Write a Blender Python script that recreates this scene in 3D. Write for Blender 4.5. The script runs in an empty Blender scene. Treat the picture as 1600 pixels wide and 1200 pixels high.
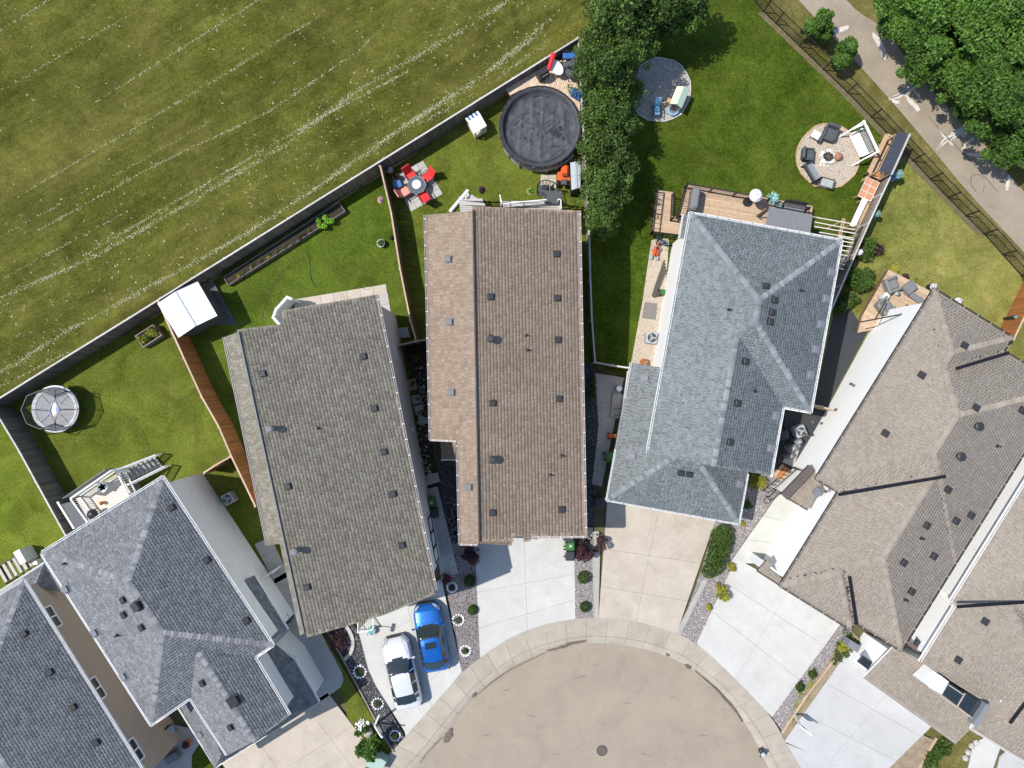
import bpy, bmesh, math, random
import numpy as np
from mathutils import Vector, Matrix
R = random.Random(7)
NR = np.random.RandomState(11)
S = bpy.context.scene
C = S.collection
PI = math.pi
CAMZ, FPX = 46.0, 1104.0
# ------------------------------------------------------------------ camera, world, sun, exposure
cam_d = bpy.data.cameras.new('camera'); cam = bpy.data.objects.new('camera', cam_d); C.objects.link(cam)
cam.location = (0, 0, CAMZ); cam.rotation_euler = (0, 0, 0)
cam_d.sensor_width = 36.0; cam_d.lens = 36.0 * FPX / 1600.0
cam_d.clip_start = 0.5; cam_d.clip_end = 1500.0
S.camera = cam
SUN = Vector((-0.617, 0.085, 1.0)).normalized()
w = bpy.data.worlds.new('World'); S.world = w; w.use_nodes = True
nt = w.node_tree
bg = nt.nodes['Background']
sky = nt.nodes.new('ShaderNodeTexSky'); sky.sky_type = 'NISHITA'; sky.sun_disc = False
sky.sun_elevation = math.radians(58); sky.sun_rotation = math.atan2(SUN.x, SUN.y)
sky.air_density = 1.0; sky.dust_density = 0.6
nt.links.new(sky.outputs[0], bg.inputs[0]); bg.inputs[1].default_value = 0.152
sun_d = bpy.data.lights.new('sun', 'SUN'); sun_d.energy = 4.15; sun_d.angle = math.radians(0.53); sun_d.color = (1.0, 0.955, 0.88)
sun = bpy.data.objects.new('sun', sun_d); C.objects.link(sun); sun.location = (-30, 4, 60)
sun.rotation_euler = (-SUN).to_track_quat('-Z', 'Y').to_euler()
S.view_settings.view_transform = 'Standard'; S.view_settings.look = 'None'
S.view_settings.exposure = 0.38; S.view_settings.gamma = 1.0; S.view_settings.use_curve_mapping = False
S.render.engine = 'CYCLES'
# ------------------------------------------------------------------ places
def G(Y):                                  # the lots fall about 1.4 m from the street to the back yards
    t = min(1.0, max(0.0, (Y + 5.0) / 13.0)); return -1.4 * (3*t*t - 2*t*t*t)
def PZ(px, py, z): return Vector(((px-800)/FPX*(CAMZ-z), -(py-600)/FPX*(CAMZ-z), z))
def P(px, py, h=0.0):
    v = -(py-600)/FPX; z = h
    for _ in range(12): z = G(v*(CAMZ-z)) + h
    return PZ(px, py, z)
def onz(x, y, h=0.0): return Vector((x, y, G(y)+h))
def ang(p, q): return math.atan2(q.y-p.y, q.x-p.x)
# ------------------------------------------------------------------ materials
MATS = {}
def M(name, col, rough=0.8, var=0.12, scale=3.0, bump=0.0, bscale=40.0, metal=0.0, rnd=0.0, col2=None, detail=4.0, spec=0.4, coat=0.0, trans=0.0, stain=0.0, grit=0.0):
    if name in MATS: return MATS[name]
    m = bpy.data.materials.new(name); m.use_nodes = True; MATS[name] = m
    n = m.node_tree.nodes; L = m.node_tree.links; b = n['Principled BSDF']
    b.inputs['Roughness'].default_value = rough; b.inputs['Metallic'].default_value = metal
    b.inputs['Specular IOR Level'].default_value = spec; b.inputs['Coat Weight'].default_value = coat
    b.inputs['Coat Roughness'].default_value = 0.05
    if trans: b.inputs['Transmission Weight'].default_value = trans
    tc = n.new('ShaderNodeTexCoord'); no = n.new('ShaderNodeTexNoise')
    no.inputs['Scale'].default_value = scale; no.inputs['Detail'].default_value = detail; no.inputs['Roughness'].default_value = 0.65
    L.new(tc.outputs['Object'], no.inputs['Vector'])
    mx = n.new('ShaderNodeMix'); mx.data_type = 'RGBA'
    c = col
    if col2 is None:
        a = [max(0, v*(1-var)) for v in c] + [1]; d = [min(1, v*(1+var)) for v in c] + [1]
    else: a = list(c)+[1]; d = list(col2)+[1]
    mx.inputs[6].default_value = a; mx.inputs[7].default_value = d
    mr = n.new('ShaderNodeMapRange'); mr.inputs[1].default_value = 0.3; mr.inputs[2].default_value = 0.7
    L.new(no.outputs[0], mr.inputs[0]); L.new(mr.outputs[0], mx.inputs[0])
    out = mx.outputs[2]
    if rnd:
        oi = n.new('ShaderNodeObjectInfo'); m2 = n.new('ShaderNodeMapRange')
        m2.inputs[3].default_value = 1-rnd; m2.inputs[4].default_value = 1+rnd
        L.new(oi.outputs['Random'], m2.inputs[0])
        vm = n.new('ShaderNodeVectorMath'); vm.operation = 'SCALE'
        L.new(out, vm.inputs[0]); L.new(m2.outputs[0], vm.inputs[3]); out = vm.outputs[0]
    def mul(o, s, lo, hi, a0, a1, dist=0, det=5, sx=1.0):
        k = n.new('ShaderNodeTexNoise'); k.inputs['Scale'].default_value = s; k.inputs['Detail'].default_value = det; k.inputs['Distortion'].default_value = dist; k.inputs['Roughness'].default_value = .7
        L.new(tc.outputs['Object'], k.inputs['Vector']); r = n.new('ShaderNodeMapRange'); r.inputs[1].default_value = a0; r.inputs[2].default_value = a1; r.inputs[3].default_value = lo; r.inputs[4].default_value = hi
        L.new(k.outputs[0], r.inputs[0]); v = n.new('ShaderNodeVectorMath'); v.operation = 'SCALE'; L.new(o, v.inputs[0]); L.new(r.outputs[0], v.inputs[3]); return v.outputs[0]
    if stain:
        out = mul(out, 0.55, 1.0, 1-stain, .52, .72, 1.2); out = mul(out, 2.2, 1.0, 1-stain*.8, .60, .75, 2.0); out = mul(out, 7.0, 1+stain*.25, 1-stain*.35, .3, .7, .5)
    if grit: out = mul(out, 14.0, 1-grit, 1+grit, .3, .7, 0, 3)
    L.new(out, b.inputs['Base Color'])
    if bump:
        n2 = n.new('ShaderNodeTexNoise'); n2.inputs['Scale'].default_value = bscale; n2.inputs['Detail'].default_value = 3
        L.new(tc.outputs['Object'], n2.inputs['Vector'])
        bp = n.new('ShaderNodeBump'); bp.inputs['Strength'].default_value = bump; bp.inputs['Distance'].default_value = 0.02
        L.new(n2.outputs[0], bp.inputs['Height']); L.new(bp.outputs[0], b.inputs['Normal'])
    return m
def ramp(n, pts):
    r = n.new('ShaderNodeValToRGB'); e = r.color_ramp.elements
    while len(e) < len(pts): e.new(0.5)
    for i, (p, c) in enumerate(pts): e[i].position = p; e[i].color = (*c, 1)
    return r
def grass_mat(name, dark, mid, light, k=0.90, big=0.12, dry=(0.20, 0.17, 0.065), dryamt=0.5, stripe=None, fine=9.0):
    dark, mid, light, dry = [(c[0]*k*.98, c[1]*k*.97, c[2]*k*.80) for c in (dark, mid, light, dry)]; dark = tuple(v*.82 for v in dark); light = tuple(v*1.1 for v in light)
    m = bpy.data.materials.new(name); m.use_nodes = True; MATS[name] = m
    n = m.node_tree.nodes; L = m.node_tree.links; b = n['Principled BSDF']
    b.inputs['Roughness'].default_value = 0.9; b.inputs['Specular IOR Level'].default_value = 0.04
    tc = n.new('ShaderNodeTexCoord'); vec = tc.outputs['Object']
    def noise(s, d=5, r=0.6, v=None, dist=0):
        k = n.new('ShaderNodeTexNoise'); k.inputs['Scale'].default_value = s; k.inputs['Detail'].default_value = d
        k.inputs['Roughness'].default_value = r; k.inputs['Distortion'].default_value = dist
        L.new(v or vec, k.inputs['Vector']); return k
    A = noise(fine, 8, 0.72); rp = ramp(n, [(0.34, dark), (0.5, mid), (0.68, light)]); L.new(A.outputs[0], rp.inputs[0])
    B = noise(big, 5, 0.6, dist=0.6); rb = n.new('ShaderNodeMapRange'); rb.inputs[1].default_value = 0.42; rb.inputs[2].default_value = 0.66; rb.inputs[4].default_value = dryamt
    L.new(B.outputs[0], rb.inputs[0])
    D = noise(1.3, 6, 0.7, dist=0.3); rd = n.new('ShaderNodeMapRange'); rd.inputs[1].default_value = 0.47; rd.inputs[2].default_value = 0.64; rd.inputs[4].default_value = dryamt
    L.new(D.outputs[0], rd.inputs[0])
    ad = n.new('ShaderNodeMath'); ad.operation = 'ADD'; ad.use_clamp = True; L.new(rb.outputs[0], ad.inputs[0]); L.new(rd.outputs[0], ad.inputs[1])
    ml = n.new('ShaderNodeMath'); ml.operation = 'MULTIPLY'; L.new(ad.outputs[0], ml.inputs[0])
    F2 = noise(22, 4, 0.7); r2 = n.new('ShaderNodeMapRange'); r2.inputs[1].default_value = 0.35; r2.inputs[2].default_value = 0.65
    L.new(F2.outputs[0], r2.inputs[0]); L.new(r2.outputs[0], ml.inputs[1])
    mx = n.new('ShaderNodeMix'); mx.data_type = 'RGBA'; L.new(ml.outputs[0], mx.inputs[0]); L.new(rp.outputs[0], mx.inputs[6]); mx.inputs[7].default_value = (*dry, 1)
    out = mx.outputs[2]
    # broad light and dark mottling that belongs to the sward itself
    E = noise(0.45, 5, 0.6, dist=0.8); re = n.new('ShaderNodeMapRange'); re.inputs[1].default_value = 0.3; re.inputs[2].default_value = 0.7; re.inputs[3].default_value = 0.68; re.inputs[4].default_value = 1.28
    L.new(E.outputs[0], re.inputs[0]); vm = n.new('ShaderNodeVectorMath'); vm.operation = 'SCALE'; L.new(out, vm.inputs[0]); L.new(re.outputs[0], vm.inputs[3]); out = vm.outputs[0]
    if stripe:
        mp = n.new('ShaderNodeMapping'); mp.inputs['Rotation'].default_value = (0, 0, -stripe[0]); L.new(vec, mp.inputs[0])
        mp2 = n.new('ShaderNodeMapping'); mp2.inputs['Scale'].default_value = (0.05, 1, 1); L.new(mp.outputs[0], mp2.inputs[0])
        st = noise(stripe[1], 4, 0.65, mp2.outputs[0]); rs = n.new('ShaderNodeMapRange'); rs.inputs[1].default_value = 0.35; rs.inputs[2].default_value = 0.65; rs.inputs[3].default_value = 0.82; rs.inputs[4].default_value = 1.18
        L.new(st.outputs[0], rs.inputs[0]); v2 = n.new('ShaderNodeVectorMath'); v2.operation = 'SCALE'; L.new(out, v2.inputs[0]); L.new(rs.outputs[0], v2.inputs[3]); out = v2.outputs[0]
    L.new(out, b.inputs['Base Color'])
    bp = n.new('ShaderNodeBump'); bp.inputs['Strength'].default_value = 0.9; bp.inputs['Distance'].default_value = 0.06
    h = noise(26, 5, 0.75); L.new(h.outputs[0], bp.inputs['Height']); L.new(bp.outputs[0], b.inputs['Normal'])
    return m
def tint_mat(name, a, b_, rough=0.85, speck=0.25, sscale=30.0, big=0.10, trans=0.0, spec=0.3, bscale=0.35, vmin=0.0, vmax=1.0):
    """colour from the per-piece attribute 'tint' between a and b_, with grain."""
    m = bpy.data.materials.new(name); m.use_nodes = True; MATS[name] = m
    n = m.node_tree.nodes; L = m.node_tree.links; b = n['Principled BSDF']
    b.inputs['Roughness'].default_value = rough; b.inputs['Specular IOR Level'].default_value = spec
    at = n.new('ShaderNodeAttribute'); at.attribute_name = 'tint'
    mx = n.new('ShaderNodeMix'); mx.data_type = 'RGBA'; mx.inputs[6].default_value = (*a, 1); mx.inputs[7].default_value = (*b_, 1)
    L.new(at.outputs['Fac'], mx.inputs[0])
    tc = n.new('ShaderNodeTexCoord')
    def nz(s, lo, hi, src):
        k = n.new('ShaderNodeTexNoise'); k.inputs['Scale'].default_value = s; k.inputs['Detail'].default_value = 4; k.inputs['Roughness'].default_value = 0.7
        L.new(tc.outputs['Object'], k.inputs['Vector']); r = n.new('ShaderNodeMapRange'); r.inputs[1].default_value = 0.3; r.inputs[2].default_value = 0.7
        r.inputs[3].default_value = lo; r.inputs[4].default_value = hi; L.new(k.outputs[0], r.inputs[0])
        v = n.new('ShaderNodeVectorMath'); v.operation = 'SCALE'; L.new(src, v.inputs[0]); L.new(r.outputs[0], v.inputs[3]); return v.outputs[0]
    o = nz(sscale, 1-speck, 1+speck, mx.outputs[2]); o = nz(bscale, 1-big, 1+big, o)
    L.new(o, b.inputs['Base Color'])
    if trans:
        oi = n.new('ShaderNodeObjectInfo'); r0 = n.new('ShaderNodeMapRange'); r0.inputs[3].default_value = .78; r0.inputs[4].default_value = 1.22; L.new(oi.outputs['Random'], r0.inputs[0]); v0 = n.new('ShaderNodeVectorMath'); v0.operation = 'SCALE'; L.new(o, v0.inputs[0]); L.new(r0.outputs[0], v0.inputs[3]); o = v0.outputs[0]; L.new(o, b.inputs['Base Color'])
        tr = n.new('ShaderNodeBsdfTranslucent'); L.new(o, tr.inputs[0]); ms = n.new('ShaderNodeMixShader'); ms.inputs[0].default_value = trans
        L.new(b.outputs[0], ms.inputs[1]); L.new(tr.outputs[0], ms.inputs[2]); L.new(ms.outputs[0], n['Material Output'].inputs[0])
    return m
# ------------------------------------------------------------------ mesh collecting
class MB:
    def __init__(s): s.v = []; s.f = []
    def add(s, vs, fs):
        o = len(s.v); s.v += [tuple(v) for v in vs]; s.f += [tuple(i+o for i in f) for f in fs]; return s
    def box(s, c, d, rz=0.0, m=None):
        x, y, z = d[0]/2, d[1]/2, d[2]/2
        vs = [Vector((a*x, b*y, e*z)) for e in (-1, 1) for a, b in ((-1,-1),(1,-1),(1,1),(-1,1))]
        q = m or Matrix.Rotation(rz, 3, 'Z'); c = Vector(c)
        return s.add([q @ v + c for v in vs], [(3,2,1,0),(4,5,6,7),(0,1,5,4),(1,2,6,5),(2,3,7,6),(3,0,4,7)])
    def cbox(s, c, d, r=0.03, rz=0.0, m=None):         # box with chamfered edges
        hx, hy, hz = d[0]/2, d[1]/2, d[2]/2; r = min(r, hx*.95, hy*.95, hz*.95)
        bm = bmesh.new()
        for a in (-1,1):
            for b in (-1,1):
                for e in (-1,1):
                    bm.verts.new((a*(hx-r), b*(hy-r), e*hz)); bm.verts.new((a*(hx-r), b*hy, e*(hz-r))); bm.verts.new((a*hx, b*(hy-r), e*(hz-r)))
        bmesh.ops.convex_hull(bm, input=bm.verts); bm.verts.index_update()
        q = m or Matrix.Rotation(rz, 3, 'Z'); c = Vector(c)
        s.add([q @ v.co + c for v in bm.verts], [[v.index for v in f.verts] for f in bm.faces]); bm.free(); return s
    def bar(s, a, b, w=0.05, h=None, up=(0,0,1)):      # box beam from a to b
        a = Vector(a); b = Vector(b); d = b-a; L = d.length
        if L < 1e-6: return s
        x = d/L; u = Vector(up)
        if abs(x.dot(u)) > 0.98: u = Vector((1,0,0))
        y = u.cross(x).normalized(); z = x.cross(y)
        q = Matrix((x, y, z)).transposed()
        return s.box((a+b)/2, (L, w, h or w), m=q)
    def cyl(s, a, b, r0, r1=None, n=12, caps=True):
        a = Vector(a); b = Vector(b); r1 = r0 if r1 is None else r1; d = (b-a).normalized()
        u = Vector((1,0,0)) if abs(d.x) < 0.9 else Vector((0,1,0)); x = d.cross(u).normalized(); y = d.cross(x)
        vs = [a + (x*math.cos(2*PI*i/n)+y*math.sin(2*PI*i/n))*r0 for i in range(n)] + [b + (x*math.cos(2*PI*i/n)+y*math.sin(2*PI*i/n))*r1 for i in range(n)]
        fs = [(i, (i+1) % n, n+(i+1) % n, n+i) for i in range(n)]
        if caps: fs += [tuple(range(n-1, -1, -1)), tuple(range(n, 2*n))]
        return s.add(vs, fs)
    def tube(s, pts, r=0.02, n=6):
        for a, b in zip(pts[:-1], pts[1:]): s.cyl(a, b, r, n=n)
        return s
    def ring(s, c, Rr, r=0.03, n=24, k=6, sx=1.0, sy=1.0, rz=0.0):
        vs = []; fs = []
        for i in range(n):
            t = 2*PI*i/n
            for j in range(k):
                p = 2*PI*j/k; rr = Rr + r*math.cos(p); x, y = rr*math.cos(t)*sx, rr*math.sin(t)*sy
                vs.append((c[0]+x*math.cos(rz)-y*math.sin(rz), c[1]+x*math.sin(rz)+y*math.cos(rz), c[2]+r*math.sin(p)))
        for i in range(n):
            for j in range(k): fs.append((i*k+j, ((i+1) % n)*k+j, ((i+1) % n)*k+(j+1) % k, i*k+(j+1) % k))
        return s.add(vs, fs)
    def prism(s, poly, z0, z1):                          # poly: list of (x,y); z may be callables of x,y
        n = len(poly); f0 = z0 if callable(z0) else (lambda x, y: z0); f1 = z1 if callable(z1) else (lambda x, y: z1)
        vs = [(x, y, f0(x, y)) for x, y in poly] + [(x, y, f1(x, y)) for x, y in poly]
        a = sum(poly[i][0]*poly[(i+1) % n][1]-poly[(i+1) % n][0]*poly[i][1] for i in range(n))
        fs = [(i, (i+1) % n, n+(i+1) % n, n+i) for i in range(n)] + [tuple(range(n-1, -1, -1)), tuple(range(n, 2*n))]
        if a < 0: fs = [tuple(reversed(f)) for f in fs]
        return s.add(vs, fs)
    def ball(s, c, r, n=10, k=6, jit=0.0, flat=1.0):
        vs = [(c[0], c[1], c[2]-r*flat)]; fs = []
        for i in range(1, k):
            a = -PI/2 + PI*i/k
            for j in range(n):
                t = 2*PI*j/n; q = r*(1+R.uniform(-jit, jit))
                vs.append((c[0]+q*math.cos(a)*math.cos(t), c[1]+q*math.cos(a)*math.sin(t), c[2]+q*math.sin(a)*flat))
        vs.append((c[0], c[1], c[2]+r*flat)); m = len(vs)-1
        for j in range(n): fs.append((0, 1+(j+1) % n, 1+j)); fs.append((m, m-n+j, m-n+(j+1) % n))
        for i in range(k-2):
            for j in range(n):
                a = 1+i*n; fs.append((a+j, a+(j+1) % n, a+n+(j+1) % n, a+n+j))
        return s.add(vs, fs)
def mk(name, mb, mat, parent=None, label=None, cat=None, group=None, kind=None, smooth=False, loc=None):
    me = bpy.data.meshes.new(name); vs = mb.v
    o0 = parent.get('_o') if parent is not None else None
    if loc is not None: o0 = loc
    if o0 is not None: vs = [(a-o0[0], b-o0[1], c-o0[2]) for a, b, c in vs]
    me.from_pydata(vs, [], mb.f); me.update()
    if smooth: me.polygons.foreach_set('use_smooth', [True]*len(me.polygons))
    o = bpy.data.objects.new(name, me); C.objects.link(o); me.materials.append(mat)
    if parent is not None: o.parent = parent
    if loc is not None: o.location = loc
    tag(o, label, cat, group, kind); return o
def tag(o, label=None, cat=None, group=None, kind=None):
    if label: o['label'] = label
    if cat: o['category'] = cat
    if group: o['group'] = group
    if kind: o['kind'] = kind
    return o
WORLD = []
def thing(name, label, cat, loc, group=None, rz=0.0, world=False):
    """Empty at the base; with world=True the parts are given in world coordinates."""
    o = bpy.data.objects.new(name, None); C.objects.link(o); o.location = loc; o.rotation_euler = (0, 0, rz); o.empty_display_size = 0.3
    tag(o, label, cat, group)
    if world: o['_o'] = tuple(loc); WORLD.append(o)
    return o
def piece(name, me, parent, loc, rz=0.0, rot=None, kind=None):
    o = bpy.data.objects.new(name, me); C.objects.link(o); o.parent = parent
    o0 = parent.get('_o') if parent is not None else None
    o.location = Vector(loc) - Vector(o0) if o0 is not None else loc
    o.rotation_euler = rot if rot is not None else (0, 0, rz)
    if kind: o['kind'] = kind
    return o
def mesh_of(name, mb, mat, smooth=False):
    me = bpy.data.meshes.new(name); me.from_pydata(mb.v, [], mb.f); me.update(); me.materials.append(mat)
    if smooth: me.polygons.foreach_set('use_smooth', [True]*len(me.polygons))
    return me
def dup(root, loc, rz=None, label=None, group=None, scale=None):
    def cp(o, par):
        c = o.copy(); C.objects.link(c); c.parent = par
        for ch in KIDS.get(o.name, []): cp(ch, c)
        return c
    KIDS = {}
    for o in root.children_recursive: KIDS.setdefault(o.parent.name, []).append(o)
    r = cp(root, None); r.location = loc
    if rz is not None: r.rotation_euler = (0, 0, rz)
    if scale: r.scale = scale if hasattr(scale, '__len__') else (scale,)*3
    if label: r['label'] = label
    if group: r['group'] = group
    return r
def np_mesh(name, verts, faces_idx, loop_tot, mat, tint=None, smooth=False):
    me = bpy.data.meshes.new(name); me.vertices.add(len(verts)); me.vertices.foreach_set('co', np.asarray(verts, dtype=np.float32).ravel())
    me.loops.add(len(faces_idx)); me.loops.foreach_set('vertex_index', np.asarray(faces_idx, dtype=np.int32))
    n = len(loop_tot); ls = np.concatenate([[0], np.cumsum(loop_tot)[:-1]]).astype(np.int32)
    me.polygons.add(n); me.polygons.foreach_set('loop_start', ls); me.polygons.foreach_set('loop_total', np.asarray(loop_tot, dtype=np.int32))
    me.update(calc_edges=True); me.validate(); me.materials.append(mat)
    if tint is not None:
        a = me.attributes.new('tint', 'FLOAT', 'POINT'); a.data.foreach_set('value', np.asarray(tint, dtype=np.float32))
    if smooth: me.polygons.foreach_set('use_smooth', [True]*len(me.polygons))
    return me
def link(name, me, parent=None, label=None, cat=None, group=None, kind=None, loc=(0,0,0)):
    o = bpy.data.objects.new(name, me); C.objects.link(o); o.parent = parent; o.location = loc; tag(o, label, cat, group, kind); return o
def inpoly(x, y, poly):
    x = np.asarray(x); y = np.asarray(y); r = np.zeros(x.shape, bool); n = len(poly)
    for i in range(n):
        x0, y0 = poly[i][0], poly[i][1]; x1, y1 = poly[(i+1) % n][0], poly[(i+1) % n][1]
        if y0 == y1: continue
        c = ((y0 > y) != (y1 > y)) & (x < (x1-x0)*(y-y0)/(y1-y0)+x0); r ^= c
    return r
def smoothpoly(pts, n=6, closed=True):
    out = []; m = len(pts)
    for i in range(m if closed else m-1):
        g = lambda k: Vector(pts[(i+k) % m] if closed else pts[min(max(i+k, 0), m-1)])
        p0, p1, p2, p3 = g(-1), g(0), g(1), g(2)
        for j in range(n):
            t = j/n; out.append(tuple(0.5*((2*p1)+(p2-p0)*t+(2*p0-5*p1+4*p2-p3)*t*t+(3*p1-p0-3*p2+p3)*t*t*t)))
    if not closed: out.append(tuple(pts[-1]))
    return out
def offset_poly(poly, d):                               # inward offset of (x,y) list
    n = len(poly); a = sum(poly[i][0]*poly[(i+1) % n][1]-poly[(i+1) % n][0]*poly[i][1] for i in range(n)); s = 1 if a > 0 else -1
    out = []
    for i in range(n):
        p = Vector(poly[i-1][:2]); q = Vector(poly[i][:2]); r = Vector(poly[(i+1) % n][:2])
        e1 = (q-p).normalized(); e2 = (r-q).normalized(); n1 = Vector((-e1.y, e1.x))*s; n2 = Vector((-e2.y, e2.x))*s
        k = n1+n2; den = k.dot(n1)
        out.append(tuple(q + k*(d/den if abs(den) > 0.2 else d)))
    return out
def sheet(name, pts, mat, off=0.004, parent=None, label=None, cat=None, kind='structure', group=None, thick=0.0, world=False):
    """ground-following sheet from pixel (or world) polygon"""
    w = [Vector(p[:2]) for p in pts] if world else [P(p[0], p[1]).to_2d() for p in pts]
    bm = bmesh.new(); vs = [bm.verts.new((p.x, p.y, 0)) for p in w]; f = bm.faces.new(vs); bm.normal_update()
    if f.normal.z < 0: bmesh.ops.reverse_faces(bm, faces=[f])
    bmesh.ops.triangulate(bm, faces=bm.faces[:])
    for k in range(-5, 9): bmesh.ops.bisect_plane(bm, geom=bm.verts[:]+bm.edges[:]+bm.faces[:], plane_co=(0, k, 0), plane_no=(0, 1, 0))
    for v in bm.verts: v.co.z = G(v.co.y)+off
    if thick:
        r = bmesh.ops.extrude_face_region(bm, geom=bm.faces[:]); top = [e for e in r['geom'] if isinstance(e, bmesh.types.BMVert)]
        for v in bm.verts: 
            if v not in top: v.co.z -= thick
    me = bpy.data.meshes.new(name); bm.to_mesh(me); bm.free(); me.materials.append(mat)
    o = bpy.data.objects.new(name, me); C.objects.link(o)
    if parent is not None:
        o.parent = parent; o0 = parent.get('_o')
        if o0 is not None: o.location = -Vector(o0)
    tag(o, label, cat, group, kind); return o
def stones(name, pts, mat, dens, s0, s1, parent=None, holes=(), world=False, off=0.01, label=None, cat=None, kind='stuff', group=None, zup=0.0):
    w = [Vector(p[:2]) for p in pts] if world else [P(p[0], p[1]).to_2d() for p in pts]
    xs = [p.x for p in w]; ys = [p.y for p in w]; A = (max(xs)-min(xs))*(max(ys)-min(ys)); n = int(A*dens)
    x = NR.uniform(min(xs), max(xs), n); y = NR.uniform(min(ys), max(ys), n); k = inpoly(x, y, w)
    for h in holes: k &= ~inpoly(x, y, [P(p[0], p[1]).to_2d() for p in h])
    x = x[k]; y = y[k]; n = len(x)
    z = np.array([G(b) for b in y])+off
    base = np.array([(1,0,0),(.2,1,0),(-1,.1,0),(-.1,-1,0),(0.1,0,1),(0,0.1,-1)])
    sc = NR.uniform(s0, s1, (n, 1, 1))*NR.uniform(0.7, 1.3, (n, 1, 3)); sc[:, :, 2] *= 0.7
    t = NR.uniform(0, 2*PI, n); ct, st = np.cos(t), np.sin(t)
    b = base[None]*sc*0.5*NR.uniform(0.8, 1.2, (n, 6, 1)); X = b[:, :, 0]*ct[:, None]-b[:, :, 1]*st[:, None]; Y = b[:, :, 0]*st[:, None]+b[:, :, 1]*ct[:, None]
    V = np.stack([X+x[:, None], Y+y[:, None], b[:, :, 2]+z[:, None]], -1).reshape(-1, 3)
    V[:, 2] += zup
    F = np.array([(0,1,4),(1,2,4),(2,3,4),(3,0,4),(1,0,5),(2,1,5),(3,2,5),(0,3,5)]); I = (F[None]+6*np.arange(n)[:, None, None]).reshape(-1)
    me = np_mesh(name, V, I, np.full(n*8, 3), mat, np.repeat(NR.beta(1.3, 1.3, n), 6))
    o = link(name, me, parent, label, cat, group, kind)
    if parent is not None and parent.get('_o') is not None: o.location = -Vector(parent['_o'])
    return o
def leaves(name, blobs, mat, n, size, up=0.35, parent=None, seed=1, shell=0.55, flutter=0.25):
    """crown of leaf clumps spread through ellipsoid lobes; blobs (x,y,z,rx,ry,rz)"""
    r = np.random.RandomState(seed); b = np.array(blobs); wgt = b[:, 3]*b[:, 4]*b[:, 5]; wgt = wgt**0.75; wgt /= wgt.sum()
    i = r.choice(len(b), n, p=wgt); d = r.normal(size=(n, 3)); d /= np.linalg.norm(d, axis=1)[:, None]
    rad = (shell+(1-shell)*r.uniform(0, 1, n)**0.6)*(1+r.normal(0, 0.05, n)); 
    lump = 1+flutter*np.sin(d[:, 0]*7+b[i, 0]*3)*np.sin(d[:, 1]*6+b[i, 1]*5)*np.cos(d[:, 2]*5+i)
    p = b[i, :3]+d*b[i, 3:6]*(rad*lump)[:, None]
    nn = d*0.6+r.normal(size=(n, 3))*0.75; nn[:, 2] += up; nn /= np.linalg.norm(nn, axis=1)[:, None]
    q = r.normal(size=(n, 3)); t = np.cross(nn, q); t /= np.linalg.norm(t, axis=1)[:, None]; s = np.cross(nn, t)
    L = size*r.uniform(0.6, 1.4, (n, 1)); W = L*r.uniform(0.45, 0.7, (n, 1))
    V = np.stack([p-t*L, p+s*W+nn*L*0.15, p+t*L, p-s*W+nn*L*0.15], 1).reshape(-1, 3)
    I = (np.array([0,1,2,3])[None]+4*np.arange(n)[:, None]).ravel()
    tv = np.clip(r.beta(2, 2, n)+0.15*np.sin(i*1.7), 0, 1)
    me = np_mesh(name, V, I, np.full(n, 4), mat, np.repeat(tv, 4)); return me
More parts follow.
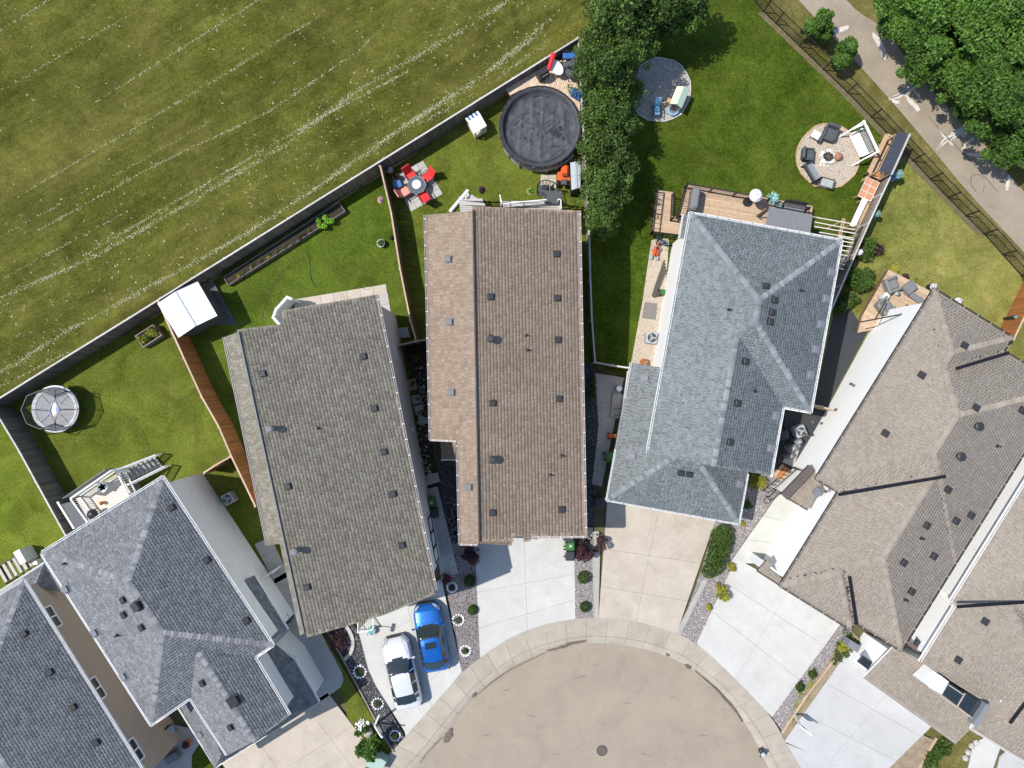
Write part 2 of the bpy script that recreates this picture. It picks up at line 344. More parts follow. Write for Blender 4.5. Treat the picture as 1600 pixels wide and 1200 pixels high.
# ------------------------------------------------------------------ roofs
class Roof:
    """a set of planar shingled faces; z(x,y) gives the top surface"""
    def __init__(s): s.faces = []
    def face(s, pts, blk, eave=None):                    # pts: 3D world points, planar
        pts = [Vector(p) for p in pts]; n = Vector((0,0,0))
        for i in range(len(pts)):
            a, b = pts[i], pts[(i+1) % len(pts)]; n += Vector(((a.y-b.y)*(a.z+b.z), (a.z-b.z)*(a.x+b.x), (a.x-b.x)*(a.y+b.y)))
        if n.z < 0: pts.reverse(); n = -n
        n.normalize(); c = sum(pts, Vector((0,0,0)))/len(pts)
        s.faces.append(dict(p=pts, n=n, c=c, b=blk, xy=[(p.x, p.y) for p in pts]))
    def z(s, x, y, blk=None):
        best = -99; nn = None
        for f in s.faces:
            if blk is not None and f['b'] != blk: continue
            if inpoly(np.array([x]), np.array([y]), f['xy'])[0]:
                zz = f['c'].z - (f['n'].x*(x-f['c'].x)+f['n'].y*(y-f['c'].y))/f['n'].z
                if zz > best: best = zz; nn = f['n']
        return best, nn
    def at(s, px, py):                                   # point of the roof seen at that pixel
        z = 6.0; nn = Vector((0,0,1))
        for _ in range(12):
            p = PZ(px, py, z); zz, m = s.z(p.x, p.y)
            if zz < -50: break
            z = 0.5*z+0.5*zz; nn = m
        return PZ(px, py, z), nn
    def hip(s, rect, z, slope, blk, e0='hip', e1='hip', along='a'):
        """rect: 4 eave corners (world xy) A(n0,a0) B(n1,a0) C(n1,a1) D(n0,a1); ridge along A->D"""
        A, B, Cc, D = [Vector((p[0], p[1], z)) for p in rect]
        if along == 'n': A, B, Cc, D = B, Cc, D, A
        w = (B-A).length/2; L = (D-A).length; d = (D-A).normalized(); h = w*slope
        m0 = (A+B)/2; m1 = (D+Cc)/2; l0 = w if e0 == 'hip' else 0; l1 = w if e1 == 'hip' else 0
        if l0+l1 > L:
            k = L/(l0+l1); l0 *= k; l1 *= k; h *= k
        r0 = m0+d*l0+Vector((0,0,h)); r1 = m1-d*l1+Vector((0,0,h))
        one = (r0-r1).length < 0.05
        s.face([A, D, r1, r0] if not one else [A, D, r0], blk); s.face([B, Cc, r1, r0] if not one else [B, Cc, r0], blk)
        if l0: s.face([A, B, r0], blk)
        if l1: s.face([D, Cc, r1], blk)
        caps = []
        if not one: caps.append((r0, r1))
        if l0: caps += [(A, r0), (B, r0)]
        if l1: caps += [(D, r1), (Cc, r1)]
        s.__dict__.setdefault('caps', []).extend([(a, b, blk) for a, b in caps])
def shingle_mesh(roof, mat, ex=0.185, tw=0.27, thick=(0.009, 0.019)):
    VV = []; II = []; LT = []; TT = []; base = 0
    for fi, f in enumerate(roof.faces):
        N = f['n']; U = Vector((0,0,1)).cross(N)
        U = U.normalized() if U.length > 1e-4 else Vector((1,0,0)); V = N.cross(U)
        if V.z < 0: V = -V; U = -U
        O = f['c']-Vector((0,0,.004*f['b'])); poly = [((p-O).dot(U), (p-O).dot(V)) for p in f['p']]
        u0, u1 = min(p[0] for p in poly), max(p[0] for p in poly); v0, v1 = min(p[1] for p in poly), max(p[1] for p in poly)
        cells = []; v = v0; row = 0
        while v < v1:
            u = u0 - NR.uniform(0, tw)
            while u < u1:
                wd = tw*NR.uniform(0.7, 1.35); cells.append((u, u+wd-0.006, v, v+ex, NR.beta(1.6, 1.6), NR.choice([thick[0], thick[1]]))); u += wd
            v += ex; row += 1
        c = np.array(cells); cu = (c[:, 0]+c[:, 1])/2; cv = (c[:, 2]+c[:, 3])/2
        # hidden under another block of the same roof?
        cx = [(c[:, 0], c[:, 2]), (c[:, 1], c[:, 2]), (c[:, 1], c[:, 3]), (c[:, 0], c[:, 3])]
        hid = np.zeros(len(c), bool)
        for g in roof.faces: pass
        for bl in set(g['b'] for g in roof.faces if g['b'] != f['b']):
            allc = np.ones(len(c), bool)
            for a, b in cx:
                X = O.x+a*U.x+b*V.x; Y = O.y+a*U.y+b*V.y; Z = O.z+a*U.z+b*V.z; cov = np.zeros(len(c), bool)
                for g in roof.faces:
                    if g['b'] != bl: continue
                    zz = g['c'].z-(g['n'].x*(X-g['c'].x)+g['n'].y*(Y-g['c'].y))/g['n'].z
                    lim = (0.012 if bl < f['b'] else -0.012) if g['n'].dot(f['n']) > .9998 else 0.012
                    cov |= inpoly(X, Y, g['xy']) & (Z < zz+lim)
                allc &= cov
            hid |= allc
        ins = np.ones(len(c), bool); out = np.ones(len(c), bool); near = np.full(len(c), 9.0)
        for a, b in cx: ins &= inpoly(a, b, poly)
        for i in range(len(poly)):
            p, q = poly[i], poly[(i+1) % len(poly)]; ex_, ey_ = q[0]-p[0], q[1]-p[1]; L2 = ex_*ex_+ey_*ey_+1e-9
            t = np.clip(((cu-p[0])*ex_+(cv-p[1])*ey_)/L2, 0, 1); near = np.minimum(near, np.hypot(cu-p[0]-t*ex_, cv-p[1]-t*ey_))
        full = ins & ~hid; cand = (~ins) & ((near < 0.35) | inpoly(cu, cv, poly)) & ~hid
        k = c[full]; n = len(k); Uv = np.array(U); Vv = np.array(V); Nv = np.array(N); Ov = np.array(O)
        def pt(u, v, h): return Ov+u[:, None]*Uv+v[:, None]*Vv+h[:, None]*Nv
        z0 = np.zeros(n); t = k[:, 5]; lo = np.full(n, 0.004)
        W = np.stack([pt(k[:, 0], k[:, 2], t), pt(k[:, 1], k[:, 2], t), pt(k[:, 1], k[:, 3], lo), pt(k[:, 0], k[:, 3], lo), pt(k[:, 0], k[:, 2], z0-.004), pt(k[:, 1], k[:, 2], z0-.004)], 1).reshape(-1, 3)
        F = np.array([0,1,2,3, 4,5,1,0]); T3 = np.array([4,0,3, 5,2,1])
        I = np.concatenate([F, T3])[None]+6*np.arange(n)[:, None]+base
        VV.append(W); II.append(I.ravel()); LT.append(np.tile([4,4,3,3], n)); TT.append(np.repeat(k[:, 4], 6)); base += len(W)
        for a in c[cand]:
            sub = [tuple(p) for p in poly]
            for ax, lim, sg in ((0, a[0], 1), (0, a[1], -1), (1, a[2], 1), (1, a[3], -1)):
                o = []
                for i in range(len(sub)):
                    p, q = sub[i-1], sub[i]; dp = (p[ax]-lim)*sg; dq = (q[ax]-lim)*sg
                    if (dp >= 0) != (dq >= 0):
                        tt = dp/(dp-dq); o.append((p[0]+(q[0]-p[0])*tt, p[1]+(q[1]-p[1])*tt))
                    if dq >= 0: o.append(q)
                sub = o
                if len(sub) < 3: break
            if len(sub) < 3: continue
            ww = np.array([Ov+u*Uv+v*Vv+(a[5]+(0.004-a[5])*(v-a[2])/ex)*Nv for u, v in sub])
            VV.append(ww); II.append(np.arange(len(sub))+base); LT.append(np.array([len(sub)])); TT.append(np.full(len(sub), a[4])); base += len(sub)
    me = np_mesh('shingles', np.concatenate(VV), np.concatenate(II), np.concatenate(LT), mat, np.concatenate(TT))
    return me
def build_roof(t, roof, smat, capmat, fascia, thick=0.17, caps=True, ex=0.16, tw=0.2, th=(.009, .019)):
    me = shingle_mesh(roof, smat, ex, tw, th)
    # shingle solid faces must look up
    o = link('shingles', me, t, kind='stuff'); o.location = -Vector(t['_o'])
    mb = MB()
    for f in roof.faces:
        mb.prism(f['xy'], lambda x, y, f=f: f['c'].z-(f['n'].x*(x-f['c'].x)+f['n'].y*(y-f['c'].y))/f['n'].z-thick, lambda x, y, f=f: f['c'].z-(f['n'].x*(x-f['c'].x)+f['n'].y*(y-f['c'].y))/f['n'].z-0.006-.012*f['b'])
    mk('roof', mb, fascia, t)
    if caps and getattr(roof, 'caps', None):
        VV = []; II = []; LT = []; TT = []; b = 0
        for a, e, blk in roof.caps:
            L = (e-a).length; d = (e-a)/L; n = max(1, int(L/0.2)); side = d.cross(Vector((0,0,1))).normalized()
            for i in range(n):
                p = a+d*(L*(i+0.5)/n); zz = -99
                for bl in set(f['b'] for f in roof.faces if f['b'] != blk):
                    q, _ = roof.z(p.x, p.y, bl); zz = max(zz, q)
                if zz > p.z-0.03: continue
                def zs(q):
                    z1, _ = roof.z(q.x, q.y, blk); return z1 if z1 > -50 else None
                s0 = a+d*(L*i/n); s1 = a+d*(L*(i+1)/n+0.02); w = 0.15
                pts = []
                for q, h in ((s0, 0.045), (s1, 0.02)):
                    for sg in (-1, 0, 1):
                        r = q+side*w*sg; z1 = zs(r) if sg else None
                        zz_ = (z1 if z1 is not None else q.z-0.05*abs(sg)) + h*(1 if sg == 0 else 0.75)
                        pts.append((r.x, r.y, zz_))
                VV += pts; II += [b, b+1, b+4, b+3, b+1, b+2, b+5, b+4]; LT += [4, 4]; TT += [R.random()]*6; b += 6
        me = np_mesh('ridge_caps', VV, II, LT, capmat, TT)
        # orient up
        bm = bmesh.new(); bm.from_mesh(me)
        fl = [f for f in bm.faces if f.normal.z < 0]; bmesh.ops.reverse_faces(bm, faces=fl); bm.to_mesh(me); bm.free()
        o = link('ridge_caps', me, t, kind='stuff'); o.location = -Vector(t['_o'])
def walls(t, roof, xy, mat, z0=-2.2, drop=0.172, name='wall', zmin=None, step=0.5):
    ring = []; n = len(xy)
    for i in range(n):
        a = Vector(xy[i]); b = Vector(xy[(i+1) % n]); m = max(1, int((b-a).length/step))
        for j in range(m): ring.append(tuple(a+(b-a)*j/m))
    V = []; F = []
    for x, y in ring:
        z, _ = roof.z(x, y)
        if z < -50: z = (zmin or 3.0)+drop
        V += [(x, y, z0), (x, y, z-drop)]
    m = len(ring); F = [(2*i, 2*((i+1) % m), 2*((i+1) % m)+1, 2*i+1) for i in range(m)]
    a = sum(ring[i][0]*ring[(i+1) % m][1]-ring[(i+1) % m][0]*ring[i][1] for i in range(m))
    if a < 0: F = [tuple(reversed(f)) for f in F]
    mb = MB(); mb.add(V, F); return mk(name, mb, mat, t)
def gutter(t, pts, mat, wdt=0.11, zoff=-0.02, ticks=None, tick_mat=None, sp=0.85, name='gutter'):
    mb = MB(); tk = MB()
    for a, b in zip(pts[:-1], pts[1:]):
        a = Vector(a)+Vector((0,0,zoff)); b = Vector(b)+Vector((0,0,zoff)); d = (b-a).normalized(); s = Vector((-d.y, d.x, 0)).normalized()
        # open trough: two lips and a floor
        mb.bar(a+s*wdt/2, b+s*wdt/2, 0.022, 0.12); mb.bar(a-s*wdt/2, b-s*wdt/2, 0.022, 0.12); mb.bar(a-Vector((0,0,.045)), b-Vector((0,0,.045)), wdt-0.022, 0.02)
        n = int((b-a).length/sp)
        for i in range(n+1):
            p = a+(b-a)*((i+0.3)/(n+1)); tk.bar(p-s*(wdt*.5+.015)+Vector((0,0,.066)), p+s*(wdt*.5+.015)+Vector((0,0,.066)), 0.035, 0.012)
    g = mk(name, mb, mat, t)
    if ticks: mk('hanger', tk, tick_mat or mat, t, kind='stuff')
    return g
def box_vent_mesh(mat, s=0.36, h=0.13):
    mb = MB(); mb.box((0,0,h*.35), (s*.72, s*.72, h*.9)); mb.cbox((0,0,h*.85), (s, s, h*.45), 0.03); mb.box((0,0,0.01), (s*1.25, s*1.35, 0.02)); return mesh_of('roof_vent', mb, mat)
def nrot(n, az=0.0):
    z = Vector(n).normalized(); x = Vector((math.cos(az), math.sin(az), 0)); y = z.cross(x).normalized(); x = y.cross(z)
    return Matrix((x, y, z)).transposed().to_euler()
def vents(t, roof, px, me, az=0.0, name='roof_vent', level=False):
    for p in px:
        q, n = roof.at(*p[:2]); o = piece(name, me, t, q+Vector(n)*0.02, rot=(0,0,az) if level else nrot(n, az)) 
def window(t, p, q, z0, z1, fr, gl, dep=0.05, split=1, fw=0.09, name='window'):
    """framed window on a vertical wall from plan point p to q (outside on the right of p->q)"""
    p = Vector((p[0], p[1], 0)); q = Vector((q[0], q[1], 0)); d = (q-p); L = d.length; d /= L; o = Vector((d.y, -d.x, 0))
    mb = MB(); c = lambda s, z, off: p+d*s+Vector((0,0,z))+o*off
    mb.bar(c(0, z0, .03), c(L, z0, .03), .09, fw); mb.bar(c(0, z1, .03), c(L, z1, .03), .09, fw)
    for i in range(split+1): mb.bar(c(L*i/split, z0+fw/2, .03), c(L*i/split, z1-fw/2, .03), fw, .088, up=o)
    f = mk(name, mb, fr, t)
    g = MB(); g.bar(c(fw/2, (z0+z1)/2, .004), c(L-fw/2, (z0+z1)/2, .004), .02, z1-z0-fw)
    pn = mk('pane', g, gl, f); 
    f['_o'] = t['_o']; pn.location = (0,0,0)
    me = pn.data; o0 = Vector(t['_o'])
    for v in me.vertices: v.co -= o0
    return f
def axes(p, q):                                          # px axis direction a along p->q, n to its right-hand side
    d = Vector((q[0]-p[0], q[1]-p[1])).normalized(); return d, Vector((-d.y, d.x))
class Frame:
    """plan frame of a house in pixel measure at eave height z"""
    def __init__(s, D, N, z): s.D = Vector(D).normalized(); s.N = Vector(N).normalized(); s.z = z
    def px(s, n, a): return s.N*n + s.D*a if False else s.solve(n, a)
    def solve(s, n, a):
        # point with N.p = n and D.p = a
        det = s.N.x*s.D.y-s.N.y*s.D.x; return Vector(((n*s.D.y-a*s.N.y)/det, (a*s.N.x-n*s.D.x)/det))
    def w(s, n, a, z=None):
        p = s.solve(n, a); return PZ(p.x, p.y, s.z if z is None else z)
    def rect(s, n0, n1, a0, a1): return [s.w(n0, a0), s.w(n1, a0), s.w(n1, a1), s.w(n0, a1)]
    def poly(s, na): return [s.w(n, a).to_2d() for n, a in na]
# ------------------------------------------------------------------ the materials of the place
m_field = grass_mat('field_grass', (0.046,0.058,0.009), (0.090,0.098,0.018), (0.150,0.145,0.040), big=0.10, dry=(0.185,0.165,0.062), dryamt=0.5, stripe=(math.radians(31), 1.1))
m_lawnA = grass_mat('lawn_bright', k=1.0, dark=(0.062,0.10,0.010), mid=(0.11,0.155,0.018), light=(0.17,0.21,0.035), dry=(0.26,0.24,0.07), dryamt=0.4)
m_lawnB = grass_mat('lawn_olive', k=1.08, dark=(0.055,0.08,0.010), mid=(0.092,0.122,0.018), light=(0.14,0.165,0.034), dry=(0.17,0.16,0.05), dryamt=0.4)
m_lawnC = grass_mat('lawn_green', k=1.0, dark=(0.038,0.07,0.008), mid=(0.068,0.112,0.013), light=(0.11,0.152,0.026), dry=(0.17,0.165,0.05), dryamt=0.3)
m_lawnD = grass_mat('lawn_lush', k=0.98, dark=(0.020,0.042,0.004), mid=(0.044,0.080,0.008), light=(0.090,0.125,0.020), dry=(0.15,0.16,0.035), dryamt=0.4)
m_lawnE = grass_mat('lawn_dry', k=1.12, dark=(0.085,0.105,0.018), mid=(0.15,0.17,0.042), light=(0.22,0.22,0.075), dry=(0.32,0.25,0.12), dryamt=0.6)
m_verge = grass_mat('verge_grass', (0.06,0.075,0.014), (0.12,0.12,0.035), (0.19,0.165,0.065), dry=(0.28,0.22,0.12), dryamt=0.7)
m_ground = M('ground_soil', (0.09,0.085,0.04), 0.95, 0.3, 0.8, 0.5, 20)
m_grQ = M('gravel_bed_pale', (0.40,0.375,0.34), 0.95, 0.25, 16, 0.9, 60)
m_soil = M('dark_soil', (0.035,0.028,0.02), 0.95, 0.4, 6, 0.8, 40)
m_mulch = M('mulch', (0.09,0.08,0.035), 0.95, 0.3, 3, 0.6, 30, col2=(0.16,0.125,0.07))
m_dirt = M('bare_dirt', (0.187,0.143,0.095), 0.95, 0.2, 2.5, 0.6, 30, col2=(0.306,0.248,0.170))
m_asphalt = M('road_asphalt', (0.265,0.222,0.170), 0.9, 0.1, 0.4, 0.5, 60, col2=(0.318,0.268,0.205), detail=10, stain=.12, grit=.09)
m_trail = M('trail_asphalt', (0.249,0.205,0.155), 0.9, 0.1, 0.6, 0.45, 60, col2=(0.323,0.270,0.205), detail=10, stain=.14, grit=.10)
m_walk = M('sidewalk_concrete', (0.316,0.275,0.223), 0.85, 0.1, 0.9, 0.2, 60, rnd=0.05, col2=(0.390,0.347,0.285), detail=9, stain=0.14, grit=.05)
m_drW = M('driveway_concrete_white', (0.434,0.426,0.401), 0.8, 0.05, 0.8, 0.15, 50, rnd=0.025, col2=(0.500,0.491,0.465), detail=9, stain=0.10, grit=.02)
m_drP = M('path_concrete_pale', (0.42,0.42,0.385), 0.8, 0.05, 0.8, 0.15, 50, rnd=0.04, col2=(0.49,0.49,0.45), detail=9, stain=.10)
m_drB = M('driveway_concrete_tan', (0.373,0.321,0.260), 0.8, 0.05, 0.7, 0.15, 50, rnd=0.03, col2=(0.464,0.409,0.339), detail=9, stain=0.14, grit=.03)
m_drG = M('driveway_concrete_grey', (0.390,0.386,0.378), 0.8, 0.05, 0.7, 0.15, 50, rnd=0.02, col2=(0.448,0.444,0.434), detail=9, stain=0.08, grit=.02)
m_stain = M('damp_stain', (0.12,0.095,0.07), 0.6, 0.3, 4)
m_salt = M('pale_crack_salt', (0.516,0.482,0.439), 0.9, 0.15, 3)
m_tar = M('tar_seal', (0.13,0.115,0.10), 0.7, 0.2, 5)
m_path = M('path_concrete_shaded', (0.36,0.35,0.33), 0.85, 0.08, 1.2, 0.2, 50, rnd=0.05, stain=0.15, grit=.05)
m_pave = M('paver', (0.40,0.39,0.37), 0.85, 0.12, 6, 0.3, 50, rnd=0.12)
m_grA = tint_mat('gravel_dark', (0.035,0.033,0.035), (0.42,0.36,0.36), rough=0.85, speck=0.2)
m_grV = tint_mat('gravel_pale', (0.25,0.23,0.22), (0.68,0.63,0.58), rough=0.85, speck=0.2)
m_grL = tint_mat('gravel_pink', (0.14,0.13,0.13), (0.66,0.59,0.57), rough=0.85, speck=0.2)
m_grT = tint_mat('gravel_tan', (0.30,0.25,0.19), (0.68,0.60,0.50), rough=0.85, speck=0.2)
m_grB = M('gravel_bed_dark', (0.06,0.055,0.055), 0.95, 0.4, 18, 0.9, 60)
m_grP = M('gravel_bed_grey', (0.22,0.20,0.195), 0.95, 0.4, 18, 0.9, 60)
m_grS = M('gravel_bed_tan', (0.44,0.375,0.30), 0.95, 0.3, 16, 0.9, 60)
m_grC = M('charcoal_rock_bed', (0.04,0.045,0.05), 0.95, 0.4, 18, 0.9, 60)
m_rock = tint_mat('river_rock', (0.16,0.12,0.09), (0.68,0.60,0.50), rough=0.8)
m_wstone = tint_mat('white_stone', (0.5,0.46,0.38), (0.85,0.82,0.74), rough=0.8)
# shingles
sh_brown = tint_mat('shingle_brown', (0.205,0.150,0.108), (0.285,0.220,0.166), speck=0.20, sscale=24, big=0.07)
sh_taupe = tint_mat('shingle_taupe', (0.145,0.128,0.098), (0.235,0.212,0.168), speck=0.22, sscale=24, big=0.08)
sh_slate = tint_mat('shingle_slate', (0.115,0.120,0.127), (0.200,0.208,0.218), speck=0.20, sscale=24, big=0.07)
sh_blue = tint_mat('shingle_blue_grey', (0.108,0.122,0.126), (0.178,0.197,0.202), speck=0.20, sscale=24, big=0.08)
sh_tan = tint_mat('shingle_tan', (0.220,0.185,0.150), (0.280,0.240,0.198), speck=0.16, sscale=24, big=0.06)
cap_slate = tint_mat('cap_slate', (0.12,0.123,0.133), (0.245,0.25,0.265)); cap_blue = tint_mat('cap_blue', (0.13,0.143,0.15), (0.24,0.26,0.268))
cap_tan = tint_mat('cap_tan', (0.235,0.198,0.16), (0.30,0.26,0.215)); cap_brown = tint_mat('cap_brown', (0.2,0.15,0.12), (0.3,0.235,0.19))
m_fasD = M('fascia_dark', (0.045,0.04,0.038), 0.6); m_fasW = M('fascia_white', (0.72,0.72,0.71), 0.5, 0.03); m_fasB = M('fascia_taupe', (0.10,0.085,0.075), 0.6); m_fasG = M('fascia_grey', (0.16,0.17,0.18), 0.6)
m_gutW = M('gutter_white', (0.80,0.80,0.79), 0.4, 0.03); m_gutD = M('gutter_black', (0.03,0.03,0.032), 0.4); m_gutB = M('gutter_brown', (0.13,0.10,0.085), 0.45); m_gutP = M('gutter_taupe', (0.42,0.37,0.35), 0.45)
m_stW = M('stucco_white', (0.80,0.80,0.79), 0.9, 0.02, 2, 0.2, 80); m_stG = M('stucco_grey', (0.40,0.40,0.40), 0.9, 0.04, 2, 0.3, 80)
m_stT = M('siding_tan', (0.42,0.335,0.265), 0.85, 0.05, 2, 0.2, 60); m_stL = M('siding_light', (0.68,0.68,0.67), 0.85, 0.04, 2, 0.2, 60); m_stK = M('siding_slate', (0.24,0.25,0.26), 0.85, 0.05)
m_stBr = M('siding_brown', (0.16,0.12,0.10), 0.85, 0.06)
m_blk = M('black_metal', (0.02,0.02,0.022), 0.45, 0.2); m_vent = M('vent_plastic_black', (0.03,0.03,0.033), 0.5, 0.2); m_ventLit = M('vent_sunlit_grey', (0.16,0.15,0.145), 0.6, 0.1); m_ventS = M('vent_slate', (0.16,0.17,0.19), 0.6, 0.1)
m_flash = M('valley_flashing', (0.014,0.015,0.02), 0.9, spec=.1); m_pipe = M('pipe_white', (0.6,0.6,0.58), 0.5); m_steel = M('galvanised', (0.24,0.25,0.26), 0.5, 0.06, metal=0.3)
m_gls = M('window_glass', (0.02,0.028,0.035), 0.06, 0.2, 1, spec=0.6); m_wht = M('white_paint', (0.80,0.80,0.79), 0.5, 0.03); m_wpl = M('white_plastic', (0.82,0.83,0.85), 0.35, 0.02)
m_wGry = M('fence_weathered', (0.15,0.135,0.12), 0.9, 0.2, 5, 0.4, 40, rnd=0.22); m_wOr = M('fence_cedar_stain', (0.30,0.115,0.035), 0.8, 0.2, 5, 0.3, 40, rnd=0.2)
m_wCap = M('fence_cap_pale', (0.46,0.44,0.41), 0.85, 0.15, 4, rnd=0.1); m_wCapO = M('fence_cap_tan', (0.46,0.33,0.24), 0.85, 0.15, 4, rnd=0.1)
m_wBr = M('fence_brown', (0.20,0.125,0.075), 0.85, 0.2, 5, 0.3, 40, rnd=0.2); m_wLt = M('fence_grey_tan', (0.211,0.179,0.148), 0.85, 0.15, 5, 0.3, 40, rnd=0.15)
m_dkT = M('deck_board_tan', (0.46,0.335,0.225), 0.75, 0.15, 4, 0.2, 40, rnd=0.14); m_dkP = M('deck_board_fir', (0.58,0.44,0.32), 0.75, 0.12, 4, 0.2, 40, rnd=0.14)
m_dkG = M('deck_board_grey', (0.42,0.39,0.37), 0.8, 0.1, 4, 0.2, 40, rnd=0.1); m_dkC = M('deck_board_cream', (0.62,0.56,0.48), 0.8, 0.08, 4, rnd=0.06); m_cedar = M('cedar_orange', (0.42,0.16,0.05), 0.7, 0.15, 4)
m_wdN = M('wood_natural', (0.46,0.31,0.19), 0.75, 0.15, 5, rnd=0.1)
m_cush = M('charcoal_cover', (0.075,0.08,0.088), 0.85, 0.15, 4, 0.3, 20); m_cush2 = M('grey_fabric', (0.17,0.17,0.18), 0.9, 0.1, 6, 0.2, 40); m_wick = M('grey_wicker', (0.20,0.20,0.195), 0.8, 0.2, 30, 0.8, 60)
m_red = M('red_fabric', (0.62,0.03,0.035), 0.8, 0.12, 6); m_pink = M('faded_red_fabric', (0.70,0.28,0.22), 0.85, 0.1, 6); m_dred = M('dark_red_fabric', (0.28,0.01,0.02), 0.8, 0.2, 6)
m_blu = M('blue_plastic', (0.03,0.12,0.34), 0.45, 0.15); m_lblu = M('light_blue_plastic', (0.22,0.45,0.65), 0.4, 0.08); m_tealp = M('pale_green_plastic', (0.52,0.66,0.48), 0.45, 0.05); m_teal = M('teal_plastic', (0.10,0.34,0.31), 0.5, 0.1)
m_orp = M('orange_red_plastic', (0.68,0.10,0.02), 0.4, 0.1); m_tyre = M('rubber', (0.015,0.015,0.016), 0.85); m_pool = M('pool_cover', (0.060,0.062,0.072), 0.62, 0.22, 1.6, 0.5, 5.0, spec=0.3)
m_poolw = M('pool_wall', (0.42,0.40,0.39), 0.6, 0.25, 3); m_binG = M('bin_green', (0.035,0.13,0.03), 0.45, 0.08); m_binK = M('bin_charcoal', (0.035,0.038,0.045), 0.5, 0.08); m_tpo = M('metal_roof_white', (0.80,0.81,0.83), 0.35, 0.03)
m_gryp = M('grey_resin', (0.36,0.40,0.43), 0.5, 0.05); m_util = M('utility_green', (0.30,0.42,0.36), 0.5, 0.05); m_terra = M('terracotta', (0.45,0.16,0.08), 0.8, 0.1)
m_utilg = M('meter_grey', (0.28,0.30,0.32), 0.5, 0.1); m_yel = M('yellow_paint', (0.7,0.55,0.1), 0.6)
lf_a = tint_mat('leaf_green', (0.018,0.050,0.008), (0.15,0.235,0.045), rough=0.55, speck=0.15, sscale=1.2, big=0.25, trans=0.22, bscale=0.8)
lf_b = tint_mat('leaf_woods', (0.014,0.045,0.006), (0.13,0.25,0.035), rough=0.55, speck=0.15, sscale=1.2, big=0.22, trans=0.25, bscale=0.5)
lf_s = tint_mat('leaf_shrub', (0.02,0.055,0.008), (0.085,0.14,0.02), rough=0.6, speck=0.2, sscale=6, trans=0.15)
lf_y = tint_mat('leaf_gold', (0.16,0.18,0.015), (0.42,0.40,0.05), rough=0.6, speck=0.2, sscale=6, trans=0.15)
lf_r = tint_mat('leaf_plum', (0.02,0.008,0.012), (0.11,0.045,0.05), rough=0.6, speck=0.2, sscale=6, trans=0.12)
lf_t = tint_mat('leaf_teal', (0.10,0.28,0.24), (0.42,0.62,0.58), rough=0.6, speck=0.15, sscale=6, trans=0.1)
lf_v = tint_mat('leaf_lettuce', (0.10,0.26,0.015), (0.26,0.50,0.04), rough=0.6, speck=0.15, sscale=6, trans=0.15)
lf_w = tint_mat('petal_white', (0.55,0.5,0.5), (0.85,0.82,0.84), rough=0.7, speck=0.1); m_bark = M('bark', (0.12,0.095,0.07), 0.95, 0.3, 8, 0.8, 30)
# ------------------------------------------------------------------ ground, lawns, road, walks
def big_ground():
    ys = [-160, -60, -30] + [k for k in np.arange(-6, 9.01, 0.75)] + [20, 45, 90, 160]; xs = [-160, -80, -40, 0, 40, 80, 160]
    vs = [(x, y, G(y)-0.14) for y in ys for x in xs]; m = len(xs); mb = MB()
    mb.add(vs, [(j*m+i, j*m+i+1, (j+1)*m+i+1, (j+1)*m+i) for j in range(len(ys)-1) for i in range(m-1)])
    mk('ground', mb, m_ground, kind='structure')
big_ground()
def fb(x, h=1.85): return (x, 622-.623*x)             # top line of the back fence in the photograph
def wfb(x): p = P(*fb(x), 1.85); return (p.x, p.y)
W = lambda *pts: [P(a, b).to_2d().to_tuple() for a, b in pts]
back = [wfb(x) for x in (-160, 100, 300, 500, 700, 903)]
# field beyond the fence, verge and lawns
p903 = back[-1]
sheet('field', [(-90, 10)]+[(-60, -8)] + back + W((960, -60), (960, -330)) + [(-20, 75), (-90, 75)], m_field, 0.0, world=True) if False else None
def Y(*p): return p
sheet('field', [(-110, -2.5), (-50, -8)] + back[0:] + [P(1000, -60).to_2d().to_tuple(), P(1010, -420).to_2d().to_tuple(), (-60, 80), (-110, 60)], m_field, 0.0, world=True)
lf = [P(a, b, 1.85).to_2d().to_tuple() for a, b in ((-25, 637), (0, 655), (30, 705), (82, 800), (107, 845))]
of = [P(a, b, 2.2).to_2d().to_tuple() for a, b in ((247, 470), (260, 500), (315, 620), (342, 667), (361, 712), (399, 791))]
bf = [P(a, b, 1.8).to_2d().to_tuple() for a, b in ((594, 259), (611, 332), (625, 420), (641, 500), (650, 531))]
rf = [P(a, b, 1.5).to_2d().to_tuple() for a, b in ((903, 62), (912, 210), (921, 375), (925, 500), (930, 566))]
wf = [P(a, b, 1.8).to_2d().to_tuple() for a, b in ((1418, 208), (1400, 257), (1357, 350), (1315, 447), (1292, 500), (1262, 572))]
mf = [P(a, b, 1.5).to_2d().to_tuple() for a, b in ((1180, -30), (1205, 0), (1225, 19), (1340, 130), (1417, 210), (1502, 300), (1560, 358), (1620, 425), (1700, 520))]
sheet('lawn_far_left', back[0:1] + lf + W((110, 900), (60, 1000), (-250, 1000)), m_lawnA, 0.004, world=True)
sheet('lawn_trampoline', [lf[0]] + [wfb(100), of[0]] + of + W((410, 900), (470, 1030), (200, 1030), (110, 860)) + lf[::-1][:-1], m_lawnB, 0.008, world=True)
sheet('lawn_shed', [of[0]] + [wfb(400), bf[0]] + bf[1:] + W((648, 700), (500, 900), (430, 900)) + of[::-1][:-1], m_lawnC, 0.012, world=True)
sheet('lawn_pool', [bf[0]] + [wfb(700), wfb(890), wfb(903)] + rf[1:] + W((905, 600), (670, 600)) + bf[::-1][:-1], m_lawnB, 0.016, world=True)
sheet('lawn_large', [rf[0], P(1000, -60).to_2d().to_tuple(), P(1150, -60).to_2d().to_tuple()] + mf[1:5] + wf + W((1230, 650), (1000, 600), (940, 572)) + rf[::-1][:-1], m_lawnD, 0.02, world=True)
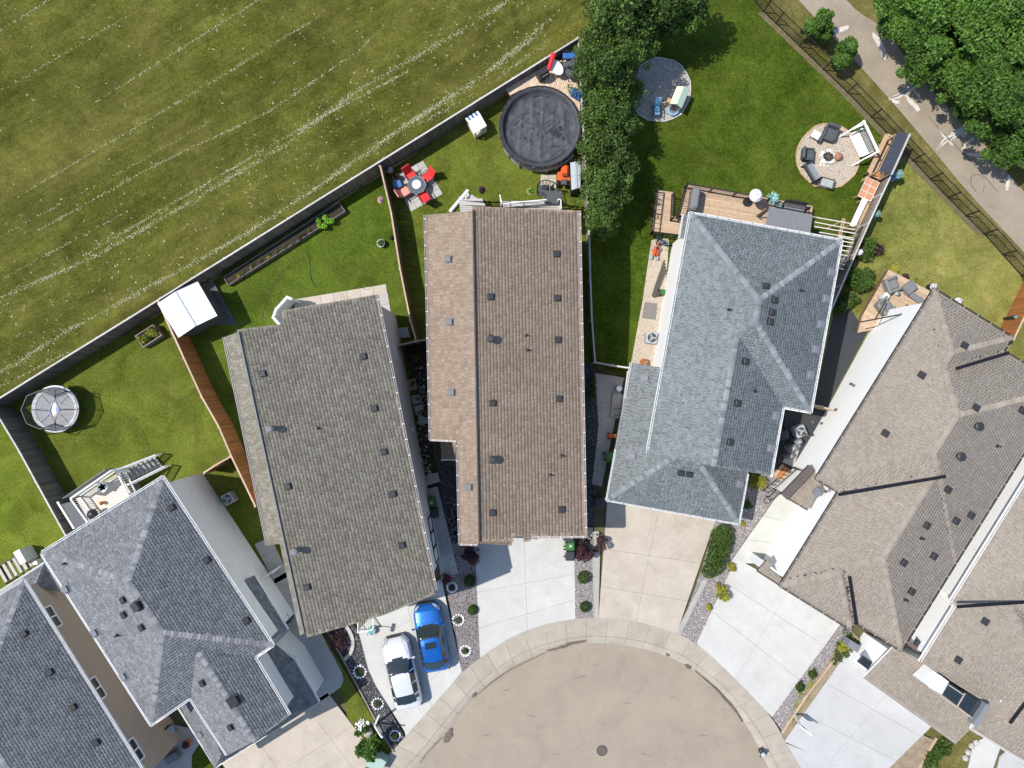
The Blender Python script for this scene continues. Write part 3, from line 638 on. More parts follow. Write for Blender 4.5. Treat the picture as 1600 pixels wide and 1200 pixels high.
sheet('lawn_dry', [wf[0]] + mf[4:8] + W((1640, 560), (1640, 800), (1300, 800), (1200, 640)) + wf[::-1][:-1], m_lawnE, 0.024, world=True)
sheet('lawn_front', W((405, 700), (345, 735), (420, 880), (500, 1000), (536, 1090), (560, 1199), (640, 1199), (625, 1160), (612, 1172), (505, 990), (470, 930), (380, 740)), m_lawnB, 0.016, world=True)
# trail and its verges
trL = [(1150, -110), (1247, 0), (1300, 57), (1385, 150), (1462, 240), (1512, 300), (1600, 395), (1700, 500)]
trR = [(1260, -110), (1322, 0), (1382, 47), (1420, 98), (1462, 148), (1517, 203), (1575, 272), (1640, 345), (1760, 480)]
sheet('verge', mf[::-1] + [P(1060, -200).to_2d().to_tuple()] + W((1500, -300), (1900, -100), (2000, 700), (1750, 620)), m_verge, 0.010, world=True)
sheet('trail', smoothpoly(trL, 5, False) + smoothpoly(trR, 5, False)[::-1], m_trail, 0.035)
def ragged(pts, w0, w1, name, mat, parent=None, off=0.004, base=0.035, jag=0.45):
    """irregular thin stain following a line of pixels"""
    q = [P(*p).to_2d() for p in smoothpoly(pts, 5, False)]; L = []; Rr = []; n = len(q)
    for i, p in enumerate(q):
        d = (q[min(i+1, n-1)]-q[max(i-1, 0)]).normalized(); s = Vector((-d.y, d.x)); t = i/(n-1); ww = (w0+(w1-w0)*t)*(0.35+0.65*math.sin(PI*min(1, max(0.06, t))))
        L.append(tuple(p+s*ww*R.uniform(1-jag, 1+jag)*.5)); Rr.append(tuple(p-s*ww*R.uniform(1-jag, 1+jag)*.5))
    return sheet(name, L+Rr[::-1], mat, base+off, world=True, parent=parent)
for i, (pts, a, b) in enumerate([([(1298, 53), (1312, 47), (1326, 42)], .35, .3), ([(1363, 52), (1372, 65), (1378, 76)], .3, .5), ([(1378, 72), (1381, 84), (1381, 94)], .25, .3),
    ([(1388, 155), (1402, 151), (1420, 140), (1432, 130), (1443, 126)], .3, .45), ([(1412, 146), (1421, 157), (1431, 168), (1436, 173)], .15, .5), ([(1426, 140), (1432, 148), (1437, 155)], .12, .2),
    ([(1462, 236), (1474, 222), (1487, 213), (1500, 205), (1505, 201)], .2, .55), ([(1467, 200), (1475, 214), (1480, 222)], .16, .2), ([(1483, 218), (1488, 228)], .18, .2), ([(1502, 235), (1510, 225), (1521, 215)], .16, .25),
    ([(1510, 241), (1530, 243), (1548, 245), (1553, 250)], .3, .5), ([(1503, 200), (1506, 215)], .2, .45), ([(1572, 298), (1574, 285), (1576, 273)], .25, .2), ([(1393, 158), (1405, 161)], .2, .3)]):
    ragged(pts, a*1.1, b*1.1, 'crack_salt', m_salt, off=.004+.0015*i, jag=.28)
for i, pts in enumerate([[(1450, 182), (1465, 199), (1482, 218), (1504, 240), (1530, 268), (1558, 300)], [(1462, 236), (1475, 221), (1490, 214)], [(1388, 155), (1408, 147), (1430, 131)]]):
    ragged(pts, .07, .09, 'crack', m_tar, off=.030+.002*i, jag=.6)
# road and sidewalk ring
inner = [(560, 1290), (655, 1196), (701, 1140), (745, 1085), (800, 1043), (850, 1020), (916, 1006), (982, 1010), (1045, 1027), (1087, 1050), (1130, 1085), (1165, 1132), (1186, 1168), (1203, 1205), (1240, 1290)]
outer = [(500, 1280), (600, 1186), (632, 1152), (676, 1102), (721, 1052), (752, 1026), (800, 995), (850, 976), (897, 967), (936, 965), (987, 970), (1040, 984), (1087, 1005), (1150, 1062), (1204, 1120), (1228, 1161), (1252, 1202), (1300, 1290)]
IN = smoothpoly(inner, 8, False); OUT = smoothpoly(outer, 8, False)
sheet('road', IN, m_asphalt, -0.10)
def resample(pts, n):
    L = [0]
    for a, b in zip(pts[:-1], pts[1:]): L.append(L[-1]+math.dist(a, b))
    out = []
    for k in range(n+1):
        t = L[-1]*k/n; i = max(j for j in range(len(L)) if L[j] <= t+1e-6); i = min(i, len(pts)-2); f = (t-L[i])/max(1e-6, L[i+1]-L[i]); out.append((pts[i][0]+(pts[i+1][0]-pts[i][0])*f, pts[i][1]+(pts[i+1][1]-pts[i][1])*f))
    return out
m_tar2 = M('old_oil', (0.20,0.172,0.14), 0.8, 0.2, 5)
NS = 32
wi = [P(*p) for p in resample(IN, NS*4)]; wo = [P(*p) for p in resample(OUT, NS*4)]
sw = thing('sidewalk', 'x', 'x', (0, -14, 0), world=True); del sw['label'], sw['category']; sw['kind'] = 'structure'
for k in range(NS):
    g = 0.002 if k % 2 else 0.012; a = wi[k*4:k*4+5]; b = wo[k*4:k*4+5]
    def mixp(u, v, t): return (u.x+(v.x-u.x)*t, u.y+(v.y-u.y)*t)
    # walk part, then gently dipping gutter
    for nm, t0, t1, z0, z1 in (('slab', 0.30, 1.0, 0.05, 0.06), ('curb', 0.0, 0.29, -0.075, 0.045)):
        V = []; n = len(a)
        for i in range(n):
            e = (g if i == 0 else -g if i == n-1 else 0)
            d = (a[min(i+1, n-1)]-a[max(i-1, 0)]).normalized()*e; d2 = (b[min(i+1, n-1)]-b[max(i-1, 0)]).normalized()*e
            for t, z in ((t0, z0), ((t0+t1)/2, z0*.3+z1*.7), (t1, z1)):
                p = mixp(a[i]+d, b[i]+d2, t); V.append((p[0], p[1], z)); V.append((p[0], p[1], -0.15))
        F = []
        for i in range(n-1):
            o = i*6; q = o+6
            F += [(o, q, q+2, o+2), (o+2, q+2, q+4, o+4), (o, o+1, q+1, q), (o+4, q+4, q+5, o+5)]
        F += [(0, 2, 3, 1), (2, 4, 5, 3)]; q = (n-1)*6; F += [(q, q+1, q+3, q+2), (q+2, q+3, q+5, q+4)]
        mb = MB(); mb.add(V, [tuple(reversed(f)) for f in F]); mk(nm, mb, m_walk, sw)
for pts, a, b in (([(853, 1017), (875, 1012), (895, 1004), (916, 1001)], .12, .3), ([(744, 1082), (738, 1090)], .2, .2), ([(704, 1138), (701, 1149), (694, 1160)], .3, .5), ([(655, 1193), (668, 1176), (690, 1152)], .05, .06), ([(745, 1086), (770, 1065), (800, 1045), (850, 1021)], .05, .1), ([(1041, 1020), (1046, 1025)], .2, .3), ([(1070, 1038), (1080, 1044)], .2, .3), ([(1086, 1048), (1120, 1078), (1150, 1112), (1160, 1128)], .12, .2)):
    ragged(pts, a, b, 'stain', m_stain, base=0.0, off=0.004 if pts[0][0] != 853 else 0.012)
for i, (x, y, r) in enumerate([(905, 1060, .5), (980, 1100, .35), (1052, 1090, .3), (830, 1120, .4), (760, 1150, .3), (1010, 1180, .45), (870, 1180, .25), (1100, 1150, .4), (930, 1040, .3), (1130, 1110, .25), (790, 1080, .3)]):
    ragged([(x-r*22, y-R.uniform(-3, 3)), (x, y), (x+r*22, y+R.uniform(-4, 4))], r*.16, r*.3, 'oil_stain', m_tar2, base=-.10, off=.004, jag=.7)
def slabs(name, quad, nu, nv, mat, parent_loc=None, z=0.05, gap=0.006, us=None, vs=None, label=None):
    """driveway or path: a bilinear quad (TL,TR,BR,BL pixels) split into separate slabs"""
    q = [P(*p) for p in quad]; c = q[0]
    t = thing(name, 'x', 'x', onz(c.x, c.y), world=True); del t['label'], t['category']; t['kind'] = 'structure'
    us = us or [i/nu for i in range(nu+1)]; vs = vs or [i/nv for i in range(nv+1)]
    f = lambda u, v: (q[0]*(1-u)+q[1]*u)*(1-v)+(q[3]*(1-u)+q[2]*u)*v
    for i in range(len(us)-1):
        for j in range(len(vs)-1):
            u0, u1, v0, v1 = us[i], us[i+1], vs[j], vs[j+1]; pc = [f(u0, v0), f(u1, v0), f(u1, v1), f(u0, v1)]
            pc = offset_poly([tuple(p.to_2d()) for p in pc], gap); mb = MB(); 
            mb.prism(pc, lambda x, y: G(y)-0.1, lambda x, y: G(y)+z); mk('slab', mb, mat, t)
    return t
slabs('driveway_white_cars', ((585, 950), (690, 905), (722, 1050), (634, 1150)), 2, 3, m_drW, us=[0, .46, 1], vs=[0, .22, .52, .8, 1])
sheet('driveway_infill', ((560, 985), (600, 940), (640, 1020), (636, 1148), (588, 1072), (576, 1046)), m_drW, 0.045, thick=.1)
slabs('driveway_white', ((741, 835), (897, 832), (899, 970), (750, 1027)), 2, 3, m_drW, us=[0, .5, 1], vs=[0, .47, .76, 1], z=.05)
slabs('driveway_tan', ((949, 778), (1122, 800), (1057, 990), (935, 967)), 2, 3, m_drB, us=[0, .47, 1], vs=[0, .42, .73, 1])
sheet('driveway_tan_edge', ((925, 850), (938, 850), (935, 968), (928, 967)), m_walk, 0.04)
slabs('driveway_white_right', ((1150, 872), (1320, 965), (1206, 1120), (1088, 1005)), 2, 3, m_drW, us=[0, .5, 1], vs=[0, .28, .62, 1])
slabs('driveway_grey', ((1326, 1015), (1480, 1110), (1366, 1222), (1225, 1158)), 2, 3, m_drG, us=[0, .5, 1], vs=[0, .36, .70, 1])
slabs('driveway_tan_left', ((345, 1190), (512, 1082), (592, 1186), (420, 1290)), 2, 3, m_drB, us=[0, .33, .80, 1], vs=[0, .5, 1])
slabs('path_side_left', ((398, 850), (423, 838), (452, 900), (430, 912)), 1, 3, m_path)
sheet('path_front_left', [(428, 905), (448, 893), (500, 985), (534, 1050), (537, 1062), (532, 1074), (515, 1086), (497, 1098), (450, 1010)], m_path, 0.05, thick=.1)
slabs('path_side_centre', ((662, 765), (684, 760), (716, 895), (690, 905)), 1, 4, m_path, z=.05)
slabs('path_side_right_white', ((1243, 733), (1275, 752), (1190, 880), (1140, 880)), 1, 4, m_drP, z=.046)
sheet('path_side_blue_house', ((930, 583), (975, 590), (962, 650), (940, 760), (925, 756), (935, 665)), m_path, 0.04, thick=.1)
# gravel and planting beds
beds = [('gravel_bed_pink', [(708, 760), (742, 850), (750, 1027), (722, 1052), (700, 930), (690, 850)], m_grP, m_grA, 150, .05, .11),
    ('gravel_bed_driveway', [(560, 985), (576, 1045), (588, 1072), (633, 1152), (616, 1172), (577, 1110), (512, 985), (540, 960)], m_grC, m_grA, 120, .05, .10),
    ('gravel_bed_mid', [(897, 862), (928, 830), (931, 968), (899, 970)], m_grP, m_grL, 170, .05, .10),
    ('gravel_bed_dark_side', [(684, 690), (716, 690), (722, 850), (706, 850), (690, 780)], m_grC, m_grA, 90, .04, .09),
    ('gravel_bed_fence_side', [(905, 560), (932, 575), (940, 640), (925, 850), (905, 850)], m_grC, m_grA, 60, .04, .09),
    ('gravel_bed_hedge', [(1120, 800), (1190, 740), (1240, 735), (1140, 878), (1155, 895), (1088, 1005), (1060, 990), (1100, 880)], m_grP, m_grL, 150, .05, .11),
    ('gravel_bed_far_right', [(1296, 968), (1330, 985), (1312, 1006), (1222, 1142), (1206, 1120)], m_grP, m_grL, 150, .05, .10)]
for nm, pg, mb_, ms_, d, s0, s1 in beds:
    sheet(nm, pg, mb_, 0.028); stones(nm+'_stones', pg, ms_, d, s0, s1, off=.034)
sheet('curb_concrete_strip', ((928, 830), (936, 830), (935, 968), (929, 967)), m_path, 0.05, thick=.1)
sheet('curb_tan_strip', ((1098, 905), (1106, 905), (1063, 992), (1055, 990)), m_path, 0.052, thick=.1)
sheet('dirt_bed_right', ((1330, 985), (1350, 1005), (1326, 1022), (1226, 1162), (1219, 1146), (1300, 1020), (1322, 1000)), m_dirt, 0.03)
sheet('dirt_patch_front', ((1420, 1137), (1462, 1158), (1440, 1200), (1430, 1260), (1340, 1260), (1372, 1200)), m_dirt, 0.03)
sheet('lawn_front_right', ((1440, 1140), (1500, 1120), (1560, 1180), (1540, 1260), (1425, 1260), (1462, 1160)), m_verge, 0.02)
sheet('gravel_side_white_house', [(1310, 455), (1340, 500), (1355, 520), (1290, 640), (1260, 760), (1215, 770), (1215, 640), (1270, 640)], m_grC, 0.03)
sheet('soil_side_bed', [(632, 540), (668, 530), (676, 700), (690, 780), (662, 760), (650, 640)], m_soil, 0.02)
sheet('side_path_gravel', [(1018, 375), (1045, 372), (1040, 470), (1022, 575), (985, 572), (1004, 470)], m_grS, 0.03)
stones('side_path_stones', [(1018, 375), (1045, 372), (1040, 470), (1022, 575), (985, 572), (1004, 470)], m_grT, 90, .04, .09, off=.034)
# ------------------------------------------------------------------ houses
mesh_vK = box_vent_mesh(m_vent, .32); mesh_vLit = box_vent_mesh(m_ventLit, .36); mesh_vS = box_vent_mesh(m_ventS, .4); mesh_vBig = box_vent_mesh(m_vent, .5, .3)
_m = MB(); _m.cyl((0,0,-.05), (0,0,.32), .05); _m.cyl((0,0,-.02), (0,0,.05), .11, .07); mesh_pipe = mesh_of('vent_pipe', _m, m_vent)
def chimney_mesh(r, h, mat, name='flue_cap'):
    m = MB(); m.cyl((0,0,-.2), (0,0,h*.75), r*.72, n=20); m.cyl((0,0,h*.72), (0,0,h), r, n=20); m.cyl((0,0,h), (0,0,h+.05), r, r*.6, n=20); return mesh_of(name, m, mat, False)
mesh_flueG = chimney_mesh(.2, .75, M('flue_grey', (.15,.155,.165), .7, .1)); mesh_flueK = chimney_mesh(.24, .6, m_vent); mesh_turb = chimney_mesh(.26, .28, m_vent, 'round_vent')
def wpoly(fr, na, inset): return offset_poly([tuple(p) for p in fr.poly(na)], inset)
# --- grey hip-roofed house, lower left -------------------------------------------------
D1 = Vector((.523, .852)); N1 = Vector((.852, -.523))
F1 = Frame(D1, N1, 5.4)
def na(fr, px, py): v = Vector((px, py)); return fr.N.dot(v), fr.D.dot(v)
h1 = thing('grey_house', 'grey shingled house with hip roof and white gutters beside the trampoline yard', 'house', onz(*P(250, 990).to_2d()), world=True)
r1 = Roof()
n_l, _ = na(F1, 65, 863); n_l2, _ = na(F1, 236, 1132); a_t = na(F1, 65, 863)[1]; a_b = na(F1, 236, 1132)[1]; n_r = na(F1, 255, 745)[0]; n_r2 = na(F1, 427.5, 1007)[0]
q = lambda *p: [PZ(a, b, 5.4) for a, b in p]
r1.hip(q((64, 863), (255, 744), (428, 1008), (236.5, 1133)), 5.4, .32, 0)
r1.hip(q((267, 1046), (372, 980), (454, 1117), (355, 1180)), 5.4, .32, 1, e0='gable', e1='gable')
build_roof(h1, r1, sh_slate, cap_slate, m_fasW)
wl = offset_poly([tuple(p.to_2d()) for p in q((64, 863), (255, 744), (428, 1008), (400, 1027), (454, 1117), (355, 1180), (297, 1092), (236.5, 1133))], .35)
walls(h1, r1, wl, m_stL)
gutter(h1, q((66, 862), (255, 744), (428, 1008), (400, 1027), (453, 1116)), m_gutW, ticks=True, tick_mat=m_utilg)
gutter(h1, q((64, 865), (236, 1134), (297, 1092), (354, 1180)), m_gutW, wdt=.09)
r1b = Roof()
ql = lambda z, *p: [PZ(a, b, z) for a, b in p]
L1 = ql(2.9, (272, 1108), (450, 1000), (502, 1093), (338, 1200))
def lean(roof, pts, blk): roof.face(pts, blk)
# skirt roof round the garage front
c_in = 0.62
r1b.face([PZ(460, 1030, 2.8), PZ(499, 1096, 2.8), PZ(430, 1128, 3.9), PZ(398, 1065, 3.9)] , 0)
r1b.face([PZ(425, 1003, 2.9), PZ(461, 1030, 2.8), PZ(398, 1065, 3.9), PZ(385, 1030, 3.95)], 1)
r1b.face([PZ(337, 1199, 2.8), PZ(499, 1096, 2.8), PZ(430, 1128, 3.9), PZ(345, 1180, 3.9)], 2)
r1b.face([PZ(279, 1104, 2.8), PZ(337, 1199, 2.8), PZ(345, 1180, 3.9), PZ(300, 1085, 3.9)], 3)
build_roof(h1, r1b, sh_slate, cap_slate, m_fasG, thick=.14, caps=False)
gutter(h1, ql(2.8, (425, 1003), (461, 1030), (499, 1096), (337, 1199), (278, 1105)), m_gutW, wdt=.06)
r1c = Roof(); r1c.face([PZ(383, 906, 3.4), PZ(397, 899, 2.9), PZ(450, 983, 2.9), PZ(424, 1000, 3.6)], 0)
build_roof(h1, r1c, sh_slate, cap_slate, m_fasG, thick=.14, caps=False)
gutter(h1, ql(2.9, (397, 898), (450, 983), (424, 999)), m_gutW, wdt=.05)
gw = [tuple(PZ(a, b, 2.8).to_2d()) for a, b in ((430, 1005), (458, 1033), (492, 1093), (340, 1190), (290, 1105), (330, 1060))]
mb = MB(); mb.prism(offset_poly(gw, .12), -.3, 2.66); mk('garage_wall', mb, m_stL, h1)
mb = MB(); a, b = PZ(302, 1118, 3.05), PZ(333, 1188, 3.05); mb.bar(a, b, .22, .12); mb.cbox(PZ(312, 1148, 3.2), (.4, .35, .3), .04, rz=.5); mk('conduit', mb, m_ventS, h1)
vents(h1, r1, [(268, 793), (323, 875), (385, 970)], mesh_vK, az=-1.02); vents(h1, r1, [(217, 945), (365, 1095)], mesh_vBig, az=-1.02)
vents(h1, r1, [(104, 920), (149, 988), (194, 1056)], mesh_vS, az=-1.02); vents(h1, r1, [(193, 937), (194, 960), (222, 980), (317, 1067), (361, 1136)], mesh_vK, az=-1.02)  # first row, on the left slope, coloured paler to stand for sunlight
vents(h1, r1, [(102, 880), (184, 992)], mesh_pipe, name='vent_pipe', level=True)
# wall windows
def wp(px, py, z): return PZ(px, py, z).to_2d()
# --- slate house at the left edge, tan siding ------------------------------------------
h0 = thing('slate_house_tan_siding', 'slate roofed house with tan siding wall in the bottom left corner', 'house', onz(*P(60, 1080).to_2d()), world=True)
r0 = Roof(); q0 = ql(4.9, (-200, 1052), (38, 905), (237, 1223), (0, 1375))
r0.hip(q0, 4.9, .32, 0); r0.hip(ql(4.9, (-330, 1090), (-60, 1250), (-140, 1330), (-400, 1180)), 4.9, .32, 1)
build_roof(h0, r0, sh_slate, cap_slate, m_fasW)
walls(h0, r0, offset_poly([tuple(p.to_2d()) for p in q0], .4), m_stT)
gutter(h0, [q0[0], q0[1], q0[2]], m_gutW, wdt=.09)
r0b = Roof(); r0b.face([PZ(-120, 1000, 2.9), PZ(69, 880, 2.9), PZ(104, 935, 2.9), PZ(78, 900, 3.5)][:3] + [PZ(20, 960, 4.0), PZ(-60, 1010, 4.0)], 0)
r0b.faces = []
r0b.face([PZ(-120, 1000, 2.9), PZ(69, 880, 2.9), PZ(55, 915, 3.75), PZ(-80, 1000, 3.75)], 0); r0b.face([PZ(69, 880, 2.9), PZ(96, 926, 2.9), PZ(55, 915, 3.75)], 1)
build_roof(h0, r0b, sh_slate, cap_slate, m_fasW, thick=.14, caps=False)
mb = MB(); mb.prism(offset_poly([tuple(PZ(a, b, 2.9).to_2d()) for a, b in ((-115, 1004), (66, 886), (82, 912), (-95, 1030))], .15), -1.6, 2.72); mk('porch_wall', mb, m_stT, h0)
gutter(h0, ql(2.9, (-120, 1000), (69, 879)), m_gutW, wdt=.07)
q0w = offset_poly([tuple(p.to_2d()) for p in q0], .4)
wa, wb = Vector(q0w[1]), Vector(q0w[2]); wl_ = (wb-wa).length; wd = (wb-wa)/wl_
for s0 in (1.6, 6.6, 10.9):
    pa = wa+wd*s0; pb = wa+wd*(s0+1.35); window(h0, pb, pa, 3.75, 4.75, m_wht, m_gls, split=2)
vents(h0, r0, [(38, 990), (78, 1050), (114, 1105), (150, 1160)], mesh_vK, az=-1.0)
# --- taupe house with long roof ---------------------------------------------------------
h2 = thing('taupe_roof_house', 'long house under a taupe shingle roof, behind the two parked cars', 'house', onz(*P(520, 740).to_2d()), world=True)
r2 = Roof()
def plane_pts(a, b, c): return Vector(a), (Vector(b)-Vector(a)).cross(Vector(c)-Vector(a)).normalized()
def on(pl, px, py):
    o, n = pl; c = Vector((0,0,CAMZ)); d = PZ(px, py, 0)-c; t = (o-c).dot(n)/d.dot(n); return c+d*t
A2 = plane_pts(PZ(370, 514, 7.4), PZ(480, 996, 7.4), PZ(590, 460, 6.75))
r2.face([on(A2, *p) for p in ((370, 515), (441, 506), (440, 485), (589, 460), (681, 922), (681, 929), (600, 960), (480, 996), (438, 850))][0:1] + [on(A2, *p) for p in ((441, 506), (440, 485), (590, 460), (681, 928), (600, 961), (480, 996))], 0)
B2 = plane_pts(PZ(375, 516, 7.54), PZ(483, 996, 7.54), PZ(350, 527, 7.42))
r2.face([on(B2, *p) for p in ((350, 527), (372, 519), (444, 849), (418, 852))], 1); r2.face([on(B2, *p) for p in ((437, 849.5), (444, 849.5), (474, 990), (469, 993))], 1)
build_roof(h2, r2, sh_taupe, cap_brown, m_fasB, caps=False, ex=.185, tw=.2)
wz = [tuple(p.to_2d()) for p in (on(A2, 378, 522), on(A2, 446, 513), on(A2, 446, 493), on(A2, 582, 470), on(A2, 669, 916), on(A2, 596, 950), on(A2, 480, 985))]
walls(h2, r2, wz, m_stW, zmin=8); gutter(h2, [on(A2, 590, 461), on(A2, 682, 922)], m_gutP, wdt=.09, ticks=True, tick_mat=m_gutW, sp=.9)
gutter(h2, [on(B2, 349.5, 527), on(B2, 417, 852)], m_gutP, wdt=.08)
mb = MB(); mb.bar(on(B2, 372, 518)+Vector((0,0,-.12)), on(B2, 475, 990)+Vector((0,0,-.12)), .05, .26); mk('ridge_trim', mb, m_fasG, h2)
vents(h2, r2, [(411, 584), (568, 557), (585, 638), (600, 706), (450, 760), (614, 772), (628, 852), (480, 917)], mesh_vK, az=-1.35)
vents(h2, r2, [(497, 669)], mesh_pipe, name='vent_pipe', level=True); vents(h2, r2, [(428, 669), (466, 858)], mesh_flueG, name='flue_cap', level=True)
# bay window on the right side and small rear bay
mb = MB(); ww = [tuple(P(a, b).to_2d()) for a, b in ((668, 790), (674, 792), (688, 868), (681, 880), (676, 878))]; mb.prism(ww, -.3, 3.0); mk('bay_window_wall', mb, m_stL, h2)
_a, _b = P(675, 800).to_2d(), P(687, 866).to_2d()
window(h2, _b, _a, 1.0, 2.6, m_blk, m_gls, split=3)
mb = MB()
for a, b in (((446, 512), (434, 498)), ((434, 498), (438, 486)), ((438, 486), (455, 467)), ((455, 467), (463, 470))): mb.bar(P(*a, .9), P(*b, .9), .16, 1.8)
mk('patio_wall', mb, m_stL, h2)
mb = MB(); mb.prism([tuple(P(a, b).to_2d()) for a, b in ((588, 500), (612, 498), (614, 520), (600, 530), (594, 520))], -1.6, 1.6); mk('side_entry', mb, m_stK, h2)
mb = MB(); mb.box(P(619, 551, 3.0), (.06, .9, .5), rz=.2); mb.box(P(636, 645, 1.5), (.12, .2, .3)); mb.box(P(645, 672, 1.5), (.12, .2, .3)); mk('wall_fitting', mb, m_wht, h2)
# --- brown house in the middle ----------------------------------------------------------
h3 = thing('brown_roof_house', 'brown shingled house in the centre with the empty white driveway', 'house', onz(*P(800, 590).to_2d()), world=True)
r3 = Roof()
A3 = plane_pts(PZ(738, 322, 5.55), PZ(748, 850, 5.55), PZ(906, 328, 4.95))
r3.face([on(A3, *p) for p in ((738, 322), (905, 329), (915, 838), (829, 838), (829, 846), (818, 847), (818, 838), (802, 838), (802, 846), (748, 846))], 0)
B3 = plane_pts(PZ(741, 321, 5.74), PZ(752, 850, 5.74), PZ(664, 335, 5.60))
r3.face([on(B3, *p) for p in ((664, 336), (738, 329), (748, 850), (718, 850), (714, 689), (672, 687))], 1)
build_roof(h3, r3, sh_brown, cap_brown, m_fasD, caps=False, ex=.19, tw=.2)
wz = [tuple(p.to_2d()) for p in (on(A3, 741, 333), on(A3, 894, 338), on(A3, 903, 828), on(A3, 835, 828), on(A3, 760, 832), on(A3, 728, 832), on(A3, 725, 690), on(A3, 684, 678), on(A3, 676, 345))]
walls(h3, r3, wz, m_stBr, zmin=6)
gutter(h3, [on(A3, 906, 329), on(A3, 916, 839), on(A3, 829, 839.5)], m_gutP, wdt=.09, ticks=True, tick_mat=m_gutW, sp=.8)
gutter(h3, [on(B3, 663.5, 336), on(B3, 671.5, 687.5), on(B3, 713, 689.5)], m_gutP, wdt=.08, ticks=True, tick_mat=m_gutW, sp=.8); gutter(h3, [on(B3, 713.5, 690), on(B3, 717.5, 850.5), on(B3, 746, 851.5)], m_gutP, wdt=.08, ticks=True, tick_mat=m_gutW)
mb = MB(); mb.bar(on(B3, 739, 327)+Vector((0,0,-.14)), on(B3, 749, 850)+Vector((0,0,-.14)), .05, .30); mk('ridge_trim', mb, m_fasD, h3)
r3b = Roof(); r3b.face([PZ(740, 843, 3.4), PZ(802, 838, 3.4), PZ(799, 853, 2.9), PZ(750, 848, 2.9)], 0); r3b.face([PZ(688, 688, 3.3), PZ(712, 690, 3.3), PZ(711, 716, 3.3), PZ(690, 718, 3.3)], 1)
build_roof(h3, r3b, sh_brown, cap_brown, m_fasD, caps=False, thick=.12); gutter(h3, ql(3.3, (689, 718.5), (712, 718.5)), m_gutW, wdt=.05)
vents(h3, r3, [(870, 397), (767, 464), (871, 466), (872, 531), (874, 623), (770, 630), (770, 801), (878, 796)], mesh_vK, az=-1.57); vents(h3, r3, [(700, 405), (702, 503), (705, 613), (732, 761)], mesh_vLit, az=-1.57)  # left strip vents get a paler grey, sunlight put into their colour
vents(h3, r3, [(822, 524), (824, 547), (878, 712), (860, 742)], mesh_pipe, name='vent_pipe', level=True); vents(h3, r3, [(767, 530), (770, 717)], mesh_flueK, name='flue_cap', level=True)
# --- blue-grey house --------------------------------------------------------------------
h4 = thing('blue_grey_house', 'white walled house under a blue grey shingle roof beside the fire pit lawn', 'house', onz(*P(1140, 560).to_2d()), world=True)
F4 = Frame((-.177, .984), (.984, .177), 4.9); r4 = Roof()
r4.hip(F4.rect(1119.7, 1361.5, 136, 410.5), 4.9, .25, 0)
r4.hip(F4.rect(1119.7, 1318, 150, 518), 4.9, .25, 1, e0='hip', e1='gable')
build_roof(h4, r4, sh_blue, cap_blue, m_fasW)
wl4 = offset_poly([tuple(p) for p in F4.poly([(1119.7, 136), (1361.5, 136), (1361.5, 410.5), (1318, 410.5), (1318, 518), (1119.7, 518)])], .5)
walls(h4, r4, wl4, m_stW)
F4g = Frame((-.177, .984), (.984, .177), 2.9); r4b = Roof()
r4b.hip(F4g.rect(1070.5, 1281.7, 383, 602), 2.9, .26, 0, e0='gable', e1='hip')
build_roof(h4, r4b, sh_blue, cap_blue, m_fasW)
wl4b = offset_poly([tuple(p) for p in F4g.poly([(1070.5, 383), (1120, 383), (1281.7, 383), (1281.7, 602), (1070.5, 602)])], .4); walls(h4, r4b, wl4b, m_stW, name='garage_wall')
gutter(h4, [F4.w(1119.7, 512), F4.w(1119.7, 136), F4.w(1361.5, 136), F4.w(1361.5, 410.5), F4.w(1318, 410.5), F4.w(1318, 520)], m_gutW, wdt=.1, ticks=True, tick_mat=m_utilg, sp=.75)
gutter(h4, [F4g.w(1070.5, 383), F4g.w(1070.5, 440)], m_gutW, wdt=.09); gutter(h4, [F4g.w(1070.5, 520), F4g.w(1070.5, 602), F4g.w(1281.7, 602), F4g.w(1281.7, 522)], m_gutW, wdt=.06, ticks=True, tick_mat=m_utilg)
r4c = Roof(); r4c.face([PZ(1067, 335, 3.3), PZ(1080, 337, 3.3), PZ(1075, 374, 3.3), PZ(1061, 372, 3.3)], 0); build_roof(h4, r4c, sh_blue, cap_blue, m_fasW, caps=False, thick=.12); gutter(h4, ql(3.3, (1067, 335), (1061, 372)), m_gutW, wdt=.06)
vents(h4, r4, [(1197, 447), (1210, 469), (1206, 488), (1203, 503), (1165, 565), (1152, 630), (1140, 691)], mesh_vK, az=-1.75)
vents(h4, r4, [(1298, 426), (1290, 467), (1282, 507), (1274, 546), (1266, 586), (1212, 650), (1204, 700)], mesh_vS, az=-1.75); vents(h4, r4b, [(988, 712), (1008, 591), (1156, 756)], mesh_vS, az=-1.75); vents(h4, r4b, [(1064, 739), (1077, 741)], mesh_vK, az=-1.75)
vents(h4, r4, [(1139, 484), (1179, 611), (1251, 454)], mesh_pipe, name='vent_pipe', level=True)
# --- big tan-roofed white house on the right ---------------------------------------------
D5 = Vector((-.528, .849)); N5 = Vector((.849, .528)); F5 = Frame(D5, N5, 5.0)
h5 = thing('white_house_tan_roof', 'white stucco house with broad tan shingle roof and black gutters on the right', 'house', onz(*P(1430, 760).to_2d()), world=True)
r5 = Roof()
r5.hip(F5.rect(1477, 1733, -363, -38), 5.0, .11, 0); r5.hip(F5.rect(1517.5, 1733, -330, 120.5), 5.0, .11, 1); r5.hip(F5.rect(1477, 1622, -388, -200), 5.0, .11, 2); r5.hip(F5.rect(1517.5, 1648, -30, 134), 5.0, .11, 3)
build_roof(h5, r5, sh_tan, cap_tan, m_fasD, th=(.004, .009))
na5 = [(1477, -388), (1622, -388), (1622, -363), (1733, -363), (1733, 120.5), (1648, 120.5), (1648, 134), (1517.5, 134), (1517.5, -38), (1477, -38)]
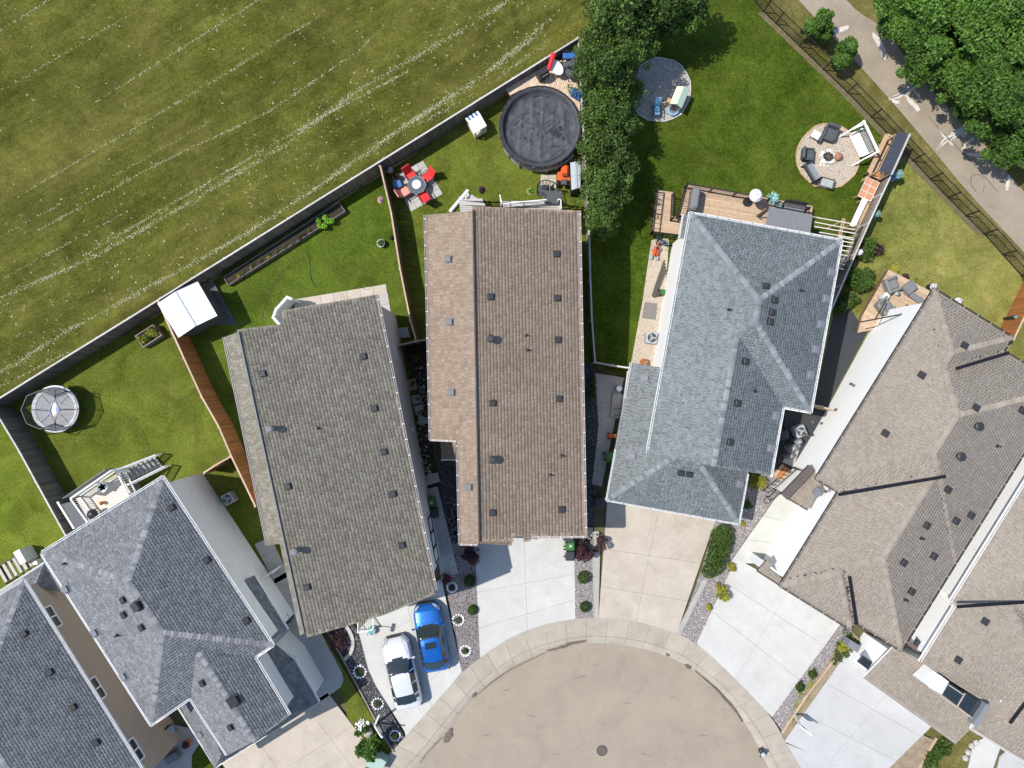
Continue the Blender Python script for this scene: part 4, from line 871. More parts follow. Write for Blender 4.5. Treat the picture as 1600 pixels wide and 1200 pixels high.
walls(h5, r5, offset_poly([tuple(p) for p in F5.poly(na5)], .5), m_stW)
gutter(h5, [F5.w(*p) for p in na5 + na5[:1]], m_gutD, wdt=.1, ticks=True, tick_mat=m_gutP, sp=.9)
def flash(t, roof, a, b, mat=m_flash, wd=.18):
    p, _ = roof.at(*a); q, _ = roof.at(*b); p = p+Vector((0,0,.10)); q = q+Vector((0,0,.10)); n = 8; mb = MB()
    pts = []
    for i in range(n+1):
        s = p+(q-p)*i/n; pts.append(s)
    mb.bar(p, q, wd, .05); mk('valley_flashing', mb, mat, t)
flash(h5, r5, (1309, 772.5), (1476, 744)); flash(h5, r5, (1575, 551), (1492, 576)); flash(h5, r5, (1337, 975), (1326, 900))
vents(h5, r5, [(1507, 540), (1525, 637), (1597, 641), (1481, 765), (1448, 821), (1412, 879), (1459, 869), (1494, 814), (1424, 924), (1517, 805)], mesh_vK, az=-2.13)
vents(h5, r5, [(1383, 677), (1440, 586)], mesh_vK, az=-2.13); vents(h5, r5, [(1414, 937), (1439, 841), (1558, 697)], mesh_pipe, name='vent_pipe', level=True); vents(h5, r5, [(1526, 666), (1498, 713)], mesh_turb, name='round_vent', level=True)
# side entry roof and front corner porch roof
r5b = Roof(); r5b.face([PZ(1225, 775, 3.0), PZ(1266, 729, 3.0), PZ(1305, 762, 3.5), PZ(1262, 797, 3.0)], 0); r5b.face([PZ(1183, 892, 3.0), PZ(1198, 874, 3.0), PZ(1208, 886, 3.05), PZ(1224, 909, 3.0), PZ(1220, 915, 2.95)], 1)
r5b.faces = []
pp = plane_pts(PZ(1225, 775, 3.0), PZ(1266, 729, 3.0), PZ(1262, 797, 3.25)); r5b.face([on(pp, *p) for p in ((1225, 775), (1266, 729), (1270, 733), (1286, 752), (1262, 797))], 0)
pq = plane_pts(PZ(1183, 892, 3.0), PZ(1198, 874, 3.0), PZ(1220, 915, 3.2)); r5b.face([on(pq, *p) for p in ((1183, 892), (1198, 875), (1207, 882), (1201, 889), (1224, 907), (1219, 915))], 1)
build_roof(h5, r5b, sh_tan, cap_tan, m_fasD, caps=False, thick=.14); gutter(h5, [on(pp, 1225, 775), on(pp, 1262, 797)], m_gutD, wdt=.07, ticks=True, tick_mat=m_gutP); gutter(h5, [on(pq, 1183, 892), on(pq, 1219, 915)], m_gutD, wdt=.07)
mb = MB(); mb.bar(PZ(1225, 776, 3.25), PZ(1268, 731, 3.25), .5, .25); mk('entry_parapet', mb, m_fasB, h5)
mb = MB(); mb.prism([tuple(PZ(a, b, 3.0).to_2d()) for a, b in ((1236, 773), (1268, 741), (1283, 753), (1261, 789))], -.3, 2.8); mb.prism([tuple(PZ(a, b, 3.0).to_2d()) for a, b in ((1190, 889), (1199, 880), (1223, 900), (1217, 908))], -.3, 2.75); mk('entry_wall', mb, m_stW, h5)
mb = MB(); mb.cbox(PZ(1277, 769, 3.45), (.5, .45, .2), .04, rz=.9); mk('roof_box', mb, m_ventS, h5)
mb = MB()
mb.bar(P(1345, 503, 3.0), P(1436, 486, 3.0), .08, .08); mk('awning_bar', mb, m_blk, h5)
for a, b in (((1368, 498), (1384, 470)), ((1408, 491), (1418, 476))):
    mb = MB(); mb.bar(P(*a, 3.0), P(*b, 1.9), .06); mk('awning_arm', mb, m_blk, h5)
for a, b, z in ((1269, 659, 3.4), (1260, 679, 2.2), (1330, 600, 2.6), (1306, 640, 1.2), (1290, 768, 4.2)):
    p_ = PZ(a, b, z); mb = MB(); mb.cbox(p_, (.16, .16, .22), .03, rz=.5); mk('wall_fitting', mb, m_gutB, h5)
# --- tan-roofed house bottom right --------------------------------------------------------
h6 = thing('tan_roof_house_corner', 'tan shingled house with dark framed front glazing in the bottom right corner', 'house', onz(*P(1540, 1040).to_2d()), world=True)
F6 = Frame(D5, N5, 4.9); r6 = Roof()
r6.hip(F6.rect(1757, 2040, -420, 16), 4.9, .11, 0); r6.hip(F6.rect(1766, 2040, -80, 119), 4.9, .11, 1, e1='hip'); r6.hip(F6.rect(1889, 2040, -20, 166), 4.9, .11, 2)
build_roof(h6, r6, sh_tan, cap_tan, m_fasW, th=(.004, .009))
na6 = [(1757, -420), (2040, -420), (2040, 166), (1889, 166), (1889, 119), (1766, 119), (1766, 16), (1757, 16)]
walls(h6, r6, offset_poly([tuple(p) for p in F6.poly(na6)], .5), m_stW)
gutter(h6, [F6.w(1757, -420), F6.w(1757, 16), F6.w(1766, 16), F6.w(1766, 119)], m_gutW, wdt=.14); gutter(h6, [F6.w(1889, 119), F6.w(1889, 166), F6.w(2040, 166)], m_gutW, wdt=.09)
flash(h6, r6, (1494, 947), (1600, 940)); flash(h6, r6, (1576, 1129), (1612, 1082)); 
g6 = plane_pts(PZ(1350, 1058, 2.9), PZ(1494, 1161, 2.9), PZ(1396, 1011, 3.7)); r6b = Roof(); r6b.face([on(g6, *p) for p in ((1350, 1058), (1494, 1161), (1521, 1136), (1450, 1075), (1474, 1058), (1436, 1030), (1396, 1011))], 0)
g6f = [on(g6, *p) for p in ((1350, 1058), (1494, 1161), (1524, 1132), (1543, 1090), (1474, 1035), (1436, 1030), (1396, 1011))]; r6b.faces = []; r6b.face(g6f, 0)
build_roof(h6, r6b, sh_tan, cap_tan, m_fasW, caps=False, thick=.15); gutter(h6, [on(g6, 1350, 1058.5), on(g6, 1494, 1162)], m_gutP, wdt=.08)
mb = MB(); mb.prism(offset_poly([tuple(p.to_2d()) for p in g6f], .35), -.3, lambda x, y: 2.72); mk('garage_wall', mb, m_stW, h6)
# glazed recess over the garage: white reveal, two dark panes with frames, grey end wall
def recess(pts, z, dz): return [PZ(a, b, z) for a, b in pts]
zz = 5.35
def flatbox(t, name, pts, z, th, mat):
    mb = MB(); mb.prism([tuple(PZ(a, b, z).to_2d()) for a, b in pts], z-th, z); return mk(name, mb, mat, t)
flatbox(h6, 'reveal', ((1450, 1072), (1469, 1055), (1482, 1065), (1471, 1085)), zz, 1.6, m_stW)
flatbox(h6, 'window', ((1472, 1085), (1482, 1066), (1508, 1083), (1496, 1103)), zz-.02, 1.5, m_gls)
flatbox(h6, 'window', ((1497, 1103), (1509, 1083), (1534, 1098), (1519, 1121)), zz-.02, 1.5, m_gls)
mb = MB()
for a, b in (((1450, 1073), (1519, 1122)), ((1471, 1085), (1482, 1065)), ((1496, 1103), (1508, 1083)), ((1482, 1070), (1506, 1086))): mb.bar(PZ(*a, zz), PZ(*b, zz), .05, .06)
mk('window_frame', mb, m_gutP, h6)
mb = MB(); mb.bar(PZ(1519, 1131, zz+.05), PZ(1540, 1099, zz+.05), .3, .5); mk('end_wall', mb, m_steel, h6)
vents(h6, r6, [(1539, 971), (1497, 1031)], mesh_vK, az=-2.13); vents(h6, r6b, [(1453, 1047)], mesh_vS, az=-2.13)
flatbox(h6, 'window', ((1433, 998), (1450, 1011), (1443, 1021), (1427, 1008)), 3.4, .1, m_gls); mb = MB(); mb.bar(PZ(1418, 1004, 3.4), PZ(1440, 1020, 3.4), .25, .1); mk('sill', mb, m_gutB, h6)
flatbox(h6, 'side_box', ((1329, 1000), (1345, 1010), (1340, 1020), (1324, 1010)), .9, .9, m_ventS)
# window of the white walls
mb = MB(); pw = [tuple(P(a, b).to_2d()) for a, b in ((1352, 1000), (1392, 1012), (1368, 1036), (1334, 1020))]; mb.prism(pw, -.2, 2.2); mk('front_step_wall', mb, m_stW, h6)
flatbox(h6, 'window', ((1350, 1025), (1366, 1037), (1358, 1048), (1341, 1035)), 2.3, .2, m_gls)
# ------------------------------------------------------------------ fences
def fence(name, label, tops, h, mat, capm, bw=.14, side=1, group=None, sp=2.4, cat='fence', boards=True, capw=.1, postmat=None):
    """tops: pixels of the top line. boards hang on the inner side; posts outside."""
    w = [P(a, b, h) for a, b in tops]; t = thing(name, label, cat, onz(w[0].x, w[0].y), group, world=True)
    bmb = MB(); bmb.box((0,0,h/2-.03), (bw-.008, .022, h-.06)); bme = mesh_of('board', bmb, mat)
    pmb = MB(); pmb.box((0,0,h/2-.1), (.1, .1, h+.2)); pme = mesh_of('post', pmb, postmat or capm)
    for a, b in zip(w[:-1], w[1:]):
        d = (b-a).to_2d(); L = d.length; d /= L; n = Vector((-d.y, d.x))*side; rz = math.atan2(d.y, d.x)
        k = max(1, round(L/bw)); bs = L/k
        for i in range(k):
            p = a.to_2d()+d*(bs*(i+.5)); dz = R.uniform(-.012, .012)
            piece('board', bme, t, onz(p.x, p.y, dz)+Vector((n.x, n.y, 0))*.03, rot=(0, R.uniform(-.006, .006), rz))
        m = max(1, round(L/sp))
        for i in range(m+1):
            p = a.to_2d()+d*(L*i/m)-n*.04; piece('post', pme, t, onz(p.x, p.y), rz=rz)
        for z in (.35, h-.35):
            mb = MB(); 
            for i in range(m): p = a.to_2d()+d*(L*i/m)-n*.02; q = a.to_2d()+d*(L*(i+1)/m)-n*.02; mb.bar(onz(p.x, p.y, z), onz(q.x, q.y, z), .045, .09)
            mk('rail', mb, mat, t, kind='stuff')
        for i in range(m):
            p = a.to_2d()+d*(L*i/m+.004); q = a.to_2d()+d*(L*(i+1)/m-.004); mb = MB(); mb.bar(onz(p.x, p.y, h), onz(q.x, q.y, h), capw, .035); mk('cap_board', mb, capm, t)
    return t
fence('long_back_fence', 'long weathered grey board fence with pale cap between the field and the back yards', [fb(-60), fb(100), fb(300), fb(500), fb(700), fb(903)], 1.85, m_wGry, m_wCap, bw=.2, side=-1)
fence('side_fence', 'weathered grey board fence left of the trampoline yard', [(-22, 634), (0, 655), (30, 705), (82, 800), (107, 845)], 1.85, m_wGry, m_wCap, side=1)
fence('side_fence', 'orange stained board fence running from the white roofed shed', [(247, 470), (260, 500), (315, 620), (342, 667), (361, 712), (399, 791)], 2.2, m_wOr, m_wCapO, side=1)
fence('gate_fence', 'short brown board fence between the orange fence and the grey house', [(361, 713), (338, 726), (318, 739)], 1.8, m_wOr, m_wCapO, side=-1)
fence('side_fence', 'tan capped board fence beside the red chair patio', [(594, 259), (611, 332), (625, 420), (641, 500), (650, 531)], 1.8, m_wBr, m_wCapO, side=1)
fence('gate_fence', 'brown cross fence joining the taupe and brown roofed houses', [(617, 541), (650, 533), (669, 530)], 1.8, m_wBr, m_wCapO, side=1)
fence('side_fence', 'light grey fence under the tree row, right of the brown roofed house', [(903, 62), (912, 210), (921, 375), (925, 500), (930, 566)], 1.5, m_wLt, m_wCap, side=1)
fence('gate_fence', 'low grey cross fence behind the lower blue grey roof', [(930, 566), (957, 571), (984, 575)], 1.5, m_wLt, m_wCap, side=-1)
fence('side_fence', 'weathered fence with pale cap along the pergola and the planter', [(1416, 214), (1400, 257), (1357, 350), (1315, 447), (1292, 500), (1264, 566)], 1.8, m_wLt, m_wCap, side=1)
fence('side_fence', 'cedar orange fence at the right edge of the dry lawn', [(1584, 530), (1600, 497), (1650, 400)], 1.8, m_wOr, m_wCapO, side=1)
fence('gate_fence', 'short wood gate between the blue grey and white houses', [(1269, 632), (1285, 636), (1302, 641)], 1.8, m_wdN, m_wCapO, side=-1)
# black metal fence by the trail
def metal_fence():
    tops = [(1180, -30), (1205, 0), (1225, 19), (1340, 130), (1417, 210), (1502, 300), (1560, 358), (1620, 425), (1700, 520)]
    w = [P(a, b, 1.5) for a, b in tops]; t = thing('metal_fence', 'black metal picket fence between the lawns and the trail', 'fence', onz(w[0].x, w[0].y), world=True)
    m = MB(); m.box((0,0,.75), (.06, .06, 1.55)); pm = mesh_of('post', m, m_blk); pk = MB()
    for a, b in zip(w[:-1], w[1:]):
        d = (b-a).to_2d(); L = d.length; d /= L; n = max(1, round(L/1.9)); 
        for i in range(n):
            p = a.to_2d()+d*(L*i/n); q = a.to_2d()+d*(L*(i+1)/n); piece('post', pm, t, onz(p.x, p.y), rz=math.atan2(d.y, d.x))
            mb = MB(); mb.bar(onz(p.x, p.y, 1.46), onz(q.x, q.y, 1.46), .045, .04); mk('rail', mb, m_blk, t); mb = MB(); mb.bar(onz(p.x, p.y, .15), onz(q.x, q.y, .15), .04, .04); mk('rail', mb, m_blk, t)
            k = int((q-p).length/.12)
            for j in range(k): r = p+(q-p)*(j+.5)/k; pk.bar(onz(r.x, r.y, .1), onz(r.x, r.y, 1.45), .018, up=(1,0,0))
    mk('picket', pk, m_blk, t, kind='stuff')
metal_fence()
sheet('mulch_strip', [(a[0], a[1]) for a in mf[1:7]] + [(a[0]-.38, a[1]-.1) for a in mf[1:7]][::-1], m_mulch, .028, world=True)
# railing helper: pts are world points of the top rail
def railing(t, pts, h, mat, name='railing', pick=.12, post=.06, rail=.05, pk=.02, posts=1.6, glass=None):
    m = MB(); s = MB()
    for a, b in zip(pts[:-1], pts[1:]):
        a = Vector(a); b = Vector(b); m.bar(a, b, rail, rail); m.bar(a-Vector((0,0,h-.1)), b-Vector((0,0,h-.1)), rail*.8, rail*.8); L = (b-a).length; n = max(1, round(L/posts))
        for i in range(n+1): p = a+(b-a)*i/n; m.bar(p-Vector((0,0,h)), p+Vector((0,0,.03)), post, up=(1,0,0))
        if pick:
            k = int(L/pick)
            for i in range(k): p = a+(b-a)*(i+.5)/k; s.bar(p-Vector((0,0,h-.1)), p, pk, up=(1,0,0))
    mk(name, m, mat, t, kind='stuff')
    if pick: mk('baluster', s, mat, t, kind='stuff')
def deck(name, label, poly, z, mat, dirpx, bw=.14, skirt=None, group=None, cat='deck'):
    """boarded deck: pixel polygon at height z above local ground; boards run along dirpx"""
    c = [P(a, b, z) for a, b in poly]; zz = sum(p.z for p in c)/len(c); c = [PZ(a, b, zz) for a, b in poly]
    cx = sum(p.x for p in c)/len(c); cy = sum(p.y for p in c)/len(c)
    t = thing(name, label, cat, onz(cx, cy), group, world=True)
    d = (P(*dirpx[1])-P(*dirpx[0])).to_2d().normalized(); n = Vector((-d.y, d.x)); us = [p.to_2d().dot(d) for p in c]; vs = [p.to_2d().dot(n) for p in c]
    v = min(vs); pl = [(a, b) for a, b in zip(us, vs)]
    while v < max(vs):
        sub = list(pl)
        for lim, sg in ((v+.007, 1), (v+bw-.007, -1)):
            o = []
            for i in range(len(sub)):
                p, q = sub[i-1], sub[i]; dp = (p[1]-lim)*sg; dq = (q[1]-lim)*sg
                if (dp >= 0) != (dq >= 0): k = dp/(dp-dq); o.append((p[0]+(q[0]-p[0])*k, p[1]+(q[1]-p[1])*k))
                if dq >= 0: o.append(q)
            sub = o
            if len(sub) < 3: break
        if len(sub) >= 3:
            mb = MB(); mb.prism([tuple(d*a+n*b) for a, b in sub], zz-.03, zz+R.uniform(-.002, .002)); mk('board', mb, mat, t)
        v += bw
    g0 = min(G(p.y) for p in c)
    if skirt and zz-g0 > .15:
        mb = MB(); mb.prism(offset_poly([tuple(p.to_2d()) for p in c], .03), g0-.1, zz-.035); mk('skirt', mb, skirt, t)
    return t, zz
# ------------------------------------------------------------------ cars
def car(name, label, px, py, heading, L, Wd, prof, paint, sun_roof=None, tail=m_dred, rear_plate=True):
    """prof: dict of fractions from the nose: ws0, ws1 windshield, rr roof end, rg rear glass end; heights"""
    c = P(px, py, .7); t = thing(name, label, 'car', onz(c.x, c.y, .05), rz=heading-PI/2)
    NS_ = 110; xs = np.linspace(0, 1, NS_+1); hw = Wd/2
    f = lambda k: np.array(prof[k]); zc = np.interp(xs, f('zx'), f('zz')); zb = np.interp(xs, f('bx'), f('bz')); yr = np.interp(xs, f('rx'), f('ry'))
    ker = np.array([1,2,3,2,1])/9; sm = lambda a: np.convolve(np.pad(a, 2, mode='edge'), ker, 'valid'); zc, zb, yr = sm(zc), sm(zb), sm(yr)
    front = np.clip(xs/.13, 0, 1); rear = np.clip((1-xs)/.10, 0, 1); wf = (1-.36*(1-front)**2.2)*(1-.26*(1-rear)**2.2)*np.interp(xs, [0,.2,.5,.85,1], [.97,1,1.0,.985,.95])
    V = []; Yp = lambda i, s: L*(.5-xs[i])
    for i in range(NS_+1):
        w_ = hw*wf[i]; b = zb[i]; z = zc[i]; r = yr[i]*w_; cab = z-b
        bot = .22 if .03 < xs[i] < .97 else .30
        half = [(w_*.93, bot), (w_*1.0, bot+.22), (w_*1.0, b-.18), (w_*.965, b-.03), (w_*.93 if cab > .12 else w_*.9, b+.01 if cab > .12 else b+.3*cab), (r, b+cab*.90 if cab > .12 else b+.55*cab), (r*.86, z-.022 if cab > .12 else b+.8*cab), (r*.45, z-.004), (0, z)]
        row = [(-x, Yp(i, 0), zz) for x, zz in half[:-1]] + [(0, Yp(i, 0), half[-1][1])] + [(x, Yp(i, 0), zz) for x, zz in half[:-1][::-1]]
        V.append(row)
    m = len(V[0]); quads = {k: [] for k in ('body', 'windshield', 'rear_window', 'side_window', 'bumper_trim')}
    seam = []
    for i in range(NS_):
        x = (xs[i]+xs[i+1])/2
        for j in range(m-1):
            jj = min(j, m-2-j); k = 'body'
            yq = (abs(V[i][j][0]+V[i][j+1][0])/2/hw)**2
            if jj >= 5 and prof['ws0']+.075*yq < x < prof['ws1']+.05*yq: k = 'windshield'
            elif jj >= 5 and prof['rr']-.03*yq < x < prof['rg']-.06*yq: k = 'rear_window'
            elif jj == 4 and prof['sw0'] < x < prof['sw1'] and not any(abs(x-pl) < .008 for pl in prof['pil']): k = 'side_window'
            elif jj == 0: k = 'bumper_trim'
            quads[k].append((i*m+j, (i+1)*m+j, (i+1)*m+j+1, i*m+j+1))
    flat = [p for r in V for p in r]
    for k, mt in (('body', paint), ('windshield', m_carglass), ('rear_window', m_carglass), ('side_window', m_carglass), ('bumper_trim', m_blk)):
        if not quads[k]: continue
        groups = [quads[k]] if k != 'side_window' else [[q for q in quads[k] if flat[q[0]][0] < 0], [q for q in quads[k] if flat[q[0]][0] > 0]]
        for qs in groups:
            used = sorted(set(a for q in qs for a in q)); mp = {a: b for b, a in enumerate(used)}; mb = MB(); mb.add([flat[a] for a in used], [tuple(mp[a] for a in q) for q in qs]); o = mk(k, mb, mt, t, smooth=True)
    # ends closed
    mb = MB(); mb.add(V[0], [tuple(range(m))]); mb.add(V[-1], [tuple(range(m-1, -1, -1))]); mk('end_panel', mb, paint, t, kind='stuff')
    surf = lambda fx, fy: (lambda i: (fy*hw*wf[i], L*(.5-xs[i])))(int(fx*NS_))
    def zat(fx, y):
        i = int(fx*NS_); row = V[i]; ys = [p[0] for p in row]; return float(np.interp(y, ys, [p[2] for p in row]))
    if sun_roof:
        a0, a1, w_ = sun_roof; mb = MB(); ya = L*(.5-a0); yb = L*(.5-a1); mb.prism([(-w_, ya), (w_, ya), (w_, yb), (-w_, yb)], zat((a0+a1)/2, 0)-.04, zat((a0+a1)/2, 0)+.006); mk('sunroof', mb, m_carglass, t)
    for s in (-1, 1):
        y = L*(.5-prof['ws0']-.05); mb = MB(); mb.cbox((s*(hw+.10), y, prof['bz'][2]+.03), (.22, .12, .14), .04); mb.bar((s*(hw-.08), y, prof['bz'][2]-.02), (s*(hw+.04), y, prof['bz'][2]+.01), .05); mk('mirror', mb, paint, t)
        y0, y1, y2 = L*.5-.08, L*.5-.30, L*.5-.52; mb = MB()
        mb.add([(s*hw*.50, y0+.02, .60), (s*hw*.74, y0-.10, .61), (s*hw*.93, y1-.14, .66), (s*hw*.97, y2, .70), (s*hw*.88, y2+.02, .735), (s*hw*.66, y1-.02, .70), (s*hw*.48, y0-.05, .645)], [(0,1,2,3,4,5,6) if s > 0 else (6,5,4,3,2,1,0)]); 
        for v in range(len(mb.v)): mb.v[v] = (mb.v[v][0]*1.01, mb.v[v][1], mb.v[v][2]+.035)
        mk('headlight', mb, m_headlight, t)
        mb = MB(); yy = -L*.5; mb.cbox((s*hw*.80, yy+.16, prof['bz'][-1]-.10), (.16, .34, .15), .04, rz=s*.35); mk('tail_light', mb, tail, t)
        for fy in (.5-prof['wh0'], .5-prof['wh1']):
            cw = Vector((s*(hw-.13), L*fy, .32)); mb = MB(); mb.cyl(cw-Vector((.11, 0, 0)), cw+Vector((.11, 0, 0)), .33, n=20); wh = mk('tyre', mb, m_tyre, t); mb = MB(); e = cw+Vector((s*.085, 0, 0)); mb.cyl(e, e+Vector((s*.03, 0, 0)), .21, .19, n=12); mk('rim', mb, m_steel, wh)
    # panel seams: hood, doors
    mb = MB()
    for s in (-1, 1):
        pts = [(s*hw*.70*np.interp(a, [.05, .25], [.8, 1.12]), a) for a in np.linspace(.05, prof['ws0']-.01, 6)]
        pr = None
        for y, a in pts:
            i = int(a*NS_); q = Vector((y*wf[i], L*(.5-xs[i]), zat(a, y*wf[i])+.004))
            if pr: mb.bar(pr, q, .016, .01)
            pr = q
    mk('hood_seam', mb, m_seam, t, kind='stuff')
    mb = MB()
    mb.cbox((0, L*.5-.02, .52), (Wd*.5, .08, .2), .02); mb.cbox((0, L*.5-.02, .30), (Wd*.62, .12, .08), .02); mk('grille', mb, m_blk, t); mb = MB(); mb.cbox((0, -L*.5+.01, .33), (Wd*.7, .1, .14), .03); mk('rear_bumper_trim', mb, m_blk, t)
    mb = MB()
    for s in (-1, 1): mb.bar((s*.06+.25*s, L*(.5-prof['ws0'])+.02, zat(prof['ws0'], 0)+.0), (s*.06-.1*s, L*(.5-prof['ws0'])-.16, zat(prof['ws0']+.03, 0)+.02), .02, .015)
    mk('wiper', mb, m_blk, t, kind='stuff')
    for s in (-1, 1):
        mb = MB()
        for a, b in zip(np.linspace(prof['ws1'], prof['rr'], 8)[:-1], np.linspace(prof['ws1'], prof['rr'], 8)[1:]):
            i0, i1 = int(a*NS_), int(b*NS_); p0 = V[i0][5 if s < 0 else m-6]; p1 = V[i1][5 if s < 0 else m-6]; mb.bar(Vector(p0)+Vector((0,0,.012)), Vector(p1)+Vector((0,0,.012)), .03, .02)
        mk('roof_trim', mb, m_seam, t)
    return t
m_carglass = M('car_glass', (0.012,0.02,0.022), 0.04, .1, 1, spec=.8, coat=.3); m_seam = M('panel_gap', (.01,.01,.012), .6)
m_headlight = M('headlight_lens', (.30,.32,.34), .12, .1, 4, spec=.8, coat=.6)
m_paintB = M('car_paint_blue', (0.0,0.105,0.42), .28, .03, 1, metal=.45, coat=1.0); m_paintW = M('car_paint_white', (0.60,0.61,0.65), .22, .01, 1, coat=1.0, metal=.15)
hdg = lambda a, b: math.atan2(-(b[1]-a[1]), b[0]-a[0])
car('parked_car', 'bright blue car with a sunroof, on the right side of the driveway', 674, 996, hdg((683, 1050), (663.5, 943)), 4.45, 1.80,
    dict(zx=[0,.03,.10,.24,.29,.44,.55,.70,.80,.93,.97,1], zz=[.42,.62,.80,.96,1.0,1.38,1.45,1.43,1.37,1.06,.98,.60], bx=[0,.04,.24,.5,.8,.95,1], bz=[.40,.60,.86,.93,.98,.94,.58],
        rx=[0,.26,.30,.42,.6,.78,.92,1], ry=[.90,.88,.84,.70,.69,.67,.74,.85], ws0=.275, ws1=.455, rr=.80, rg=.925, sw0=.33, sw1=.86, pil=(.46, .62, .78), wh0=.19, wh1=.79), m_paintB, sun_roof=(.51, .60, .36))
car('parked_car', 'white car with dark rear window, on the left side of the driveway', 628, 1051, hdg((641, 1103), (616.5, 1000)), 4.7, 1.82,
    dict(zx=[0,.03,.10,.24,.28,.44,.55,.66,.78,.92,.97,1], zz=[.42,.62,.80,.96,1.0,1.36,1.43,1.40,1.30,1.06,1.02,.60], bx=[0,.04,.24,.5,.8,.95,1], bz=[.40,.60,.86,.93,.98,.96,.58],
        rx=[0,.26,.30,.42,.6,.78,.92,1], ry=[.90,.88,.84,.68,.68,.66,.76,.85], ws0=.265, ws1=.45, rr=.765, rg=.905, sw0=.32, sw1=.84, pil=(.455, .62, .77), wh0=.20, wh1=.79), m_paintW)
# ------------------------------------------------------------------ trees and plants
def lobes(n, cx, cy, cz, rx, rz, rr=.5, seed=1):
    r = random.Random(seed); out = []
    for i in range(n):
        a = r.uniform(0, 2*PI); d = rx*math.sqrt(r.uniform(0, 1))*.75; z = cz+r.uniform(-.75, .8)*rz*(1-(d/rx)**2*.6); s = rx*rr*r.uniform(.7, 1.25)
        out.append((cx+d*math.cos(a), cy+d*math.sin(a), z, s, s, s*r.uniform(.6, .9)))
    for i in range(n//2):
        a = r.uniform(0, 2*PI); d = rx*r.uniform(.85, 1.12); z = cz+r.uniform(-.6, .45)*rz; s = rx*rr*r.uniform(.28, .5); out.append((cx+d*math.cos(a), cy+d*math.sin(a), z, s*1.2, s*1.2, s))
    return out
def limb_mesh(h, r, seed, n=6, spread=1.4):
    q = random.Random(seed); mb = MB(); p = Vector((0,0,-.2)); pts = [p]
    for i in range(5): p = p+Vector((q.uniform(-.12, .12), q.uniform(-.12, .12), h/5)); pts.append(p)
    for i in range(5): mb.cyl(pts[i], pts[i+1], r*(1-i*.17), r*(1-(i+1)*.17), n=8, caps=False)
    for i in range(n):
        b = pts[q.randint(2, 4)]; a = q.uniform(0, 2*PI); e = b+Vector((math.cos(a)*spread, math.sin(a)*spread, q.uniform(.8, 1.8))); mb.cyl(b, e, r*.4, r*.1, n=6, caps=False)
    return mb
def tree_kinds(prefix, mat, kinds, nl, size, h, rx, rz, ln, trunk_h, up, seed0):
    out = []
    for k in range(kinds):
        cr = leaves('crown', lobes(ln, 0, 0, h, rx, rz, .36, seed0+k), mat, nl, size, up, seed=seed0+k, shell=.6)
        out.append((cr, mesh_of('trunk', limb_mesh(trunk_h, .16, seed0+k), m_bark)))
    return out
def put_tree(kind, px, py, hh, rot, sc, label, group, name='tree', sz=1.0):
    p = P(px, py, hh); g = onz(p.x, p.y); t = thing(name, label, 'tree', g, group); t.rotation_euler = (0, 0, rot); t.scale = (sc, sc, sc*sz)
    for nm, me in zip(('crown', 'trunk'), kind):
        o = bpy.data.objects.new(nm, me); C.objects.link(o); o.parent = t
    return t
poplars = tree_kinds('row', lf_a, 3, 11000, .085, 4.3, 1.85, 2.9, 40, 5.2, .3, 40)
rows = [(1058, 10, .95, 'rightmost tree of the row at the top edge, casting shade on the large lawn'), (1014, 28, .95, 'leafy tree at the top edge just left of the rightmost one in the row'), (968, 22, 1.1, 'leafy tree over the end of the back fence, at the top of the row'),
    (938, 76, .82, 'leafy tree overhanging the chairs on the pool deck'), (976, 84, .85, 'leafy tree left of the top of the pebble circle'), (940, 124, .95, 'broad leafy tree between the pool deck and the pebble circle'), (984, 146, .5, 'small tree touching the left rim of the pebble circle'),
    (940, 172, .8, 'leafy tree at the right rim of the covered pool'), (962, 200, .72, 'leafy tree leaning over the large lawn below the pebble circle'), (944, 236, .82, 'leafy tree above the grey garden storage box'), (962, 268, .66, 'leafy tree right of the grey garden storage box'), (942, 302, .8, 'leafy tree above the top right corner of the brown roof'), (940, 348, .58, 'smallest tree, at the lower end of the row by the brown roof corner')]
for i, (x, y, s, lb) in enumerate(rows): put_tree(poplars[i % 3], x, y, 3.6*s, i*1.7, s, lb, 'row of leafy trees along the light grey fence')
woods = tree_kinds('woods', lf_b, 3, 30000, .105, 5.2, 2.8, 2.7, 20, 5.5, .3, 70)
wl_ = [(1415, 22, .78, 'woods tree nearest the trail at the top edge'), (1452, 82, .72, 'woods tree overhanging the right edge of the trail below the topmost one'), (1480, 20, .95, 'rounded woods tree second from the trail at the top edge'), (1512, 88, 1.0, 'broad crowned woods tree in the middle of the clump'),
    (1555, 30, 1.05, 'tall woods tree at the top edge near the right corner'), (1535, 148, .95, 'woods tree with its crown over the bend of the trail'), (1588, 105, .95, 'woods tree at the right edge in the middle of the clump'), (1592, 205, .8, 'lowest woods tree at the right edge of the photo'),
    (1620, 25, 1.0, 'woods tree in the top right corner'), (1640, 160, 1.0, 'woods tree just cut by the right edge'), (1500, -45, 1.1, 'woods tree cut by the top edge'), (1590, -50, 1.1, 'woods tree cut by the top edge near the corner')]  # trees centred beyond the frame edge are extras, added for their shadows
for i, (x, y, s, lb) in enumerate(wl_): put_tree(woods[i % 3], x+10, y-2, 3.7*s, i*2.1, s, lb, 'trees of the woods beside the trail', sz=.78)
